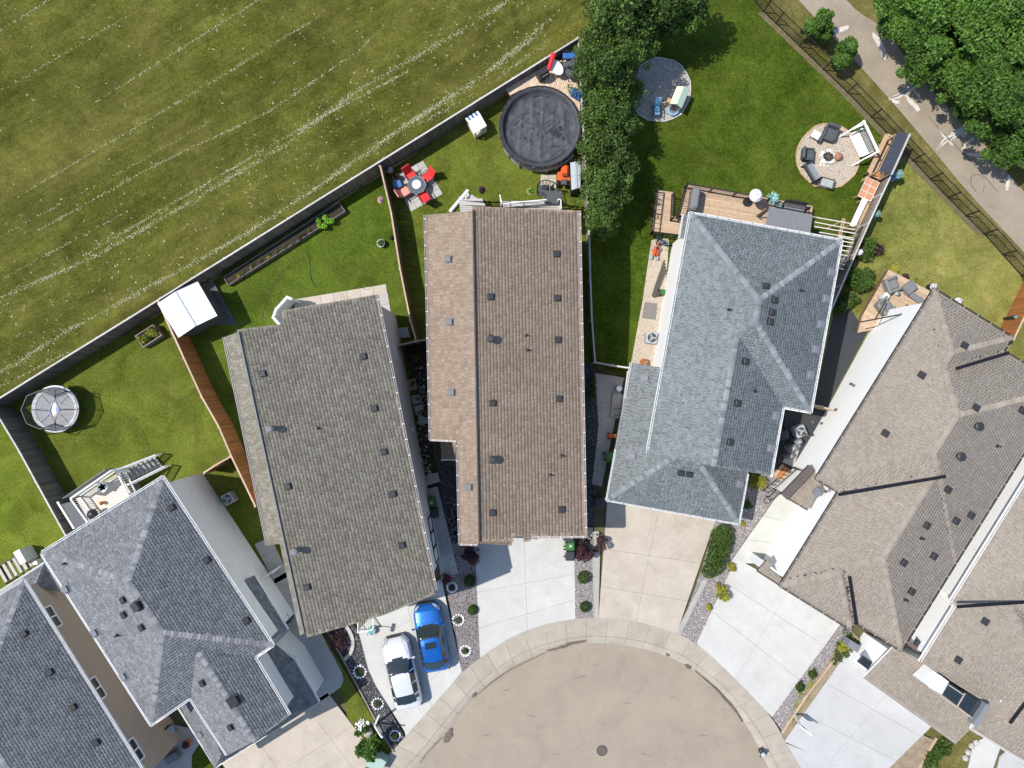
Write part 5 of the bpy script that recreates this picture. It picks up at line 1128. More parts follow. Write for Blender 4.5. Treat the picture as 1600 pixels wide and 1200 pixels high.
def shrub(px, py, r, h, mat, label, n=900, size=.05, name='shrub', cat='shrub', group=None, world=None, z=None, lob=5, up=.5, rr=.62):
    g = onz(*(world or P(px, py, h*.4).to_2d())); 
    if z is not None: g.z = z
    t = thing(name, label, cat, g, group)
    me = leaves('foliage', lobes(lob, 0, 0, h*.5, r*.75, h*.35, rr, int(px+py)), mat, n, size, up, seed=int(px*3+py)); link('foliage', me, t)
    mb = MB(); 
    for i in range(3): a = i*2.1; mb.cyl((0,0,-.05), (math.cos(a)*r*.4, math.sin(a)*r*.4, h*.5), .02, .01, n=5)
    mk('stem', mb, m_bark, t); return t
def round_bush(px, py, r, label, mat=lf_s, h=None, n=1500): 
    p = P(px, py, r*.6); t = thing('round_bush', label, 'bush', onz(p.x, p.y), 'clipped round bushes in the gravel beds')
    me = leaves('foliage', [(0,0,r*.75, r, r, r*.8)], mat, n, .035, .4, seed=int(px), shell=.85, flutter=.06); link('foliage', me, t)
    mb = MB(); mb.cyl((0,0,-.05), (0,0,r*.8), .03, n=6); mk('stem', mb, m_bark, t)
round_bush(734, 907, .38, 'round green bush at the left top corner of the white driveway'); round_bush(738, 953, .31, 'round green bush lower on the left edge of the white driveway')
round_bush(912, 902, .40, 'round green bush right of the white driveway, nearer the plum shrub'); round_bush(914, 948, .34, 'round green bush right of the white driveway, nearer the sidewalk')
shrub(914, 860, .85, 1.5, lf_r, 'dark plum shrub by the green and black bins', 2600, .05, lob=9, rr=.42); shrub(935, 852, .8, 1.5, lf_r, 'plum coloured branch shrub reaching over the tan driveway', 1100, .05, rr=.4)
shrub(735, 862, .75, 1.3, lf_r, 'dark plum shrub in the shade at the corner of the brown roof', 1800, .05); shrub(695, 905, .45, .7, lf_r, 'small dark red shrub at the top of the car driveway', 500, .04)
shrub(529, 1000, .9, .9, lf_r, 'spreading dark shrub in the shaded bed left of the car driveway', 1600, .05)
shrub(1277, 44, 1.15, 3.0, lf_b, 'bushy young tree on the trail side of the metal fence, the upper of two', 8000, .085, name='young_tree', cat='tree', lob=9, rr=.5); shrub(1314, 86, 1.05, 2.8, lf_b, 'bushy young tree on the trail side of the metal fence, the lower of two', 8000, .085, name='young_tree', cat='tree', lob=9, rr=.5)
shrub(1348, 388, .9, 1.4, lf_s, 'dark leafy shrub behind the end of the pergola', 2200, .07); shrub(1336, 432, 1.2, 1.6, lf_s, 'wide leafy shrub between the weathered fence and the dry lawn', 3200, .08, lob=7); shrub(1318, 470, 1.0, 1.5, lf_s, 'shrub lowest along the fence by the dry lawn', 2400, .08)
shrub(1372, 390, .5, 1.0, lf_r, 'small plum shrub in the corner of the dry lawn by the fence', 700, .05)
for (x, y, r, m, lb) in ((1398, 422, .33, lf_y, 'bright yellow shrub at the top corner of the armchair deck'), (1433, 441, .33, lf_y, 'bright yellow shrub beside the square grey ottoman'), (1415, 434, .3, lf_r, 'dark purple plant between the two yellow shrubs'), (1126, 925, .62, lf_y, 'golden shrub halfway down the pebble bed right of the tan driveway'), (1142, 886, .35, lf_y, 'small golden shrub by the end of the white path'),
    (1107, 949, .24, lf_y, 'small golden plant near the bottom of the pebble bed'), (1185, 752, .7, lf_y, 'yellow green shrub in the corner of the blue grey roof'), (1168, 788, .35, lf_s, 'small shrub in the dark rocks right of the tan driveway'), (1159, 818, .22, lf_y, 'tiny golden plant at the garage corner of the blue grey house'),
    (1318, 1010, .5, lf_y, 'yellow flowering plant at the top of the dirt strip'), (1252, 1074, .42, lf_s, 'green plant on the edge of the dark gravel strip'), (1272, 1054, .4, lf_s, 'sprawling weed in the dark gravel strip, upper one')):
    shrub(x, y, r, r*1.3, m, lb, int(1300*r+350), .05)
# clipped hedge between driveway and pebble bed
hp = [(1119, 823), (1133, 821), (1144, 826), (1147, 835), (1139, 850), (1131, 880), (1123, 893), (1111, 904), (1102, 903), (1098, 895), (1104, 862), (1110, 840)]
def hedge():
    c = P(1120, 860); t = thing('hedge', 'long dense green hedge at the right edge of the tan driveway', 'hedge', onz(c.x, c.y), world=True); b = []
    for a, bb, r in ((1132, 833, .55), (1124, 838, .55), (1134, 845, .5), (1121, 852, .55), (1130, 858, .5), (1118, 866, .52), (1126, 874, .45), (1114, 880, .5), (1120, 888, .42), (1108, 893, .45)):
        p = P(a, bb, .5); b.append((p.x-c.x, p.y-c.y, .45, r, r, .5))
    o = link('foliage', leaves('foliage', b, lf_s, 9000, .05, .5, seed=5, shell=.75, flutter=.15), t); mb = MB()
    for x in b[::2]: mb.cyl((x[0], x[1], -.05), (x[0], x[1], .5), .03, n=5)
    t['_o'] = (0,0,0); mk('stem', mb, m_bark, t, kind='stuff'); t['_o'] = tuple(t.location)
hedge()
def border(name, label, poly, mat, n, size, h, cat='plants', r=.18, kind=None):
    q = [P(*p).to_2d() for p in poly]; xs = [p.x for p in q]; ys = [p.y for p in q]; b = []; rr = random.Random(len(label)); c = Vector((sum(xs)/len(xs), sum(ys)/len(ys)))
    while len(b) < 40:
        x, y = rr.uniform(min(xs), max(xs)), rr.uniform(min(ys), max(ys))
        if inpoly(np.array([x]), np.array([y]), q)[0]: b.append((x-c.x, y-c.y, h*.5, r*rr.uniform(.6, 1.3), r*rr.uniform(.6, 1.3), h*.5))
    o = link(name, leaves(name, b, mat, n, size, .6, seed=len(poly)*7+n), None, label, cat, None, kind or 'stuff', loc=onz(c.x, c.y)); return o
border('ground_cover', 'green ground cover along the white side wall of the blue grey house', ((1048, 405), (1056, 405), (1050, 440), (1040, 436)), lf_s, 1500, .04, .3)
border('weeds', 'weeds and rough grass on the dirt strip by the grey driveway', ((1320, 985), (1345, 1000), (1330, 1020), (1300, 1040), (1300, 1015)), lf_s, 1500, .05, .2)
border('weeds', 'scattered weeds at the foot of the dirt strip', ((1250, 1075), (1275, 1060), (1262, 1092), (1240, 1130), (1232, 1120)), lf_y, 700, .04, .15)
border('ground_cover', 'tall green grass beside the lower corner of the garage roof', ((1462, 1150), (1480, 1145), (1490, 1165), (1450, 1200), (1435, 1200)), lf_s, 3000, .07, .35)
border('ground_cover', 'dark low plants in the shaded bed between the taupe and brown roofs', ((640, 560), (660, 550), (668, 700), (680, 760), (662, 755), (650, 660)), lf_s, 1600, .05, .25, r=.14)
border('ground_cover', 'plants with small flowers behind the pool deck furniture', ((893, 100), (905, 90), (908, 140), (900, 140)), lf_y, 700, .05, .4)
border('weeds', 'mossy plants on the shaded strip right of the brown roof', ((922, 590), (932, 590), (925, 640), (918, 640)), lf_s, 900, .05, .2)
# plants ringed with white stones
for i, (x, y, s, lb) in enumerate(((562, 1050, .5, 'stone ringed plant in the shaded gravel bed, upper'), (590, 1100, .45, 'stone ringed plant halfway down the left gravel bed'), (617, 1150, .42, 'stone ringed golden plant near the foot of the left gravel bed'), (716, 969, .45, 'stone ringed plant between the blue car and the white driveway'),
    (727, 1017, .42, 'stone ringed plant lowest in the pink gravel bed'), (706, 918, .4, 'stone ringed plant at the top of the pink gravel bed'))):
    p = P(x, y, .1); t = thing('ringed_plant', lb, 'plant', onz(p.x, p.y), 'plants ringed with white stones')
    for k in range(13):
        a = 2*PI*k/13; mb = MB(); mb.ball((math.cos(a)*s*.78, math.sin(a)*s*.78, .06), R.uniform(.055, .09), 6, 4, .2, .7); mk('stone', mb, m_wpl if k % 3 else m_wht, t)
    link('foliage', leaves('foliage', [(0,0,.13,s*.42,s*.42,.16)], lf_y if i == 2 else lf_s, 260, .035, .5, seed=i), t)
shrub(575, 1161, 1.25, 2.6, lf_b, 'small leafy tree on the front grass beside the utility box', 2600, .12, name='young_tree', cat='tree', lob=10, rr=.36)
p = P(567, 1133); t = thing('rock_planter', 'ring of rounded stones with a boulder at the foot of the small front tree', 'rock bed', onz(p.x, p.y))
for k in range(60):
    a = R.uniform(0, 2*PI); d = math.sqrt(R.uniform(0, 1))*.52; mb = MB(); mb.ball((math.cos(a)*d, math.sin(a)*d*.85, .08), R.uniform(.05, .085), 6, 4, .25, .7); mk('stone', mb, m_pave if k % 2 else m_wht, t)
mb = MB(); mb.ball((.4, -.4, .2), .32, 8, 6, .2, .8); mk('boulder', mb, m_pave, t)
# clippings on the mown field: pale dry rows and tufts
def clippings():
    lines = [((-10, 55), (90, -8)), ((-10, 150), (200, 25)), ((150, 160), (420, -10)), ((40, 300), (330, 130), (500, 25)), ((60, 360), (240, 260), (420, 175), (560, 80), (600, 40)), ((130, 400), (330, 283), (480, 195), (640, 110)), ((-10, 590), (100, 520), (240, 445), (380, 368), (500, 290), (620, 205), (740, 130), (860, 30)),
        ((-10, 470), (150, 400), (290, 320), (440, 230), (520, 170), (560, 140), (700, 60), (790, 5)), ((-10, 610), (110, 548)), ((0, 440), (60, 405), (200, 330)), ((560, 250), (680, 165), (790, 95), (850, 45)), ((-20, 380), (150, 290), (330, 190)), ((640, 200), (740, 150), (860, 62))]
    dens = [30, 18, 34, 26, 36, 46, 62, 56, 30, 20, 40, 14, 26]; X = []; 
    for li, (ln, dn) in enumerate(zip(lines, dens)):
        sg = .09 if li in (6, 10, 12, 7) else .05; dn = dn*(1.25 if li in (6, 10, 7) else 1)
        q = [P(*p).to_2d() for p in ln]
        for a, b in zip(q[:-1], q[1:]):
            L = (b-a).length; k = int(L*dn*1.0); d = (b-a)/L; n = Vector((-d.y, d.x))
            for _ in range(k):
                s = R.uniform(0, L); c = .4+.6*(math.sin(s*1.3+a.x)*.5+.5)
                if R.random() > c: continue
                X.append((*(a+d*s+n*R.gauss(0, sg)), R.uniform(.02, .055)))
    for _ in range(2600):
        u, v = R.uniform(-20, 900), R.uniform(-20, 640); lim = 615-.623*u
        if v > lim-6: continue
        if v < lim-150 and R.random() > .22: continue
        p = P(u, v); X.append((p.x, p.y, R.uniform(.02, .08)))
        for _ in range(R.randint(0, 3)): X.append((p.x+R.gauss(0, .08), p.y+R.gauss(0, .08), R.uniform(.02, .05)))
    X = np.array(X); n = len(X); t = NR.uniform(0, 2*PI, n); ct, st = np.cos(t), np.sin(t); g = np.array([G(y) for y in X[:, 1]])
    base = np.array([(1,0,.0),(0,.45,.35),(-1,.1,0),(0,-.5,.25)]); V = []
    B = base[None]*X[:, 2][:, None, None]; B = np.stack([B[..., 0]*ct[:, None]-B[..., 1]*st[:, None]+X[:, 0][:, None], B[..., 0]*st[:, None]+B[..., 1]*ct[:, None]+X[:, 1][:, None], B[..., 2]+g[:, None]+.02], -1).reshape(-1, 3)
    I = (np.array([0,1,2,3])[None]+4*np.arange(n)[:, None]).ravel(); link('grass_clippings', np_mesh('grass_clippings', B, I, np.full(n, 4), tint_mat('clipping', (.22,.23,.10), (.50,.50,.34), speck=.1), np.repeat(NR.beta(2, 1.5, n), 4)), None, 'pale rows of dry clippings and seed tufts on the mown field', 'grass', None, 'stuff')
clippings()
# ------------------------------------------------------------------ yard things
def T(name, label, cat, px, py, h=0.0, group=None, rz=0.0):
    """thing standing on the ground seen at pixel (px,py) of a point h above it; parts local"""
    p = P(px, py, h); return thing(name, label, cat, onz(p.x, p.y, 0.02), group, rz=rz)
def pd(a, b): p, q = P(*a), P(*b); return math.atan2(q.y-p.y, q.x-p.x)
# trampoline
def trampoline():
    t = T('trampoline', 'round trampoline with white pad and black safety net in the corner of the olive lawn', 'trampoline', 87, 639, .85)
    R0 = 1.5
    mb = MB(); mb.cyl((0,0,.86), (0,0,.87), R0-.22, n=40); mk('mat', mb, M('trampoline_mat', (.33,.33,.34), .7, .05), t)
    mb = MB(); n = 40
    V = []; 
    for i in range(n): a = 2*PI*i/n; V += [(math.cos(a)*(R0-.24), math.sin(a)*(R0-.24), .90), (math.cos(a)*(R0-.1), math.sin(a)*(R0-.1), .93), (math.cos(a)*R0, math.sin(a)*R0, .88)]
    F = []
    for i in range(n): j = (i+1) % n; F += [(i*3, j*3, j*3+1, i*3+1)[::-1], (i*3+1, j*3+1, j*3+2, i*3+2)[::-1]]
    mb.add(V, F); mk('pad', mb, M('trampoline_pad', (.52,.53,.56), .5, .3, 3), t)
    mb = MB(); mb.ring((0,0,.86), R0, .03, 40, 6); mk('frame', mb, m_steel, t); mb = MB(); mb.ring((0,0,2.3), R0-.3, .03, 8, 6); mk('net_ring', mb, m_blk, t)
    for i in range(8):
        a = 2*PI*(i)/8; c, s = math.cos(a), math.sin(a); mb = MB(); mb.tube([(c*(R0+.02), s*(R0+.02), .05), (c*(R0+.05), s*(R0+.05), .9), (c*(R0+.10), s*(R0+.10), 1.6), (c*(R0-.3), s*(R0-.3), 2.3)], .028); mk('pole', mb, m_blk, t)
        mb = MB(); mb.bar((c*R0, s*R0, .02), (c*(R0-.3), s*(R0-.3), .82), .04); mk('leg', mb, m_steel, t)
        mb = MB(); mb.bar((c*.5, s*.5, .885), (c*(R0-.25), s*(R0-.25), .885), .035, .012); mk('mat_stripe', mb, m_blk, t)
    mb = MB(); N = 96
    for i in range(N):
        a = 2*PI*i/N; c, s = math.cos(a), math.sin(a); k = math.cos(PI/8)/math.cos((a % (PI/4))-PI/8); r2 = (R0-.3)*k; mb.bar((c*(R0-.1), s*(R0-.1), .92), (c*(r2-.02), s*(r2-.02), 2.28), .016, up=(1,0,0))
    for j in range(9):
        z = 1.0+j*.15; r = R0-.1-.2*(z-.92)/1.4; mb.ring((0,0,z), r, .006, 32, 3)
    mk('net', mb, m_blk, t, kind='stuff')
    mb = MB(); mb.cyl((.18,-.03,.875), (.18,-.03,.883), .17, n=16); mk('logo_disc', mb, m_blu, t)
    mb = MB(); mb.prism([(-.12,-.45), (.03,-.3), (.07,0), (.03,.3), (-.12,.42), (-.2,0)], .872, .880); mk('painted_sun_patch', mb, m_wpl, t)  # white plate on the mat paints in a patch of sunlight
trampoline()
# raised planter box with greens
def planter(name, label, corners, h, wallm, soilm, plants, cat='planter', wt=.06):
    c = [P(a, b, h) for a, b in corners]; cx = sum(p.x for p in c)/4; cy = sum(p.y for p in c)/4
    t = thing(name, label, cat, onz(cx, cy, .02), world=True); g = G(cy)
    q = [p.to_2d() for p in c]; inn = offset_poly([tuple(p) for p in q], wt)
    for i in range(4):
        a, b = q[i], q[(i+1) % 4]; mb = MB(); ia, ib = Vector(inn[i]), Vector(inn[(i+1) % 4]); mb.prism([tuple(a), tuple(b), tuple(ib), tuple(ia)], g-.1, g+h); mk('side_board', mb, wallm, t)
    mb = MB(); mb.prism(inn, g, g+h-.1); mk('soil', mb, soilm, t)
    for blobs, mat, n, sz in plants:
        bl = []
        for (px, py, r) in blobs: p = P(px, py, h+.05); bl.append((p.x-t['_o'][0], p.y-t['_o'][1], h+.02, r, r, r*.7))
        link('foliage', leaves('foliage', bl, mat, n, sz, .6, seed=n), t)
    return t
planter('planter_box', 'raised planter with grey sides and yellow green plants near the orange fence', [(210, 525), (240, 507), (253, 524), (222, 543)], .6, m_wLt, m_soil, [([(225, 530, .3), (233, 522, .3), (241, 520, .28), (218, 528, .2)], lf_y, 500, .06), ([(230, 527, .3), (240, 517, .25)], lf_s, 400, .06)])
planter('garden_bed', 'long raised garden bed along the back fence with lettuce at its far end', [(348, 433), (356, 446), (540, 330), (529, 315)], .45, m_wGry, m_soil,
    [([(500+i*6, 353-i*4+(i % 2)*4, .2) for i in range(4)]+[(498, 345, .2), (508, 340, .2)], lf_v, 900, .06), ([(380+i*13, 424-i*8+R.uniform(-4, 4), .13) for i in range(9)], lf_s, 420, .04), ([(372, 431, .12), (420, 402, .12), (392, 418, .1)], lf_y, 160, .04), ([(468, 372, .15), (476, 366, .12)], lf_r, 160, .04)])
# shed with white ribbed roof
def shed(name, label, roofpx, h, roofm, wallm, cat='shed', ribs=14, over=.1, ridge=.35, extra=None):
    c = [P(a, b, h) for a, b in roofpx]; cx = sum(p.x for p in c)/4; cy = sum(p.y for p in c)/4; g = G(cy)
    t = thing(name, label, cat, onz(cx, cy), world=True); q = [Vector((p.x, p.y, g+h)) for p in c]
    wl = offset_poly([tuple(p.to_2d()) for p in q], over); mb = MB(); mb.prism(wl, g-.1, g+h-.05); mk('wall', mb, wallm, t)
    m0, m1 = (q[0]+q[1])/2+Vector((0,0,ridge)), (q[3]+q[2])/2+Vector((0,0,ridge))
    for A, B, Cc, D in ((q[0], m0, m1, q[3]), (m0, q[1], q[2], m1)):
        mb = MB(); dn = Vector((0,0,.03)); mb.add([A, B, Cc, D, A-dn, B-dn, Cc-dn, D-dn], [(0,3,2,1), (4,5,6,7), (0,1,5,4), (1,2,6,5), (2,3,7,6), (3,0,4,7)]); mk('roof_panel', mb, roofm, t)
        rb = MB()
        for i in range(ribs+1):
            f = (i+.02)/(ribs+.04); rb.bar(A+(D-A)*f+Vector((0,0,.02)), B+(Cc-B)*f+Vector((0,0,.02)), .035, .035)
        mk('rib', rb, roofm, t, kind='stuff')
    mb = MB(); mb.bar(m0+Vector((0,0,.03)), m1+Vector((0,0,.03)), .14, .03); mk('ridge_cap', mb, m_gryp, t)
    return t
sh = shed('garden_shed', 'garden shed with white ribbed metal roof against the back fence', [(247, 475), (311, 441), (339, 493), (276, 527)], 2.3, m_tpo, M('shed_wall_dark', (.07,.072,.08), .6, .1), ribs=15, over=.18)
c = T('shed_deck', 'dark low deck boards around the white roofed shed', 'deck', 318, 495, 0, rz=.5); mb = MB()
for i in range(12): mb = MB(); mb.box((-1.6+i*.29, 0, .04), (.27, 3.6, .05)); mk('board', mb, M('dark_deck', (.085,.085,.09), .8, .15), c)
# garden pot, hoses
def pot(px, py, label, r=.25, h=.35, mat=m_wht, fol=lf_s, n=260, z=None, group=None):
    t = T('potted_plant', label, 'potted plant', px, py, h, group); mb = MB(); mb.cyl((0,0,0), (0,0,h), r*.75, r, 14); mb.ring((0,0,h), r, .025, 14, 5); mk('pot', mb, mat, t)
    link('foliage', leaves('foliage', [(0,0,h+.1, r*.9, r*.9, r*.7)], fol, n, .045, .5, seed=int(px)), t)
    if z is not None: t.location.z = z
    return t
pot(595, 380, 'white round pot with a small plant on the lawn behind the taupe roof'); pot(601, 321, 'pink flower basket hanging on the brown side fence', .2, .3, m_wdN, tint_mat('petal_pink', (.5,.2,.25), (.75,.5,.52)), z=0.0); pot(611, 371, 'small dark pot on the lawn beside the brown side fence', .16, .25, m_blk)
def hose(label, pts, name='garden_hose'):
    q = [P(*p) for p in smoothpoly(pts, 5, False)]; t = thing(name, label, 'hose', tuple(q[0]), world=True); mb = MB(); mb.tube([p+Vector((0,0,.035)) for p in q], .015, 5); mk('tube', mb, m_blk, t)
hose('thin black hose winding over the grass above the taupe roof', [(410, 503), (412, 485), (419, 468), (424, 452), (430, 440), (445, 420), (462, 405)]); hose('short black hose curving down to the concrete strip', [(478, 392), (484, 405), (485, 425), (488, 440), (495, 450)]); 
hose('black hose looped on the pale concrete strip', [(552, 450), (562, 447), (570, 452), (577, 452), (578, 446), (572, 447)]); hose('dark loop of cable lying on the trail', [(1525, 300), (1517, 288), (1518, 276), (1528, 273), (1537, 282), (1536, 300)], 'cable')
hose('thin hose lying on the tan driveway below the garage eave', [(1106, 812), (1109, 820), (1113, 824), (1117, 827)])
slabs('patio_rear_taupe', ((459, 468), (603, 444), (606, 462), (462, 490)), 7, 1, m_drB, z=.04, gap=.008); slabs('patio_rear_taupe_side', ((590, 460), (606, 458), (614, 508), (598, 512)), 1, 3, m_path, z=.045)
slabs('stepping_stone_grey', ((619, 513), (637, 511), (641, 527), (622, 529)), 2, 1, m_pave, z=.05)
# red chairs, glass table on grey pavers
slabs('patio_pavers', ((612, 277), (661, 251), (692, 303), (642, 331)), 5, 6, m_pave, z=.03, gap=.010)
def garden_chair(px, py, face, label, seatm, group='red chairs round the glass table', back=1.15, name='garden_chair', w=.62, z=None):
    t = T(name, label, 'chair', px, py, .45, group, rz=face); mb = MB(); mb.cbox((0,0,.42), (.56, w, .10), .03); mk('seat', mb, seatm, t)
    mb = MB(); m = Matrix.Rotation(-.42, 3, 'Y'); mb.cbox((-.44,0,.78), (.08, w, .78), .03, m=m); mk('backrest', mb, seatm, t)
    for s in (-1, 1):
        mb = MB(); mb.bar((-.32,s*(w/2+.03),.62), (.3,s*(w/2+.03),.62), .05, .03); mk('armrest', mb, m_blk, t)
        for x in (-.3, .27): mb = MB(); mb.bar((x, s*(w/2+.03), 0), (x, s*(w/2+.03), .62), .035, up=(1,0,0)); mk('leg', mb, m_blk, t)
    if z is not None: t.location.z = z
    return t
A = lambda dx, dy: math.atan2(-dy, dx)
garden_chair(643, 276, A(.55, .8), 'red chair with high dark red back, top left of the glass table', m_red); garden_chair(667, 277, A(-.75, .55), 'bright red chair right of the glass table', m_red); garden_chair(633, 299, A(.8, -.5), 'faded pink red chair left of the glass table', m_pink); garden_chair(662, 306, A(-.5, -.8), 'bright red chair below the glass table', m_red)
t = T('glass_table', 'octagonal dark glass patio table between the red chairs', 'table', 651, 289, .7); mb = MB(); mb.cyl((0,0,.68), (0,0,.705), .62, n=8); mk('table_top', mb, M('smoked_glass', (.09,.115,.13), .08, .1, spec=.7), t)
mb = MB(); mb.ring((0,0,.70), .62, .02, 8, 5); mk('rim', mb, m_steel, t)
for i in range(4): a = PI/4+i*PI/2; mb = MB(); mb.bar((math.cos(a)*.45, math.sin(a)*.45, 0), (math.cos(a)*.4, math.sin(a)*.4, .68), .04, up=(1,0,0)); mk('leg', mb, m_steel, t)
b = t.location; t = thing('tray', 'round white tray on the octagonal glass table', 'tray', (b.x+.0, b.y+.02, b.z+.71)); mb = MB(); mb.cyl((0,0,0), (0,0,.04), .27, .29, 20); mb.ring((0,0,.05), .28, .02, 20, 5); mk('plate', mb, m_wpl, t)
pot(620, 276, 'brown pot in the shade beside the top left red chair', .2, .4, m_terra, lf_r); pot(610, 266, 'purple flower pot in the dark fence corner by the red chairs', .22, .35, m_terra, lf_w, 150)
t = T('storage_bin', 'dark teal bin in the fence shade beside the faded chair', 'bin', 622, 290, .3, rz=.3); mb = MB(); mb.cbox((0,0,.3), (.5,.4,.6), .05); mk('body', mb, m_teal, t); mb = MB(); mb.cbox((0,0,.63), (.55,.45,.06), .02); mk('lid', mb, m_blu, t)
# pool with its deck and furniture
def pool():
    c = P(844, 198, 1.25); Rr = 2.62; t = thing('above_ground_pool', 'large round above ground pool under a wrinkled black cover', 'pool', onz(c.x, c.y, .02)); n = 48
    for i in range(18):
        a0, a1 = 2*PI*i/18, 2*PI*(i+1)/18; mb = MB(); V = []; 
        for k in range(4): a = a0+(a1-a0)*k/3; V += [(math.cos(a)*Rr, math.sin(a)*Rr, 0), (math.cos(a)*Rr, math.sin(a)*Rr, 1.22)]
        mb.add(V, [(2*k, 2*k+2, 2*k+3, 2*k+1) for k in range(3)]); mk('wall_panel', mb, m_poolw, t)
        mb = MB(); mb.bar((math.cos(a0)*(Rr+.03), math.sin(a0)*(Rr+.03), 0), (math.cos(a0)*(Rr+.03), math.sin(a0)*(Rr+.03), 1.2), .09, up=(1,0,0)); mk('upright', mb, m_gryp, t)
    # cover: rim, sagging into the water, wrinkled
    rr = [0]+list(np.linspace(.12, 1, 26)); V = [(0,0,1.0)]; F = []; N = 96; rs = np.random.RandomState(3)
    ph = rs.uniform(0, 6, 12)
    def hz(r, a):
        x, y = r*math.cos(a), r*math.sin(a)
        if r > .93: return 1.27-.0*r
        if r > .83: return 1.27-.45*((.93-r)/.10)**.8
        w = 0
        for k in range(6): w += .018*max(0, math.sin(x*(3+k*1.7)*math.cos(ph[k])*3+y*(3+k*1.7)*math.sin(ph[k])*3+ph[k+6]))**6*2.2
        return .82+w+.02*math.sin(3*x+1)*math.cos(4*y)
    for r in rr[1:]:
        for j in range(N):
            a = 2*PI*j/N; fold = .018*math.sin(a*31+2*math.sin(a*5)) if r > .8 else 0; V.append((r*Rr*1.02*math.cos(a)*(1+fold*.3), r*Rr*1.02*math.sin(a)*(1+fold*.3), hz(r, a)+fold))
    for j in range(N): F.append((0, 1+j, 1+(j+1) % N))
    for i in range(len(rr)-2):
        for j in range(N): a = 1+i*N; F.append((a+j, a+N+j, a+N+(j+1) % N, a+(j+1) % N))
    # skirt hanging over the wall
    o = 1+(len(rr)-2)*N; s0 = len(V)
    for j in range(N): a = 2*PI*j/N; V.append(((Rr+.10+.02*math.sin(a*23))*math.cos(a), (Rr+.10+.02*math.sin(a*23))*math.sin(a), .98+.06*math.sin(a*9)+.05*math.sin(a*4)))
    for j in range(N): F.append((o+j, s0+j, s0+(j+1) % N, o+(j+1) % N))
    mb = MB(); mb.add(V, F); mk('cover', mb, m_pool, t, smooth=True)
    mb = MB(); mb.ring((0,0,1.24), Rr+.0, .07, 48, 6); mk('top_rail', mb, m_blk, t)
    mb = MB(); mb.ring((0,0,.86), Rr*.83, .018, 60, 4); mk('cover_cable', mb, m_blk, t)
    for a, l in ((2.5, .9), (2.2, 1.1), (.9, .7), (-1.2, 1.0)):
        x, y = math.cos(a)*1.3, math.sin(a)*1.3; mb = MB(); mb.bar((x, y, .86), (x+l*math.cos(a+1.3), y+l*math.sin(a+1.3), .87), .035, .015); mk('strap', mb, m_blk, t)
    for i, (x, y, r) in enumerate(((1.05,-.35,.42), (.75,-.1,.18), (1.35,.05,.2), (1.3,.5,.12), (-.35,.2,.13), (-.4,.0,.1), (-1.0,-.6,.1), (-.6,-.8,.12), (.4,-.3,.08), (.2,-.6,.09), (-1.2,.2,.07), (.9,1.1,.1), (1.5,-.6,.12), (-.1,1.0,.07))):
        m2 = MB(); pl = [(x+r*R.uniform(.4, 1.1)*math.cos(k*PI/6), y+r*R.uniform(.4, 1.1)*math.sin(k*PI/6)) for k in range(12)]; m2.prism(pl, .80, .888); mk('water_puddle', m2, M('puddle', (.022,.023,.028), .35, .1, spec=.5), t)
pool()
t, z = deck('pool_deck', 'light fir deck between the round pool and the back fence', [(790, 139), (868, 93), (900, 95), (907, 178), (901, 174), (894, 160), (882, 148), (868, 140), (850, 136), (832, 136), (812, 141), (797, 149)], 1.05, m_dkP, ((840, 140), (853, 100)), skirt=m_wBr)
zp = z
def on_z(o, z): o.location.z = z; return o
def TZ(name, label, cat, px, py, z, h=0, group=None, rz=0): p = PZ(px, py, z+h); return thing(name, label, cat, (p.x, p.y, z), group, rz=rz)
t = TZ('patio_table', 'white oval table by the red cloth at the back fence', 'table', 869, 105, zp, .7, rz=A(.6, .75)); mb = MB(); mb.cyl((0,0,.68), (0,0,.72), .5, n=28)
for i, v in enumerate(mb.v): mb.v[i] = (v[0]*1.15, v[1]*.72, v[2])
mk('table_top', mb, m_wpl, t)
for s in ((-.3,-.2), (.3,-.2), (.3,.2), (-.3,.2)): mb = MB(); mb.bar((s[0], s[1], 0), (s[0]*.9, s[1]*.9, .68), .04, up=(1,0,0)); mk('leg', mb, m_wpl, t)
t = TZ('folded_umbrella', 'folded dark red parasol leaning over the back fence', 'umbrella', 861, 97, zp, 1.0, rz=A(.3, -.95)); mb = MB()
for i in range(7): a = 2*PI*i/7; mb.cyl((-.5+R.uniform(-.03,.03), .06*math.cos(a), .9+.06*math.sin(a)), (.55, .10*math.cos(a), 1.05+.1*math.sin(a)), .05, .085, 6)
mk('canopy', mb, m_red, t); mb = MB(); mb.cyl((-.8,0,.05), (.3,0,1.0), .025, n=8); mk('pole', mb, m_wht, t)
t = TZ('barbecue', 'black barbecue under the fence shade at the end of the fir deck', 'barbecue', 848, 115, zp, .6, rz=A(.85, -.5)); mb = MB(); mb.cbox((0,0,.8), (.75,.5,.35), .1); mk('lid', mb, m_blk, t); mb = MB(); mb.box((0,0,.35), (.7,.45,.6)); mk('cabinet', mb, m_vent, t); mb = MB(); mb.bar((-.2,-.27,.86), (.22,-.27,.86), .035); mk('handle', mb, m_steel, t)
for (x, y, f, lb) in ((884, 112, A(-1, .2), 'white framed chair right of the oval table'), (886, 124, A(-.6, -.6), 'white framed chair with dark seat lowest by the oval table'), (884, 99, A(-1, 0), 'white framed chair with blue seat nearest the fence end')):
    on_z(garden_chair(x, y, f, lb, m_cush if y != 99 else m_blu, 'white framed chairs on the pool deck', w=.45), zp)
t = TZ('ladder_cushion', 'dark blue cushion on the deck edge beside the pool and the tree', 'cushion', 902, 147, zp, .3, rz=A(.85, .5)); mb = MB(); mb.cbox((0,0,.25), (.9,.55,.5), .12); mk('cushion', mb, m_blu, t)
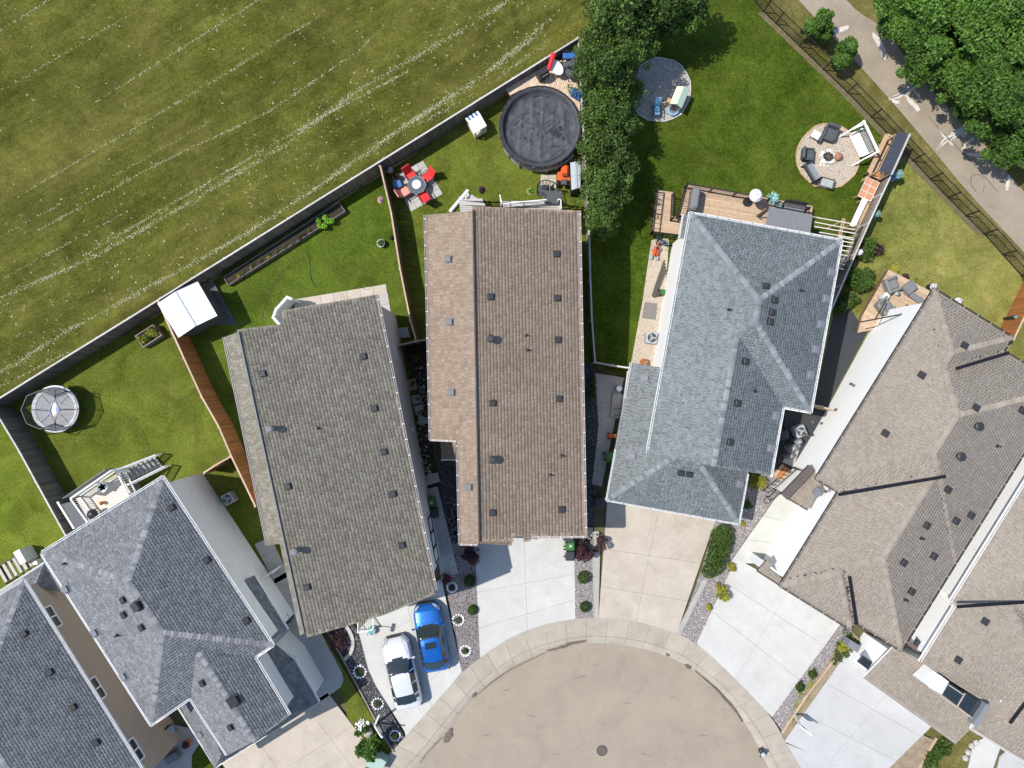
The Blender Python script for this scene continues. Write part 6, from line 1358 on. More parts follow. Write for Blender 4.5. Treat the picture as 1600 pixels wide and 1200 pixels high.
# small play house with striped roof
t = T('play_house', 'small play house with white roof and blue striped awning by the back fence', 'play house', 744, 192, 1.1, rz=.55)
mb = MB(); mb.add([(-.48,-.55,1.15), (.48,-.55,1.15), (.48,.25,1.4), (-.48,.25,1.4), (-.48,-.55,1.12), (.48,-.55,1.12), (.48,.25,1.37), (-.48,.25,1.37)], [(0,1,2,3), (7,6,5,4), (0,4,5,1), (1,5,6,2), (2,6,7,3), (3,7,4,0)]); mk('roof', mb, m_wpl, t)
for i in range(7):
    x = -.48+i*.137; mb = MB(); mb.add([(x,.25,1.41), (x+.137,.25,1.41), (x+.137,.58,1.18), (x,.58,1.18), (x,.25,1.39), (x+.137,.25,1.39), (x+.137,.58,1.16), (x,.58,1.16)], [(0,1,2,3), (7,6,5,4), (0,4,5,1), (1,5,6,2), (2,6,7,3), (3,7,4,0)]); mk('awning_stripe', mb, m_blu if i % 2 else m_wht, t)
for x in (-.42, .42):
    for y in (-.5, .5): mb = MB(); mb.bar((x,y,0), (x,y,1.15), .07, up=(1,0,0)); mk('post', mb, m_dkC, t)
for sd in (((-.42,0),(.05,.95)), ((.42,0),(.05,.95)), ((0,-.5),(.8,.05))): mb = MB(); mb.box((sd[0][0], sd[0][1], .3), (sd[1][0], sd[1][1], .5)); mk('side_panel', mb, m_dkC, t)
mb = MB(); mb.box((0,0,.12), (.85,1.0,.08)); mk('floor', mb, m_dkG, t)
# pool step, mower, resin shed, spiral stair
t = T('pool_step', 'curved grey resin step board against the lower edge of the pool', 'pool step', 880, 252, .9); mb = MB()
for a, b in (((866, 258), (881, 251)), ((881, 251), (894, 240))):
    p, q = P(*a, .9)-t.location, P(*b, .9)-t.location; p.z = q.z = .9; m2 = MB(); m2.bar(p, q, .36, .06); m2.bar(p-Vector((0,0,.45)), q-Vector((0,0,.45)), .3, .85); mk('tread', m2, m_gryp, t)
t = T('ride_on_mower', 'orange red ride-on mower beside the grey garden storage box', 'mower', 882, 274, .6, rz=A(.05, -1))
mb = MB(); mb.cbox((.35,0,.55), (.75,.5,.35), .12); mk('hood', mb, m_orp, t); mb = MB(); mb.cbox((0.05,0,.22), (.7,.95,.16), .06); mk('mower_deck', mb, m_orp, t); mb = MB(); mb.cbox((-.45,0,.52), (.4,.42,.12), .05); mb2 = MB(); mb2.cbox((-.66,0,.72), (.08,.42,.35), .03); mk('seat', mb, m_cush, t); mk('backrest', mb2, m_cush, t)
mb = MB(); mb.ring((-.08,0,.82), .15, .018, 16, 5); mk('steering_wheel', mb, m_blk, t)
for x, y, r in ((.5,.33,.16), (.5,-.33,.16), (-.5,.4,.24), (-.5,-.4,.24)): mb = MB(); mb.cyl((x,y-.08,r), (x,y+.08,r), r, n=14); mk('wheel', mb, m_tyre, t)
shed('storage_shed', 'narrow grey ribbed resin shed between the mower and the tree row', [(891, 254), (907, 252), (907, 293), (893, 297)], 1.9, m_gryp, m_vent, ribs=0, over=.06, ridge=.03)
slabs('paver_pad', ((845, 273), (869, 272), (869, 298), (843, 300)), 2, 4, m_drB, z=.035, gap=.008)
def spiral():
    c = P(861, 305, 2.0); g = G(c.y); z1 = 2.05; t = thing('spiral_stair', 'black spiral stair curving down from the rear deck to the paver pad', 'stairs', (c.x, c.y, g), None)
    mb = MB(); mb.cyl((0,0,0), (0,0,z1-g+.9), .06, n=12); mk('centre_post', mb, m_blk, t); n = 11; H = z1-g; hr = []
    r = .95
    for i in range(n):
        a = PI*1.15-PI*.85*(i/(n-1)); z = H*(n-i-.5)/n; da = .10; mb = MB(); mb.prism([(0.02*math.cos(a), .02*math.sin(a)), (r*math.cos(a-da), r*math.sin(a-da)), (r*math.cos(a), r*math.sin(a)), (r*math.cos(a+da), r*math.sin(a+da))], z-.04, z); mk('tread', mb, M('stair_charcoal', (.06,.065,.07), .6, .1), t)
        hr.append(Vector((r*math.cos(a), r*math.sin(a), z+.95)))
        for dd in (-.1, .1): mb2 = MB(); mb2.bar((r*math.cos(a+dd), r*math.sin(a+dd), z), (r*math.cos(a+dd), r*math.sin(a+dd), z+.95), .025, up=(1,0,0)); mk('baluster', mb2, m_blk, t)
    mb = MB(); mb.tube(hr, .03, 6); mk('handrail', mb, m_blk, t); mb = MB(); mb.box((.05,-.5,H-.03), (1.1,.8,.06)); mk('landing', mb, M('stair_charcoal'), t) if False else mk('landing', mb, MATS['stair_charcoal'], t)
spiral()
# rear deck of the brown roofed house with white rails
t, z = deck('rear_deck', 'grey boarded rear deck with white rails behind the brown roofed house', [(782, 314), (876, 314), (876, 326), (900, 345), (760, 345), (720, 335), (717, 312), (753, 310), (760, 324), (782, 326)], 3.0, m_dkG, ((720, 320), (880, 321)), skirt=None)
w = lambda a, b, zz: PZ(a, b, zz)
railing(t, [w(781, 305, z+1), w(784, 318, z+1), w(853, 312, z+1)], 1.0, m_wht, pick=.12, pk=.02); railing(t, [w(872, 312, z+1), w(876, 311, z+1), w(877, 325, z+1)], 1.0, m_wht, pick=.12)
t2 = T('deck_stairs', 'grey stair landing with white slanted rail at the left end of the rear deck', 'stairs', 735, 312, 1.5); t2['_o'] = tuple(t2.location); 
for i, (a, b, c_, d) in enumerate((((716, 310), (734, 305), (752, 311), (752, 324)),)):
    pass
for i in range(6):
    p = P(733+i*3.2, 303+i*2.0, 1.7+i*.18); q = P(718+i*1.0, 311+i*3.0, 1.7+i*.18); m2 = MB(); m2.bar(p, q, .26, .04); mk('tread', m2, m_dkG, t2)
m2 = MB(); m2.bar(P(731, 297, 2.2), P(703, 330, 3.6), .18, .08); mk('rail', m2, m_wht, t2); m2 = MB(); m2.bar(P(733, 302, 1.4), P(708, 332, 2.6), .06, .3); mk('stringer', m2, m_blk, t2)
pot(756, 316, 'dark leafy pot by the rear deck stairs', .2, .4, m_blk, lf_r, z=z); pot(827, 318, 'green plant behind the white rail of the rear deck', .2, .3, m_wdN, lf_v, z=z)
# pebble circle with play things
def circle_bed(name, label, cx, cy, rx, ry, base, smat, edge, dens, s0, s1, seed):
    rr = random.Random(seed); pts = [(cx+rx*math.cos(a)*rr.uniform(.97, 1.03), cy+ry*math.sin(a)*rr.uniform(.97, 1.03)) for a in [2*PI*i/22 for i in range(22)]]
    sheet(name, pts, base, .034); stones(name+'_stones', pts, smat, dens, s0, s1, off=.04); q = [P(*p) for p in pts]; t = thing(name+'_edging', label, 'edging', tuple(q[0]), world=True)
    for i in range(22): a, b = q[i], q[(i+1) % 22]; mb = MB(); mb.bar(a+Vector((0,0,.04)), b+Vector((0,0,.04)), .07, .1); mk('edging_strip', mb, edge, t)
    return pts
circle_bed('pebble_circle', 'pale edging round the shaded pebble circle', 1031, 141, 48.5, 50, m_grQ, m_grV, m_wCap, 200, .05, .11, 4)
circle_bed('fire_pit_circle', 'stone edging round the tan pebble fire pit circle', 1293, 245, 49, 50.5, m_grS, m_grT, m_wdN, 190, .04, .10, 5)
t = T('toy_house', 'pale green roofed plastic toy house on the pebble circle', 'toy house', 1062, 151, 1.2, rz=A(.38, -.92))
for s, m in ((1, MATS['pale_green_plastic']), (-1, MATS['pale_green_plastic'])):
    mb = MB(); mb.add([(-.62,0,1.4), (.62,0,1.4), (.62,s*-.42,1.08), (-.62,s*-.42,1.08), (-.62,0,1.36), (.62,0,1.36), (.62,s*-.42,1.04), (-.62,s*-.42,1.04)], [(0,1,2,3)[::s], (7,6,5,4)[::s], (0,4,5,1)[::s], (1,5,6,2)[::s], (2,6,7,3)[::s], (3,7,4,0)[::s]]); mk('roof_panel', mb, m, t)
mb = MB(); mb.prism([(-.52,-.36), (.52,-.36), (.52,.36), (-.52,.36)], 0, 1.1); mk('wall', mb, m_dkC, t); mb = MB(); mb.box((-.54,.05,.55), (.05,.35,.6)); mk('door', mb, m_stBr, t); mb = MB(); mb.cbox((-.15,.5,.25), (.3,.25,.5), .04); mk('side_shelf', mb, m_wdN, t)
on_ = garden_chair(1026, 173, A(0, 1), 'light blue plastic chair facing away on the pebble circle', m_lblu, None, w=.42); 
t = T('toy_slide', 'light blue round toy beside the toy house', 'toy', 1052, 172, .2); mb = MB(); mb.ring((0,0,.2), .32, .07, 16, 6); mk('hoop', mb, m_lblu, t); mb = MB(); mb.cyl((0,0,.02), (0,0,.12), .26, n=16); mk('tray', mb, m_cush2, t)
# fire pit and seats
t = T('fire_pit', 'ring of pale stones round black ashes in the middle of the pebble circle', 'fire pit', 1294, 245, .1)
for i in range(15): a = 2*PI*i/15; mb = MB(); mb.ball((math.cos(a)*.46, math.sin(a)*.42, .1), R.uniform(.10, .17), 7, 5, .25, .75); mk('stone', mb, (m_wht, m_dkC, m_pave)[i % 3], t)
mb = MB(); mb.cyl((0,0,.01), (0,0,.08), .38, n=14); mk('ashes', mb, m_blk, t)
for i in range(4): mb = MB(); a = i*.9; mb.cyl((-.25*math.cos(a), -.25*math.sin(a), .12), (.25*math.cos(a), .25*math.sin(a), .16), .035, n=7); mk('log', mb, m_bark, t)
t = T('boulder', 'round reddish brown boulder right of the fire pit', 'boulder', 1309, 245, .15); mb = MB(); mb.ball((0,0,.2), .28, 12, 8, .06, .85); mk('rock', mb, M('brown_rock', (.33,.16,.10), .85, .2, 6), t, smooth=True)
for i in range(9):
    x, y = 1284+R.uniform(-3, 14), 253+R.uniform(0, 6); t = T('loose_stone', 'loose pale stone scattered below the fire pit ring', 'stone', x, y, .03, 'loose stones below the fire pit'); mb = MB(); mb.ball((0,0,.04), R.uniform(.05, .09), 6, 4, .2, .7); mk('rock', mb, m_wht, t)
def covered_chair(px, py, face, label, mat=m_cush, w=.8, d=.8, h=.85, slats=False, cat='armchair', group=None):
    t = T('patio_armchair', label, cat, px, py, .5, group, rz=face)
    mb = MB(); mb.cbox((.04,0,.28), (d, w, .42), .08); mk('seat', mb, mat, t); mb = MB(); mb.cbox((-.36,0,.55), (.2, w, h*.85), .07, m=Matrix.Rotation(-.15, 3, 'Y')); mk('backrest', mb, mat, t)
    for s in (-1, 1): mb = MB(); mb.cbox((.02,s*(w/2-.05),.45), (d*.9,.12,.35), .05); mk('armrest', mb, mat, t)
    return t
covered_chair(1298, 207, A(-.35, .95) , 'charcoal covered armchair at the top of the fire pit circle', w=.85, d=.95); covered_chair(1263, 241, A(1, .1), 'charcoal covered armchair left of the fire pit')
t = T('side_table', 'small white topped side table between the upper armchair and the edge', 'table', 1277, 212, .45, rz=A(.8, .5)); mb = MB(); mb.cbox((-.1,0,.45), (.55,.5,.05), .02); mk('table_top', mb, m_wpl, t); mb = MB(); mb.cbox((.3,-.0,.35), (.2,.55,.3), .03); mk('drawer', mb, m_cush, t)
for s in ((-.3,-.2), (-.3,.2), (.3,.2), (.3,-.2)): mb = MB(); mb.bar((s[0], s[1], 0), (s[0], s[1], .43), .04, up=(1,0,0)); mk('leg', mb, m_blk, t)
t = T('garden_bench', 'black slatted loveseat lower left of the fire pit', 'bench', 1269, 268, .45, rz=A(.85, -.5)); 
for i in range(11): mb = MB(); mb.box((.05, -.55+i*.11, .42), (.5, .06, .04)); mk('slat', mb, m_gryp, t)
mb = MB(); mb.cbox((-.3,0,.6), (.12,1.3,.6), .03, m=Matrix.Rotation(-.2, 3, 'Y')); mk('backrest', mb, m_cush, t)
for s in (-1, 1): mb = MB(); mb.box((0,s*.64,.32), (.62,.08,.62)); mk('side_frame', mb, m_blk, t)
t = T('coffee_table', 'grey framed glass coffee table at the bottom of the fire pit circle', 'table', 1292, 286, .4, rz=A(.95, .25)); mb = MB(); mb.box((0,0,.4), (.8,.5,.02)); mk('table_top', mb, M('table_glass', (.35,.37,.36), .1, .1), t)
for a, b in (((-.45,-.3),(.45,-.3)), ((.45,-.3),(.45,.3)), ((.45,.3),(-.45,.3)), ((-.45,.3),(-.45,-.3))): mb = MB(); mb.bar((*a, .41), (*b, .41), .06); mk('frame_bar', mb, m_cush, t); mb = MB(); mb.bar((*a, 0), (*a, .4), .05, up=(1,0,0)); mk('leg', mb, m_cush, t)
# white porch swing in A-frame
def swing():
    t = T('porch_swing', 'white wooden porch swing hanging in its A frame right of the fire pit', 'swing', 1345, 224, .6, rz=A(.42, .9)); L = 1.05
    for s in (-1, 1):
        for dy in (-1, 1): mb = MB(); mb.bar((s*L, dy*.85+.05, 0), (s*L, .08*dy, 1.85), .09, .09, up=(1,0,0)); mk('leg', mb, m_wht, t)
        mb = MB(); mb.bar((s*L, -.55, .75), (s*L, .6, .75), .07); mk('brace', mb, m_wht, t)
        mb = MB(); mb.bar((s*(L-.18), 0, 1.8), (s*(L-.22), .2, .5), .03, up=(1,0,0)); mk('chain', mb, m_steel, t)
    mb = MB(); mb.bar((-L-.1, 0, 1.88), (L+.1, 0, 1.88), .10, .12); mk('top_beam', mb, m_wht, t)
    for i in range(8): mb = MB(); mb.box((0, -.38+i*.09, .48), (1.6, .06, .03)); mk('seat_slat', mb, m_wht, t)
    for i in range(17): mb = MB(); mb.bar((-.78+i*.0975, .34, .48), (-.78+i*.0975, .55, 1.05), .04, .025, up=(1,0,0)); mk('back_slat', mb, m_wht, t)
    mb = MB(); mb.bar((-.85,.56,1.07), (.85,.56,1.07), .06); mk('back_rail', mb, m_wht, t)
    for s in (-1, 1): mb = MB(); mb.bar((s*.82,-.4,.72), (s*.82,.45,.72), .07, .03); mk('armrest', mb, m_wht, t)
swing()
# bar hut with dark roof along the fence
def hut():
    rp = [(1402, 206), (1420, 210), (1391, 274), (1373, 268)]; z = P(1397, 240, 2.3).z; q = [PZ(a, b, z) for a, b in rp]; c = sum(q, Vector((0,0,0)))/4; t = thing('bar_hut', 'wooden garden bar with dark blue grey roof against the weathered fence', 'garden bar', onz(c.x, c.y), world=True)
    ax = (q[3]-q[0]); L = ax.length; ax /= L; acr = (q[1]-q[0]); w0 = acr.length; acr /= w0; n = 6
    for i in range(n): a = q[0]+ax*(L*i/n+.004); b = q[0]+ax*(L*(i+1)/n-.004); mb = MB(); up = Vector((0,0,.12)); mb.add([a, a+acr*w0+up, b+acr*w0+up, b, a-Vector((0,0,.04)), a+acr*w0+up-Vector((0,0,.04)), b+acr*w0+up-Vector((0,0,.04)), b-Vector((0,0,.04))], [(0,3,2,1), (4,5,6,7), (0,1,5,4), (1,2,6,5), (2,3,7,6), (3,0,4,7)]); mk('roof_panel', mb, M('roof_navy', (.035,.04,.055), .6, .1), t)
    g = G(c.y)
    for a in (q[0], q[1], q[2], q[3]): mb = MB(); s = a+(c-a)*.1; mb.bar((s.x, s.y, g-.1), (s.x, s.y, z-.04), .1, up=(1,0,0)); mk('post', mb, m_wdN, t)
    mb = MB(); mb.bar(q[1]+Vector((0,0,.14)), q[2]+Vector((0,0,.14)), .1, .1); mk('roof_edge', mb, m_wCap, t)
    # counter, bench and floor boards reaching left of the roof
    for i, (a, b, h, wd, m) in enumerate((((1386, 211), (1358, 270), 1.05, .3, m_wdN), ((1391, 216), (1364, 271), .5, .28, m_wdN), ((1398, 219), (1372, 270), .3, .25, m_dkT))):
        p, r_ = P(*a, h), P(*b, h); mb = MB(); mb.bar(p, r_, wd, .05); mk('bench_board', mb, m, t)
        for f in (.05, .5, .95): s = p+(r_-p)*f; mb = MB(); mb.bar((s.x, s.y, G(s.y)), (s.x, s.y, s.z-.02), .08, up=(1,0,0)); mk('leg', mb, m_wBr, t)
    p, r_ = P(1386, 210, 1.1), P(1402, 217, 1.1); mb = MB(); mb.bar(p, r_, .12, .08); mk('end_rail', mb, m_wdN, t); p, r_ = P(1358, 271, 1.1), P(1374, 279, 1.1); mb = MB(); mb.bar(p, r_, .12, .08); mk('end_rail', mb, m_wdN, t)
    mb = MB(); mb.prism([tuple(P(a, b, .9).to_2d()) for a, b in ((1363, 268), (1376, 270), (1378, 282), (1364, 276))], g, g+.85); mk('counter', mb, m_cedar, t)
hut()
# lattice topped planter and white bench along the fence
t = T('lattice_table', 'tan wooden lattice topped stand beside the garden bar', 'stand', 1357, 296, .8, rz=A(-.42, .9))
for i in range(4): mb = MB(); mb.box((-.68+i*.45, 0, .8), (.05, .95, .04)); mk('lattice_bar', mb, m_dkC, t)
for i in range(3): mb = MB(); mb.box((0, -.45+i*.45, .815), (1.4, .04, .04)); mk('lattice_bar', mb, m_dkC, t)
mb = MB(); mb.box((0,0,.72), (1.38,.9,.06)); mk('top', mb, M('lattice_top_orange', (.50,.24,.13), .8, .1), t)
for s in ((-.6,-.4), (-.6,.4), (.6,.4), (.6,-.4)): mb = MB(); mb.bar((*s, 0), (*s, .7), .07, up=(1,0,0)); mk('leg', mb, m_wdN, t)
t = T('long_bench', 'long white topped potting bench against the weathered fence', 'bench', 1344, 334, .8, rz=A(-.42, .9)); mb = MB(); mb.cbox((0,-.12,.8), (2.0,.38,.05), .01); mk('bench_top', mb, m_wht, t); mb = MB(); mb.box((0,.24,.55), (2.1,.3,.06)); mk('shelf', mb, m_wdN, t)
for s in ((-.9,-.25), (-.9,.3), (.9,.3), (.9,-.25)): mb = MB(); mb.bar((*s, 0), (*s, .78), .07, up=(1,0,0)); mk('leg', mb, m_wdN, t)
# pergola slats between deck and fence
def pergola():
    c = P(1310, 380, 2.3); z = c.z; t = thing('pergola', 'open pergola of thin slats between the house corner and the weathered fence', 'pergola', onz(c.x, c.y), world=True)
    for a, b in (((1270, 339), (1332, 350)), ((1272, 347), (1334, 359)), ((1272, 354), (1336, 365)), ((1280, 363), (1332, 372)), ((1310, 370), (1334, 375)), ((1316, 377), (1333, 380)), ((1316, 384), (1330, 386)), ((1315, 391), (1326, 393)), ((1313, 398), (1323, 400)), ((1312, 405), (1322, 408)), ((1312, 412), (1320, 414)), ((1310, 419), (1318, 421))): mb = MB(); mb.bar(PZ(*a, z), PZ(*b, z), .06, .09); mk('slat', mb, m_dkC, t)
    for a, b in (((1317, 341), (1309, 374)), ((1320, 342), (1312, 375))): mb = MB(); mb.bar(PZ(*a, z-.1), PZ(*b, z-.1), .05, .14); mk('beam', mb, m_wdN, t)
    for a, b in (((1343, 346), (1316, 420)),): mb = MB(); mb.bar(PZ(*a, z-.12), PZ(*b, z-.12), .08, .12); mk('beam', mb, m_wLt, t)
    for a in ((1317, 345), (1311, 372), (1340, 352), (1318, 415)): p = PZ(*a, z-.15); mb = MB(); mb.bar((p.x, p.y, G(p.y)), p, .09, up=(1,0,0)); mk('post', mb, m_wdN, t)
pergola()
# rear decks of the blue grey house
t, z4 = deck('rear_deck', 'tan boarded rear deck behind the blue grey roof, with black railings', [(1071, 288), (1192, 308), (1270, 322), (1266, 366), (1210, 364), (1110, 346), (1062, 336)], .75, m_dkT, ((1080, 300), (1190, 319)), skirt=m_cedar)
railing(t, [w(1062, 336, z4+.95), w(1075, 287, z4+.95), w(1190, 308, z4+.95)], .95, m_blk, pick=.15, pk=.032, post=.09, rail=.07); railing(t, [w(1216, 316, z4+.95), w(1265, 325, z4+.95), w(1262, 340, z4+.95)], .95, m_blk, pick=.13, pk=.022)
t, z4b = deck('lower_deck', 'small lower deck with black railings left of the blue grey house', [(1026, 297), (1052, 300), (1050, 338), (1066, 341), (1062, 366), (1019, 362)], .45, m_dkT, ((1028, 320), (1056, 324)), skirt=m_cedar)
railing(t, [w(1029, 294, z4b+.95), w(1021, 362, z4b+.95), w(1059, 367, z4b+.95)], .95, m_blk, pick=.3, pk=.035, post=.09, rail=.07); railing(t, [w(1054, 300, z4b+.95), w(1052, 340, z4b+.95), w(1064, 342, z4b+.95)], .95, m_blk, pick=.13, pk=.022)
t = TZ('covered_barbecue', 'long barbecue under a grey cover on the tan deck', 'barbecue', 1087, 310, z4, .9, rz=A(-.15, 1)); mb = MB(); mb.cbox((0,0,.5), (1.5,.55,1.0), .16); mb.cbox((0,0,1.0), (1.35,.42,.25), .1); mk('cover', mb, m_cush2, t)
t = TZ('patio_umbrella', 'closed round white parasol standing at the deck edge', 'umbrella', 1183, 304, z4, 1.9)
N = 12
for i in range(N):
    a0, a1 = 2*PI*i/N, 2*PI*(i+1)/N; mb = MB(); mb.add([(0,0,2.0), (.25*math.cos(a0), .25*math.sin(a0), 1.95), (.25*math.cos(a1), .25*math.sin(a1), 1.95), (.42*math.cos(a0), .42*math.sin(a0), 1.72), (.42*math.cos(a1), .42*math.sin(a1), 1.72), (.36*math.cos(a0), .36*math.sin(a0), 1.45), (.36*math.cos(a1), .36*math.sin(a1), 1.45)], [(0,1,2), (1,3,4,2), (3,5,6,4)]); mk('canopy_panel', mb, m_wht, t)
mb = MB(); mb.cyl((0,0,0), (0,0,2.05), .035, n=8); mk('pole', mb, m_blk, t)
mb = MB(); mb.cyl((0,0,0), (0,0,.12), .3, n=16); mk('base', mb, m_blk, t)
t = TZ('agave_plant', 'spiky pale teal plant on the tan deck beside the white parasol', 'plant', 1208, 309, z4, .6)
for i in range(40):
    a = i*2.4; e = R.uniform(.3, 1.2); L = R.uniform(.4, .62); d = Vector((math.cos(a)*math.cos(e), math.sin(a)*math.cos(e), math.sin(e))); s = Vector((-math.sin(a), math.cos(a), 0))*.04; b = Vector((0,0,.4)); mb = MB(); mb.add([b-s, b+s, b+d*L*.6+s*.9, b+d*L+Vector((0,0,-.05)), b+d*L*.6-s*.9], [(0,1,2,3,4)]); mk('leaf', mb, M('leaf_pale_teal', (.30,.50,.47), .6, .2, 5), t)
mb = MB(); mb.cyl((0,0,0), (0,0,.42), .18, .24, 12); mk('pot', mb, m_blk, t)
t = TZ('agave_plant', 'smaller pale teal plant right below the spiky one', 'plant', 1217, 320, z4, .4)
for i in range(18):
    a = i*2.4; e = R.uniform(.3, 1.2); L = R.uniform(.2, .32); d = Vector((math.cos(a)*math.cos(e), math.sin(a)*math.cos(e), math.sin(e))); s = Vector((-math.sin(a), math.cos(a), 0))*.03; b = Vector((0,0,.28)); mb = MB(); mb.add([b-s, b+s, b+d*L*.6+s*.9, b+d*L, b+d*L*.6-s*.9], [(0,1,2,3,4)]); mk('leaf', mb, MATS['leaf_pale_teal'], t)
mb = MB(); mb.cyl((0,0,0), (0,0,.3), .12, .16, 12); mk('pot', mb, m_blk, t)
t = TZ('sofa_bench', 'grey cushioned deck sofa against the railing by the grey awning', 'sofa', 1242, 325, z4, .45, rz=A(1, .18)); mb = MB(); mb.cbox((0,0,.35), (1.35,.55,.2), .05); mk('cushion', mb, m_cush2, t); mb = MB(); mb.cbox((0,.32,.5), (1.4,.14,.7), .03); mk('backrest', mb, m_blk, t); mb = MB(); mb.box((0,0,.12), (1.4,.6,.22)); mk('base', mb, m_blk, t)
def awning():
    z = z4+2.35; t = thing('awning', 'flat grey fabric awning in two panels beside the blue grey roof', 'awning', (*PZ(1232, 345, z).to_2d(), z4), world=True); q = [(1202, 323), (1270, 336), (1265, 372), (1195, 360)]
    f = lambda u, v: (q[0][0]*(1-u)*(1-v)+q[1][0]*u*(1-v)+q[2][0]*u*v+q[3][0]*(1-u)*v, q[0][1]*(1-u)*(1-v)+q[1][1]*u*(1-v)+q[2][1]*u*v+q[3][1]*(1-u)*v)
    for u0, u1 in ((0, .5), (.503, 1)): mb = MB(); mb.prism([tuple(PZ(*f(u, v), z).to_2d()) for u, v in ((u0,0), (u1,0), (u1,1), (u0,1))], z-.04, z); mk('panel', mb, m_cush2, t)
    for u, v in ((.02,.03), (.98,.03)): p = PZ(*f(u, v), z); mb = MB(); mb.bar((p.x, p.y, z4), (p.x, p.y, z-.04), .08, up=(1,0,0)); mk('post', mb, m_blk, t)
    mb = MB(); mb.bar(PZ(1202, 321, z-.02), PZ(1272, 334.5, z-.02), .06, .1); mk('front_bar', mb, m_blk, t)
awning()
t = TZ('rocking_chair', 'dark lounge chair on the tan deck left of the grey awning', 'chair', 1191, 331, z4, .4, rz=A(.8, -.6)); mb = MB(); mb.bar((-.4,0,.35), (.35,0,.35), .12, .05); mk('seat', mb, m_wBr, t); mb = MB(); mb.bar((-.4,0,.35), (-.55,0,.9), .12, .05); mk('backrest', mb, m_wBr, t); mb = MB(); mb.bar((-.3,.0,0), (-.3,.0,.35), .06, up=(1,0,0)); mb2 = MB(); mb2.bar((.3,0,0), (.3,0,.35), .06, up=(1,0,0)); mk('leg', mb, m_wBr, t); mk('leg', mb2, m_wBr, t)
# toys, lumber, pads and units along the white side wall
def bike(px, py, rz, label, fm, s=1.0, z=None):
    t = T('bicycle', label, 'bicycle', px, py, .3, rz=rz); 
    for x in (-.42*s, .42*s): mb = MB(); mb.ring((0,0,0), .24*s, .03, 16, 5); mb.v = [(a+x, c, b+.26*s) for a, b, c in mb.v]; mk('wheel', mb, m_tyre, t)
    mb = MB(); mb.tube([(-.42*s,0,.26*s), (-.12*s,0,.6*s), (.32*s,0,.58*s), (.42*s,0,.26*s)], .025); mb.tube([(-.12*s,0,.6*s), (0,0,.26*s), (.32*s,0,.58*s)], .025); mk('frame', mb, fm, t); mb = MB(); mb.bar((.34*s,-.24*s,.74*s), (.34*s,.24*s,.74*s), .035); mk('handlebar', mb, m_blk, t); mb = MB(); mb.cbox((-.14*s,0,.66*s), (.22,.12,.06), .02); mk('saddle', mb, m_blk, t)
bike(1034, 376, A(.8, .5), 'blue child bicycle against the lower deck corner', m_blu, .9); bike(1038, 382, A(.9, .1), 'light blue child bicycle below the dark blue one', m_lblu, .8); bike(1026, 386, A(.2, -1), 'orange red child bicycle on the tan side path', m_orp, .9)
t = T('ride_on_toy', 'orange red ride-on toy with grey wheel on the side path', 'toy', 1024, 395, .25, rz=A(-.2, 1)); mb = MB(); mb.cbox((-.1,0,.28), (.6,.4,.26), .1); mk('body', mb, m_orp, t)
for x, y in ((-.3,.24), (-.3,-.24), (.32,.2), (.32,-.2)): mb = MB(); mb.cyl((x,y-.05,.15), (x,y+.05,.15), .15, n=12); mk('wheel', mb, m_gryp, t)
t = T('timber_stack', 'dark timber boards leaning along the white side wall', 'timber', 1030, 435, .2, rz=A(-.35, 1)); 
for i in range(4): mb = MB(); mb.box((.1*i, -.06+i*.07, .05+i*.05), (2.6-.2*i, .06, .10)); mk('plank', mb, m_bark if i % 2 else m_cush, t)
t = T('wheeled_bin', 'green watering cart beside the white side wall', 'cart', 1035, 457, .4); mb = MB(); mb.cbox((0,0,.35), (.38,.38,.5), .08); mk('tub', mb, m_binG, t); mb = MB(); mb.bar((-.3,-.1,.2), (-.2,-.1,.8), .04, up=(1,0,0)); mk('handle', mb, m_blk, t)
for y in (-.2, .2): mb = MB(); mb.cyl((-.2,y-.03,.12), (-.2,y+.03,.12), .12, n=10); mk('wheel', mb, m_tyre, t)
slabs('paver_dark', ((1007, 472), (1027, 474), (1024, 500), (1003, 497)), 1, 2, M('dark_mat_paver', (.17,.155,.15), .85, .1), z=.06)
def ac(px, py, label, rz=0, s=.75):
    t = T('air_conditioner', label, 'air conditioner', px, py, .6, 'air conditioners beside the houses', rz=rz); mb = MB(); mb.cbox((0,0,.4), (s,s,.75), .06); mk('cabinet', mb, m_gryp, t); mb = MB(); mb.cyl((0,0,.77), (0,0,.785), s*.40, n=20); mk('fan_opening', mb, m_blk, t)
    for i in range(3): m2 = MB(); a = i*2.09; m2.bar((0,0,.79), (math.cos(a)*s*.34, math.sin(a)*s*.34, .79), .12, .01); mk('blade', m2, m_utilg, t)
    m2 = MB(); m2.ring((0,0,.80), s*.40, .012, 20, 4); m2.ring((0,0,.80), s*.25, .010, 16, 4); m2.cyl((0,0,.785), (0,0,.81), .09, n=12); mk('grille', m2, m_utilg, t, kind='stuff')
    return t
ac(1018, 528, 'air conditioner with round fan between the pebbles and the white side wall', -.1); ac(1250, 674, 'air conditioner in the shaded gap left of the white house', .4, .7); ac(357, 779, 'air conditioner against the side wall of the lower left grey house', .5, .7)
pot(1006, 567, 'orange terracotta pot at the corner of the lower blue grey roof', .28, .35, m_terra, lf_s, 60)
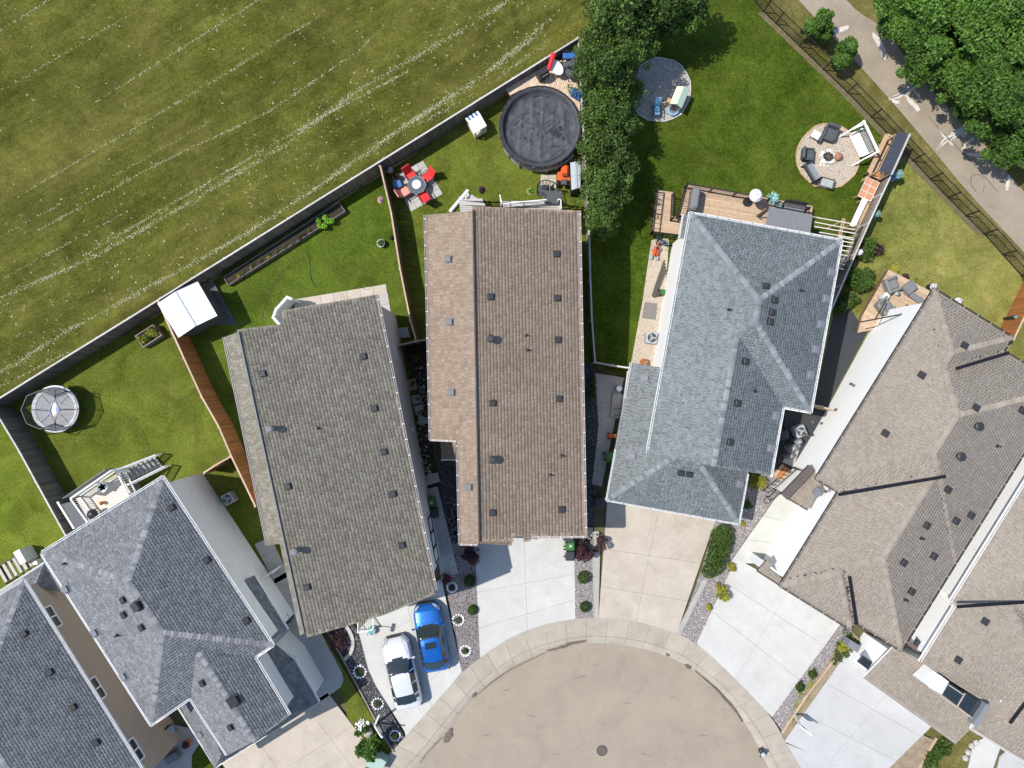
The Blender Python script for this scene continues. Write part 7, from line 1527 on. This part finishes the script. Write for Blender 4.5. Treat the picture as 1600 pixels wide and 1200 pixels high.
# pale garden ornament, boxes and bins in the shaded gap
t = T('wall_box', 'pale round drum on the shaded path below the low cross fence', 'drum', 967, 607, .4); mb = MB(); mb.cyl((0,0,0), (0,0,.5), .22, n=16); mk('drum', mb, m_gryp, t); mb = MB(); mb.cyl((0,0,.5), (0,0,.52), .15, n=12); mk('lid', mb, m_wpl, t)
slabs('pad_blue_house', ((957, 614), (976, 616), (974, 655), (953, 652)), 1, 1, m_path, z=.16)
for i in range(4): t = T('garden_tool', ('rake', 'spade', 'broom', 'hoe')[i]+' lying on the shaded pad beside the blue grey house', 'tool', 966, 634+i*5, .2, rz=.05*i); mb = MB(); mb.bar((-.35,0,.2), (.35,.03,.2), .035); mk('handle', mb, m_blk if i % 2 else m_wdN, t); mb = MB(); mb.box((.38,.02,.2), (.06,.22,.03)); mk('head', mb, m_vent, t)
t = T('toy_truck', 'orange and yellow toy truck in the shaded gap', 'toy', 956, 681, .2); mb = MB(); mb.cbox((0,0,.22), (.5,.3,.2), .05); mk('body', mb, m_orp, t); mb = MB(); mb.cbox((.2,0,.38), (.18,.28,.14), .03); mk('cab', mb, m_yel, t)
for x in (-.16, .16):
    for y in (-.16, .16): mb = MB(); mb.cyl((x,y-.03,.09), (x,y+.03,.09), .09, n=10); mk('wheel', mb, m_tyre, t)
def wheelie(px, py, label, mat, rz, mark=False, h=1.0, group=None):
    t = T('wheelie_bin', label, 'bin', px, py, h, group, rz=rz); mb = MB(); b = [(-.24,-.26), (.24,-.26), (.24,.26), (-.24,.26)]
    mb.add([(x*.82, y*.82, .06) for x, y in b]+[(x, y, h-.08) for x, y in b], [(3,2,1,0), (0,1,5,4), (1,2,6,5), (2,3,7,6), (3,0,4,7), (4,5,6,7)]); mk('body', mb, mat, t)
    mb = MB(); mb.cbox((.0,0,h-.03), (.58,.60,.09), .04); mb.cbox((.04,0,h+.02), (.40,.44,.05), .02); mk('lid', mb, mat, t)
    mb = MB(); mb.bar((-.33,-.2,h-.08), (-.33,.2,h-.08), .04); mk('handle', mb, mat, t)
    for y in (-.22, .22): m2 = MB(); m2.cyl((-.26,y-.03,.11), (-.26,y+.03,.11), .11, n=12); mk('wheel', m2, m_tyre, t)
    if mark:
        m2 = MB(); m2.bar((-.07,-.08,h+.052), (.10,.08,h+.052), .03, .006); m3 = MB(); m3.bar((-.07,.08,h+.056), (.10,-.08,h+.056), .03, .006); mk('lid_mark', m2, m_wht, t); mk('lid_mark', m3, m_wht, t)
    return t
GB = 'wheeled bins beside the garages'
wheelie(674, 785, 'green bin with white cross mark in the shaded side path of the taupe house', m_binG, 0.15, True, group=GB); wheelie(678, 802, 'black bin right below the green one in the shaded side path', m_binK, .15, group=GB)
wheelie(890, 842, 'black bin tucked under the brown roof eave', m_binK, 0, group=GB); wheelie(891, 853, 'green bin with white cross mark at the top right of the white driveway', m_binG, 0, True, group=GB); wheelie(891, 869, 'black bin below the green one at the edge of the white driveway', m_binK, 0, group=GB)
wheelie(953, 714, 'green bin in the dark gap left of the blue grey house', m_binG, .2, group=GB); wheelie(938, 785, 'black bin at the dark garage corner of the blue grey house', m_binK, .2, group=GB)
wheelie(446, 968, 'black bin under the eave beside the lower left grey house', m_binK, .5, group=GB); wheelie(1228, 765, 'black bin by the open gate of the white house entry', m_binK, .9, group=GB); wheelie(1225, 680, 'black bin in the dark gap beside the blue grey house', m_binK, .2, group=GB)
t = T('garbage_crates', 'row of dark crates along the side of the lower left grey house', 'crates', 423, 930, .5, rz=A(.5, .85))
for i in range(4): mb = MB(); mb.cbox((-.95+i*.62,0,.35), (.58,.5,.7), .04); mk('crate', mb, m_vent, t)
mb = MB(); mb.cbox((1.62,0,.42), (.42,.75,.1), .02); mk('ledge', mb, m_wht, t)
t = T('side_gate', 'white side gate between the lower left grey house and its path', 'gate', 414, 901, 1.4, rz=A(.85, -.5)); mb = MB(); mb.box((0,0,.75), (1.1,.06,1.5)); mk('panel', mb, m_wht, t); mb = MB(); mb.bar((.6,0,0), (.6,0,1.6), .1, up=(1,0,0)); mk('post', mb, m_wht, t)
t = T('side_gate', 'tan framed gate leaf opening from the white house entry', 'gate', 1222, 752, 1.2, rz=A(.75, -.65)); mb = MB(); mb.bar((-1.2,0,1.2), (1.2,0,1.2), .04); mb2 = MB(); mb2.bar((-1.2,0,.2), (1.2,0,.2), .04); mk('top_bar', mb, m_blk, t); mk('bottom_bar', mb2, m_blk, t)
for i in range(8): mb = MB(); mb.bar((-1.15+i*.33,0,.2), (-1.15+i*.33,0,1.2), .025, up=(0,1,0)); mk('picket', mb, m_blk, t)
t = T('trellis_planter', 'black wire trellis frame standing on the white path', 'trellis', 1211, 771, .5, rz=A(-.72, .7))
for y in (-.16, .16): mb = MB(); mb.bar((-.8,y,.75), (.5,y,.45), .03); mk('side_rail', mb, m_blk, t)
for i in range(6): mb = MB(); mb.bar((-.7+i*.22,-.16,.73-i*.05), (-.7+i*.22,.16,.73-i*.05), .025); mk('rung', mb, m_blk, t)
for x, y in ((-.75,-.16), (-.75,.16), (.5,-.16), (.5,.16)): mb = MB(); mb.bar((x,y,0), (x,y,.5), .03, up=(1,0,0)); mk('leg', mb, m_blk, t)
mb = MB(); mb.ring((.68,0,.35), .2, .02, 12, 5); mk('basket_ring', mb, m_blk, t)
t = T('wooden_steps', 'orange brown wooden steps at the gate of the white house entry', 'steps', 1226, 741, .4, rz=A(.6, .5))
for i in range(4): mb = MB(); mb.box((-.35+i*.24,0,.12+i*.08), (.22,.9,.05)); mk('tread', mb, m_cedar if i % 2 else m_wdN, t)
for (x, y, s, lb) in ((1236, 700, .5, 'grey meter box in the gap, upper one'), (1232, 712, .4, 'grey meter box in the gap, lower one'), (1245, 690, .45, 'grey meter box nearest the air conditioner')):
    t = T('meter_box', lb, 'meter', x, y, .6, rz=.5); mb = MB(); mb.cbox((0,0,.5), (s,s*.7,.9), .04); mk('cabinet', mb, m_cush2, t); mb = MB(); mb.cyl((0,0,.95), (0,0,1.02), .1, n=12); mk('dial', mb, m_utilg, t)
bike(1224, 662, A(0, 1), 'dark bicycle in the shaded gap by the blue grey house', m_blk); slabs('pad_gap', ((1243, 682), (1252, 690), (1240, 730), (1222, 722)), 1, 3, m_path, z=.05)
# armchair deck of the white house
t, z5 = deck('armchair_deck', 'tan wooden deck with grey armchairs at the corner of the white house', [(1389, 421), (1460, 458), (1452, 500), (1340, 520), (1347, 494)], .5, m_dkT, ((1390, 425), (1455, 459)), skirt=m_wBr)
def lounge(px, py, rz, label, full=True):
    t = TZ('lounge_chair', label, 'armchair', px, py, z5, .45, 'grey armchairs on the tan deck', rz)
    mb = MB(); mb.cbox((0,0,.28), (.9,.85,.34), .06); mk('seat', mb, m_wick, t); mb = MB(); mb.cbox((.06,0,.48), (.6,.55,.12), .04); mk('cushion', mb, m_cush2, t); mb = MB(); mb.cbox((-.42,0,.5), (.2,.95,.6), .05); mk('backrest', mb, m_wick, t)
    for s in (-1, 1): mb = MB(); mb.cbox((.03,s*.42,.42), (.85,.15,.45), .05); mk('armrest', mb, m_wick, t)
lounge(1394, 445, A(.85, -.35), 'grey wicker armchair at the top of the armchair deck'); lounge(1383, 478, A(.75, -.6), 'grey wicker armchair half hidden under the white wall'); 
t = TZ('ottoman', 'square flat grey ottoman next to the top armchair', 'ottoman', 1423, 449, z5, .4, rz=A(.6, .8)); mb = MB(); mb.cbox((0,0,.2), (.65,.8,.4), .05); mk('base', mb, m_wick, t); mb = MB(); mb.cbox((0,0,.42), (.62,.76,.06), .02); mk('cushion', mb, m_cush2, t)
t = TZ('side_table', 'low grey side table by the roof edge on the armchair deck', 'table', 1434, 467, z5, .3, rz=A(.8, .55)); mb = MB(); mb.cbox((0,0,.32), (1.2,.4,.06), .02); mk('table_top', mb, m_cush2, t)
for x in (-.5, .5): mb = MB(); mb.box((x,0,.15), (.06,.34,.3)); mk('leg', mb, m_cush, t)
t = TZ('pedestal_table', 'small round pale table between the two wicker armchairs', 'table', 1385, 462, z5, .5); mb = MB(); mb.cyl((0,0,.5), (0,0,.53), .22, n=18); mk('table_top', mb, m_dkC, t); mb = MB(); mb.cyl((0,0,0), (0,0,.5), .035, n=8); mk('pedestal', mb, m_blk, t); mb = MB(); mb.cyl((0,0,0), (0,0,.03), .18, n=12); mk('foot', mb, m_blk, t)
pot(1395, 460, 'small teal plant pot beside the round pale table', .12, .4, m_wht, lf_t, 150, z=z5); pot(1371, 466, 'pale grey plant stand at the left edge of the armchair deck', .18, .35, m_gryp, lf_w, 60, z=z5)
pot(1457, 448, 'white flowers in a dark pot at the roof corner above the armchair deck', .25, .5, m_blk, lf_w, 260); pot(1497, 471, 'yellow and white flowers in a pot below the roof edge', .22, .4, m_wht, lf_w, 200); pot(1586, 496, 'green plant hanging on the cedar orange fence', .15, 1.0, m_blk, lf_t, 120)
pot(1404, 272, 'pale teal plant pot hanging on the weathered fence by the bar roof', .26, 1.3, m_lblu, lf_t, 300); pot(1371, 334, 'pale blue hanging plant on the weathered fence beside the pergola', .18, 1.2, m_lblu, lf_t, 200); pot(1343, 394, 'small white flower pot on the weathered fence by the dark shrub', .18, 1.2, m_wht, lf_w, 180)
# deck of the lower left grey house
t, z1 = deck('rear_deck', 'cream boarded deck with white railing behind the lower left grey house', [(118, 778), (187, 738), (200, 763), (218, 790), (150, 830), (135, 812)], 1.5, m_dkC, ((120, 785), (190, 745)), skirt=m_wLt)
zr = z1+1.0
railing(t, [w(110, 779, zr), w(173, 735, zr)], 1.0, m_wht, pick=.12, pk=.03, post=.1, rail=.09); railing(t, [w(110, 779, zr), w(136, 815, zr)], 1.0, m_wht, pick=.14, pk=.03, post=.1, rail=.08); railing(t, [w(183, 738, zr-.1), w(200, 773, zr-.1)], 1.0, m_wht, pick=.14, pk=.03, post=.1, rail=.08)
mb = MB(); mb.prism([tuple(PZ(a, b, z1+.02).to_2d()) for a, b in ((96, 788), (113, 783), (137, 818), (119, 826))], z1-.05, z1+.02); mk('screen_panel', mb, M('perforated_screen', (.07,.075,.09), .6, .5, 60), t); mb = MB(); mb.bar(w(90, 784, z1+.9), w(116, 826, z1+.9), .1, .1); mk('beam', mb, m_wht, t)
mb = MB(); mb.bar(w(105, 777, z1+1.7), w(171, 732, z1+1.7), .04, .9); mk('privacy_panel', mb, m_fasG, t)
ts = thing('deck_stairs', 'white railed deck stairs with grey treads going down to the olive lawn', 'stairs', onz(*P(220, 735).to_2d()), world=True)
for i in range(8):
    f = (i+.5)/8; zt = z1+(G(P(250, 725).y)-z1)*(i+1)/9; a = PZ(188+f*58, 741-f*31, zt); b = PZ(200+f*55, 752-f*30, zt); a = PZ(186+f*57, 738.5-f*25.5, zt); b = PZ(201+f*53, 752-f*24, zt); mb = MB(); mb.bar(a, b, .27, .05); mk('tread', mb, m_path, ts)
for (a, b) in (((178, 736), (242, 711)), ((200, 757), (256, 729))):
    za, zb = z1+.95, G(P(250, 720).y)+1.0; p, q_ = PZ(*a, za), PZ(*b, zb); railing(ts, [p, q_], .95, m_wht, pick=.13, pk=.02, post=.09, rail=.09)
t = TZ('patio_set_table', 'white ornamental patio table on the cream deck', 'table', 160, 761, z1, .6); mb = MB()
for i in range(5): m2 = MB(); a = 2*PI*i/5; m2.cyl((math.cos(a)*.16, math.sin(a)*.16, .6), (math.cos(a)*.16, math.sin(a)*.16, .63), .17, n=12); mk('petal_top', m2, m_wht, t)
mb.cyl((0,0,0), (0,0,.6), .04, n=8); mk('pedestal', mb, m_wht, t)
pot(180, 780, 'orange leafed plant on the cream deck', .1, .2, m_terra, tint_mat('leaf_orange', (.35,.12,.01), (.6,.28,.03)), 160, z=z1)
t = TZ('grill_cart', 'dark round covered grill at the roof edge on the cream deck', 'barbecue', 143, 804, z1, .8); mb = MB(); mb.ball((0,0,.7), .33, 12, 8, 0, .8); mk('lid', mb, m_blk, t, smooth=True)
for i in range(3): a = i*2.1; m2 = MB(); m2.bar((math.cos(a)*.3, math.sin(a)*.3, 0), (math.cos(a)*.12, math.sin(a)*.12, .6), .035, up=(1,0,0)); mk('leg', m2, m_blk, t)
# stairs of the far left house
t = T('back_stairs', 'weathered open tread stairs with a white post box at the left edge', 'stairs', 20, 886, .8, rz=A(.87, -.5))
for i in range(6): mb = MB(); mb.box((-1.3+i*.46,0,.15+i*.1), (.2,1.1,.05)); mk('tread', mb, m_dkG, t)
mb = MB(); mb.box((1.0,.28,.6), (.42,.9,1.2)); mk('landing_box', mb, m_wht, t); mb = MB(); mb.box((1.15,-.45,.35), (.5,.3,.6)); mk('step_box', mb, m_wht, t)
for y in (-.58, .58): mb = MB(); mb.bar((-1.6,y,.1), (1.2,y,.7), .05, .18); mk('stringer', mb, m_bark, t)
# entry corner of the lower left house
sheet('entry_patio', ((225, 1195), (262, 1130), (310, 1140), (335, 1190), (330, 1260), (240, 1260)), m_path, .03); 
t = T('garden_chair', 'dark chair with a grey cushion in the shaded entry of the lower left grey house', 'chair', 264, 1143, .5, rz=A(.6, .8)); mb = MB(); mb.cbox((0,0,.4), (.55,.5,.12), .05); mk('seat', mb, m_lblu, t); mb = MB(); mb.cbox((-.3,0,.65), (.1,.55,.6), .03); mk('backrest', mb, m_blk, t)
for x in (-.22, .22):
    for y in (-.2, .2): mb = MB(); mb.bar((x,y,0), (x,y,.38), .04, up=(1,0,0)); mk('leg', mb, m_blk, t)
pot(291, 1163, 'red flowers in a pot on the shaded entry patio', .26, .4, m_terra, lf_r, 260); t = T('door_mat_box', 'dark slate topped box at the corner of the entry patio', 'box', 268, 1185, .5, rz=.5); mb = MB(); mb.cbox((0,0,.3), (.8,.55,.6), .06); mk('lid', mb, m_fasG, t)
sheet('entry_grass', ((300, 1180), (320, 1150), (345, 1199), (350, 1250), (300, 1250)), m_lawnD, .034)
# street side things
t = T('utility_box', 'pale green utility transformer box at the bottom edge by the sidewalk', 'utility box', 588, 1192, .8, rz=-.55+.0); mb = MB(); mb.cbox((0,0,.42), (1.0,.85,.84), .05); mk('cabinet', mb, m_util, t); mb = MB(); mb.cbox((0,0,.87), (1.06,.9,.06), .02); mk('lid', mb, m_util, t)
t = T('estate_sign', 'white angled estate agent sign frame by the gravel bed', 'sign', 586, 1131, .3)
for a, b, h0, h1 in (((586, 1132), (592, 1118), .2, 1.7), ((583, 1130), (597, 1152), .2, 1.9)): p, q_ = P(*a, h0)-t.location, P(*b, h1)-t.location; mb = MB(); mb.bar(p, q_, .1, .1); mk('post', mb, m_wht, t)
mb = MB(); p, q_ = P(590, 1137, 1.1)-t.location, P(596, 1150, 1.2)-t.location; mb.bar(p, q_, .03, .5); mk('sign_panel', mb, m_wht, t)
t = T('sign_post', 'white slanted sign post with hanging arm at the edge of the grey driveway', 'sign', 1241, 1115, 0); p1, p2 = P(1251, 1135, 2.0)-t.location, P(1268, 1149, 2.0)-t.location; mb = MB(); mb.bar((0,0,0), (p1.x, p1.y, 2.0), .1, up=(1,0,0)); mk('post', mb, m_wht, t); mb = MB(); mb.bar((p1.x, p1.y, 1.95), (p2.x, p2.y, 2.0), .07); mk('arm', mb, m_wht, t)
mb = MB(); a = Vector((p1.x, p1.y, 1.9)); b = Vector((p2.x, p2.y, 1.9)); mb.bar(a+(b-a)*.15-Vector((0,0,.45)), a+(b-a)*.85-Vector((0,0,.45)), .03, .6); mk('sign_panel', mb, m_fasG, t)
t = T('fire_hydrant', 'grey fire hydrant at the curb on the lower right of the road', 'hydrant', 1192, 1178, .5); mb = MB(); mb.cyl((0,0,0), (0,0,.6), .14, n=12); mb2 = MB(); mb2.ball((0,0,.62), .17, 10, 6, 0, .7); mk('barrel', mb, m_blk, t); mk('bonnet', mb2, m_gryp, t)
for a in (0, 2.1, 4.2): mb = MB(); mb.cyl((0,0,.42), (math.cos(a)*.28, math.sin(a)*.28, .42), .07, n=8); mk('outlet', mb, m_cush, t)
t = T('manhole_cover', 'small dark manhole cover near the bottom of the road', 'manhole', 941, 1174, 0); t.location.z = -.10; mb = MB(); mb.cyl((0,0,0), (0,0,.012), .33, n=24); mk('lid', mb, M('cast_iron', (.10,.085,.07), .6, .2, 8), t); mb = MB(); mb.ring((0,0,.012), .33, .02, 24, 4); mk('rim', mb, m_blk, t)
sheet('driveway_grey_infill', ((1228, 1161), (1300, 1190), (1366, 1222), (1380, 1290), (1300, 1290), (1253, 1203)), m_drG, .045, thick=.1); sheet('driveway_corner', ((1562, 1182), (1610, 1140), (1700, 1200), (1600, 1290), (1545, 1250)), m_drG, .05, thick=.1)
# things at the front corner of the taupe house
t = T('hockey_net', 'white framed hockey net and sticks under the front eave of the taupe roof', 'sports net', 571, 975, .4, rz=.2)
for a, b in (((-.5,-.35,0),(-.5,-.35,.7)), ((.5,-.35,0),(.5,-.35,.7)), ((-.5,-.35,.7),(.5,-.35,.7)), ((-.5,.35,.02),(.5,.35,.02)), ((-.5,-.35,.7),(-.5,.35,.02)), ((.5,-.35,.7),(.5,.35,.02))): mb = MB(); mb.bar(a, b, .06, up=(0,0,1) if a[2] == b[2] else (1,0,0)); mk('frame_bar', mb, m_wht, t)
mb = MB()
for i in range(9): mb.bar((-.48+i*.12,-.34,.69), (-.48+i*.12,.34,.03), .012)
mk('net', mb, m_wpl, t, kind='stuff')
t = T('toy_box', 'teal plastic toy in front of the hockey net', 'toy', 581, 985, .3, rz=.6); mb = MB(); mb.cbox((0,0,.25), (.42,.5,.4), .08); mk('body', mb, MATS['teal_plastic'], t); mb = MB(); mb.bar((-.3,0,.1), (-.3,0,.9), .04, up=(1,0,0)); mk('handle', mb, m_wht, t)
t = T('shadow_hoop', 'unseen board on a pole, set up for its round shadow at the front eave of the taupe roof', 'basketball hoop', 592, 977, 0, rz=-.25); t.scale = (.55, .55, .55); mb = MB(); mb.cyl((0,0,0), (0,0,2.6), .05, n=8); mk('pole', mb, m_blk, t); mb = MB(); mb.cbox((.0,.0,2.8), (.05,1.0,.7), .02); mk('backboard', mb, m_wht, t); mb = MB(); mb.ring((.3,0,2.6), .22, .015, 18, 5); mk('rim', mb, m_orp, t)  # no hoop is seen here; scaled to cast a small round shadow
# garden edging arcs, stepping stones and rocks in the shaded bed
t = T('curved_edging', 'curved stone edging round the dark planted bed left of the driveway', 'edging', 545, 1010, 0); t['_o'] = tuple(t.location); q_ = [P(*p) for p in smoothpoly([(540, 975), (549, 990), (552, 1005), (548, 1020), (538, 1030)], 3, False)]
for a, b in zip(q_[:-1], q_[1:]): mb = MB(); mb.bar(a+Vector((0,0,.08)), b+Vector((0,0,.08)), .22, .14); mk('block', mb, m_dkG, t)
for i, (x, y, s, lb) in enumerate(((642, 602, .75, 'tan square stepping stone, uppermost in the shaded side bed'), (651, 624, .6, 'dark square stepping stone, second in the shaded side bed'), (655, 640, .6, 'dark square stepping stone, third in the shaded side bed'), (661, 656, .6, 'dark stepping stone, lowest, partly under the brown roof eave'))):
    t = T('stepping_stone', lb, 'stepping stone', x, y, .05, 'stepping stones in the shaded side bed', rz=.2+.05*i); mb = MB(); mb.cbox((0,0,.05), (s,s,.08), .02); mk('slab', mb, m_wdN if i == 0 else m_path, t)
stones('side_bed_rocks', [(648, 572), (662, 572), (668, 640), (672, 700), (680, 740), (660, 740), (650, 690), (655, 620)], m_rock, 26, .10, .24, off=.05, label='rounded rocks along the shaded bed between the two long roofs', cat='rocks')
slabs('entry_slab', ((660, 742), (684, 738), (688, 752), (664, 760)), 1, 1, m_pave, z=.06)
t = T('wall_lamp_shrub', 'small red planter near the top of the car driveway', 'planter', 700, 902, .2); mb = MB(); mb.cbox((0,0,.15), (.3,.2,.3), .03); mk('box', mb, m_dred, t)
# landscape blocks along beds
t = T('timber_edging', 'dark timber edging between the front grass and the dark gravel bed', 'edging', 560, 1080, 0); t['_o'] = tuple(t.location); q_ = [P(*p) for p in [(500, 965), (512, 985), (540, 1035), (577, 1105), (602, 1152), (616, 1174)]]
for a, b in zip(q_[:-1], q_[1:]): mb = MB(); mb.bar(a+Vector((0,0,.07)), b+Vector((0,0,.07)), .1, .16); mk('edging_board', mb, m_wLt, t)
t = T('timber_edging', 'pale timber edging along the dirt strip beside the grey driveway', 'edging', 1270, 1070, 0); t['_o'] = tuple(t.location); q_ = [P(*p) for p in [(1302, 1030), (1260, 1085), (1238, 1118), (1221, 1144)]]
for a, b in zip(q_[:-1], q_[1:]): mb = MB(); mb.bar(a+Vector((0,0,.07)), b+Vector((0,0,.07)), .1, .16); mk('edging_board', mb, m_wCapO, t)
t = T('timber_edging', 'pale timber edging beside the dirt patch at the bottom edge', 'edging', 1450, 1170, 0); t['_o'] = tuple(t.location); a, b = P(1462, 1152), P(1425, 1215); mb = MB(); mb.bar(a+Vector((0,0,.07)), b+Vector((0,0,.07)), .1, .16); mk('edging_board', mb, m_wCapO, t)
sheet('walk_front_right', ((1520, 1160), (1545, 1150), (1562, 1168), (1530, 1260), (1500, 1260)), m_drW, .05, thick=.1)
for i, (x, y) in enumerate(((1518, 1165), (1525, 1160), (1512, 1175), (1508, 1184))): t = T('boulder', ('pale rock at the top of the rock row by the front walk', 'pale rock nearest the walk', 'second rock from the bottom of the rock row', 'lowest rock of the row by the front walk')[i], 'rock', x, y, .1, 'rocks beside the front walk at the bottom right'); mb = MB(); mb.ball((0,0,.12), .2, 8, 5, .15, .8); mk('rock', mb, m_pave, t)
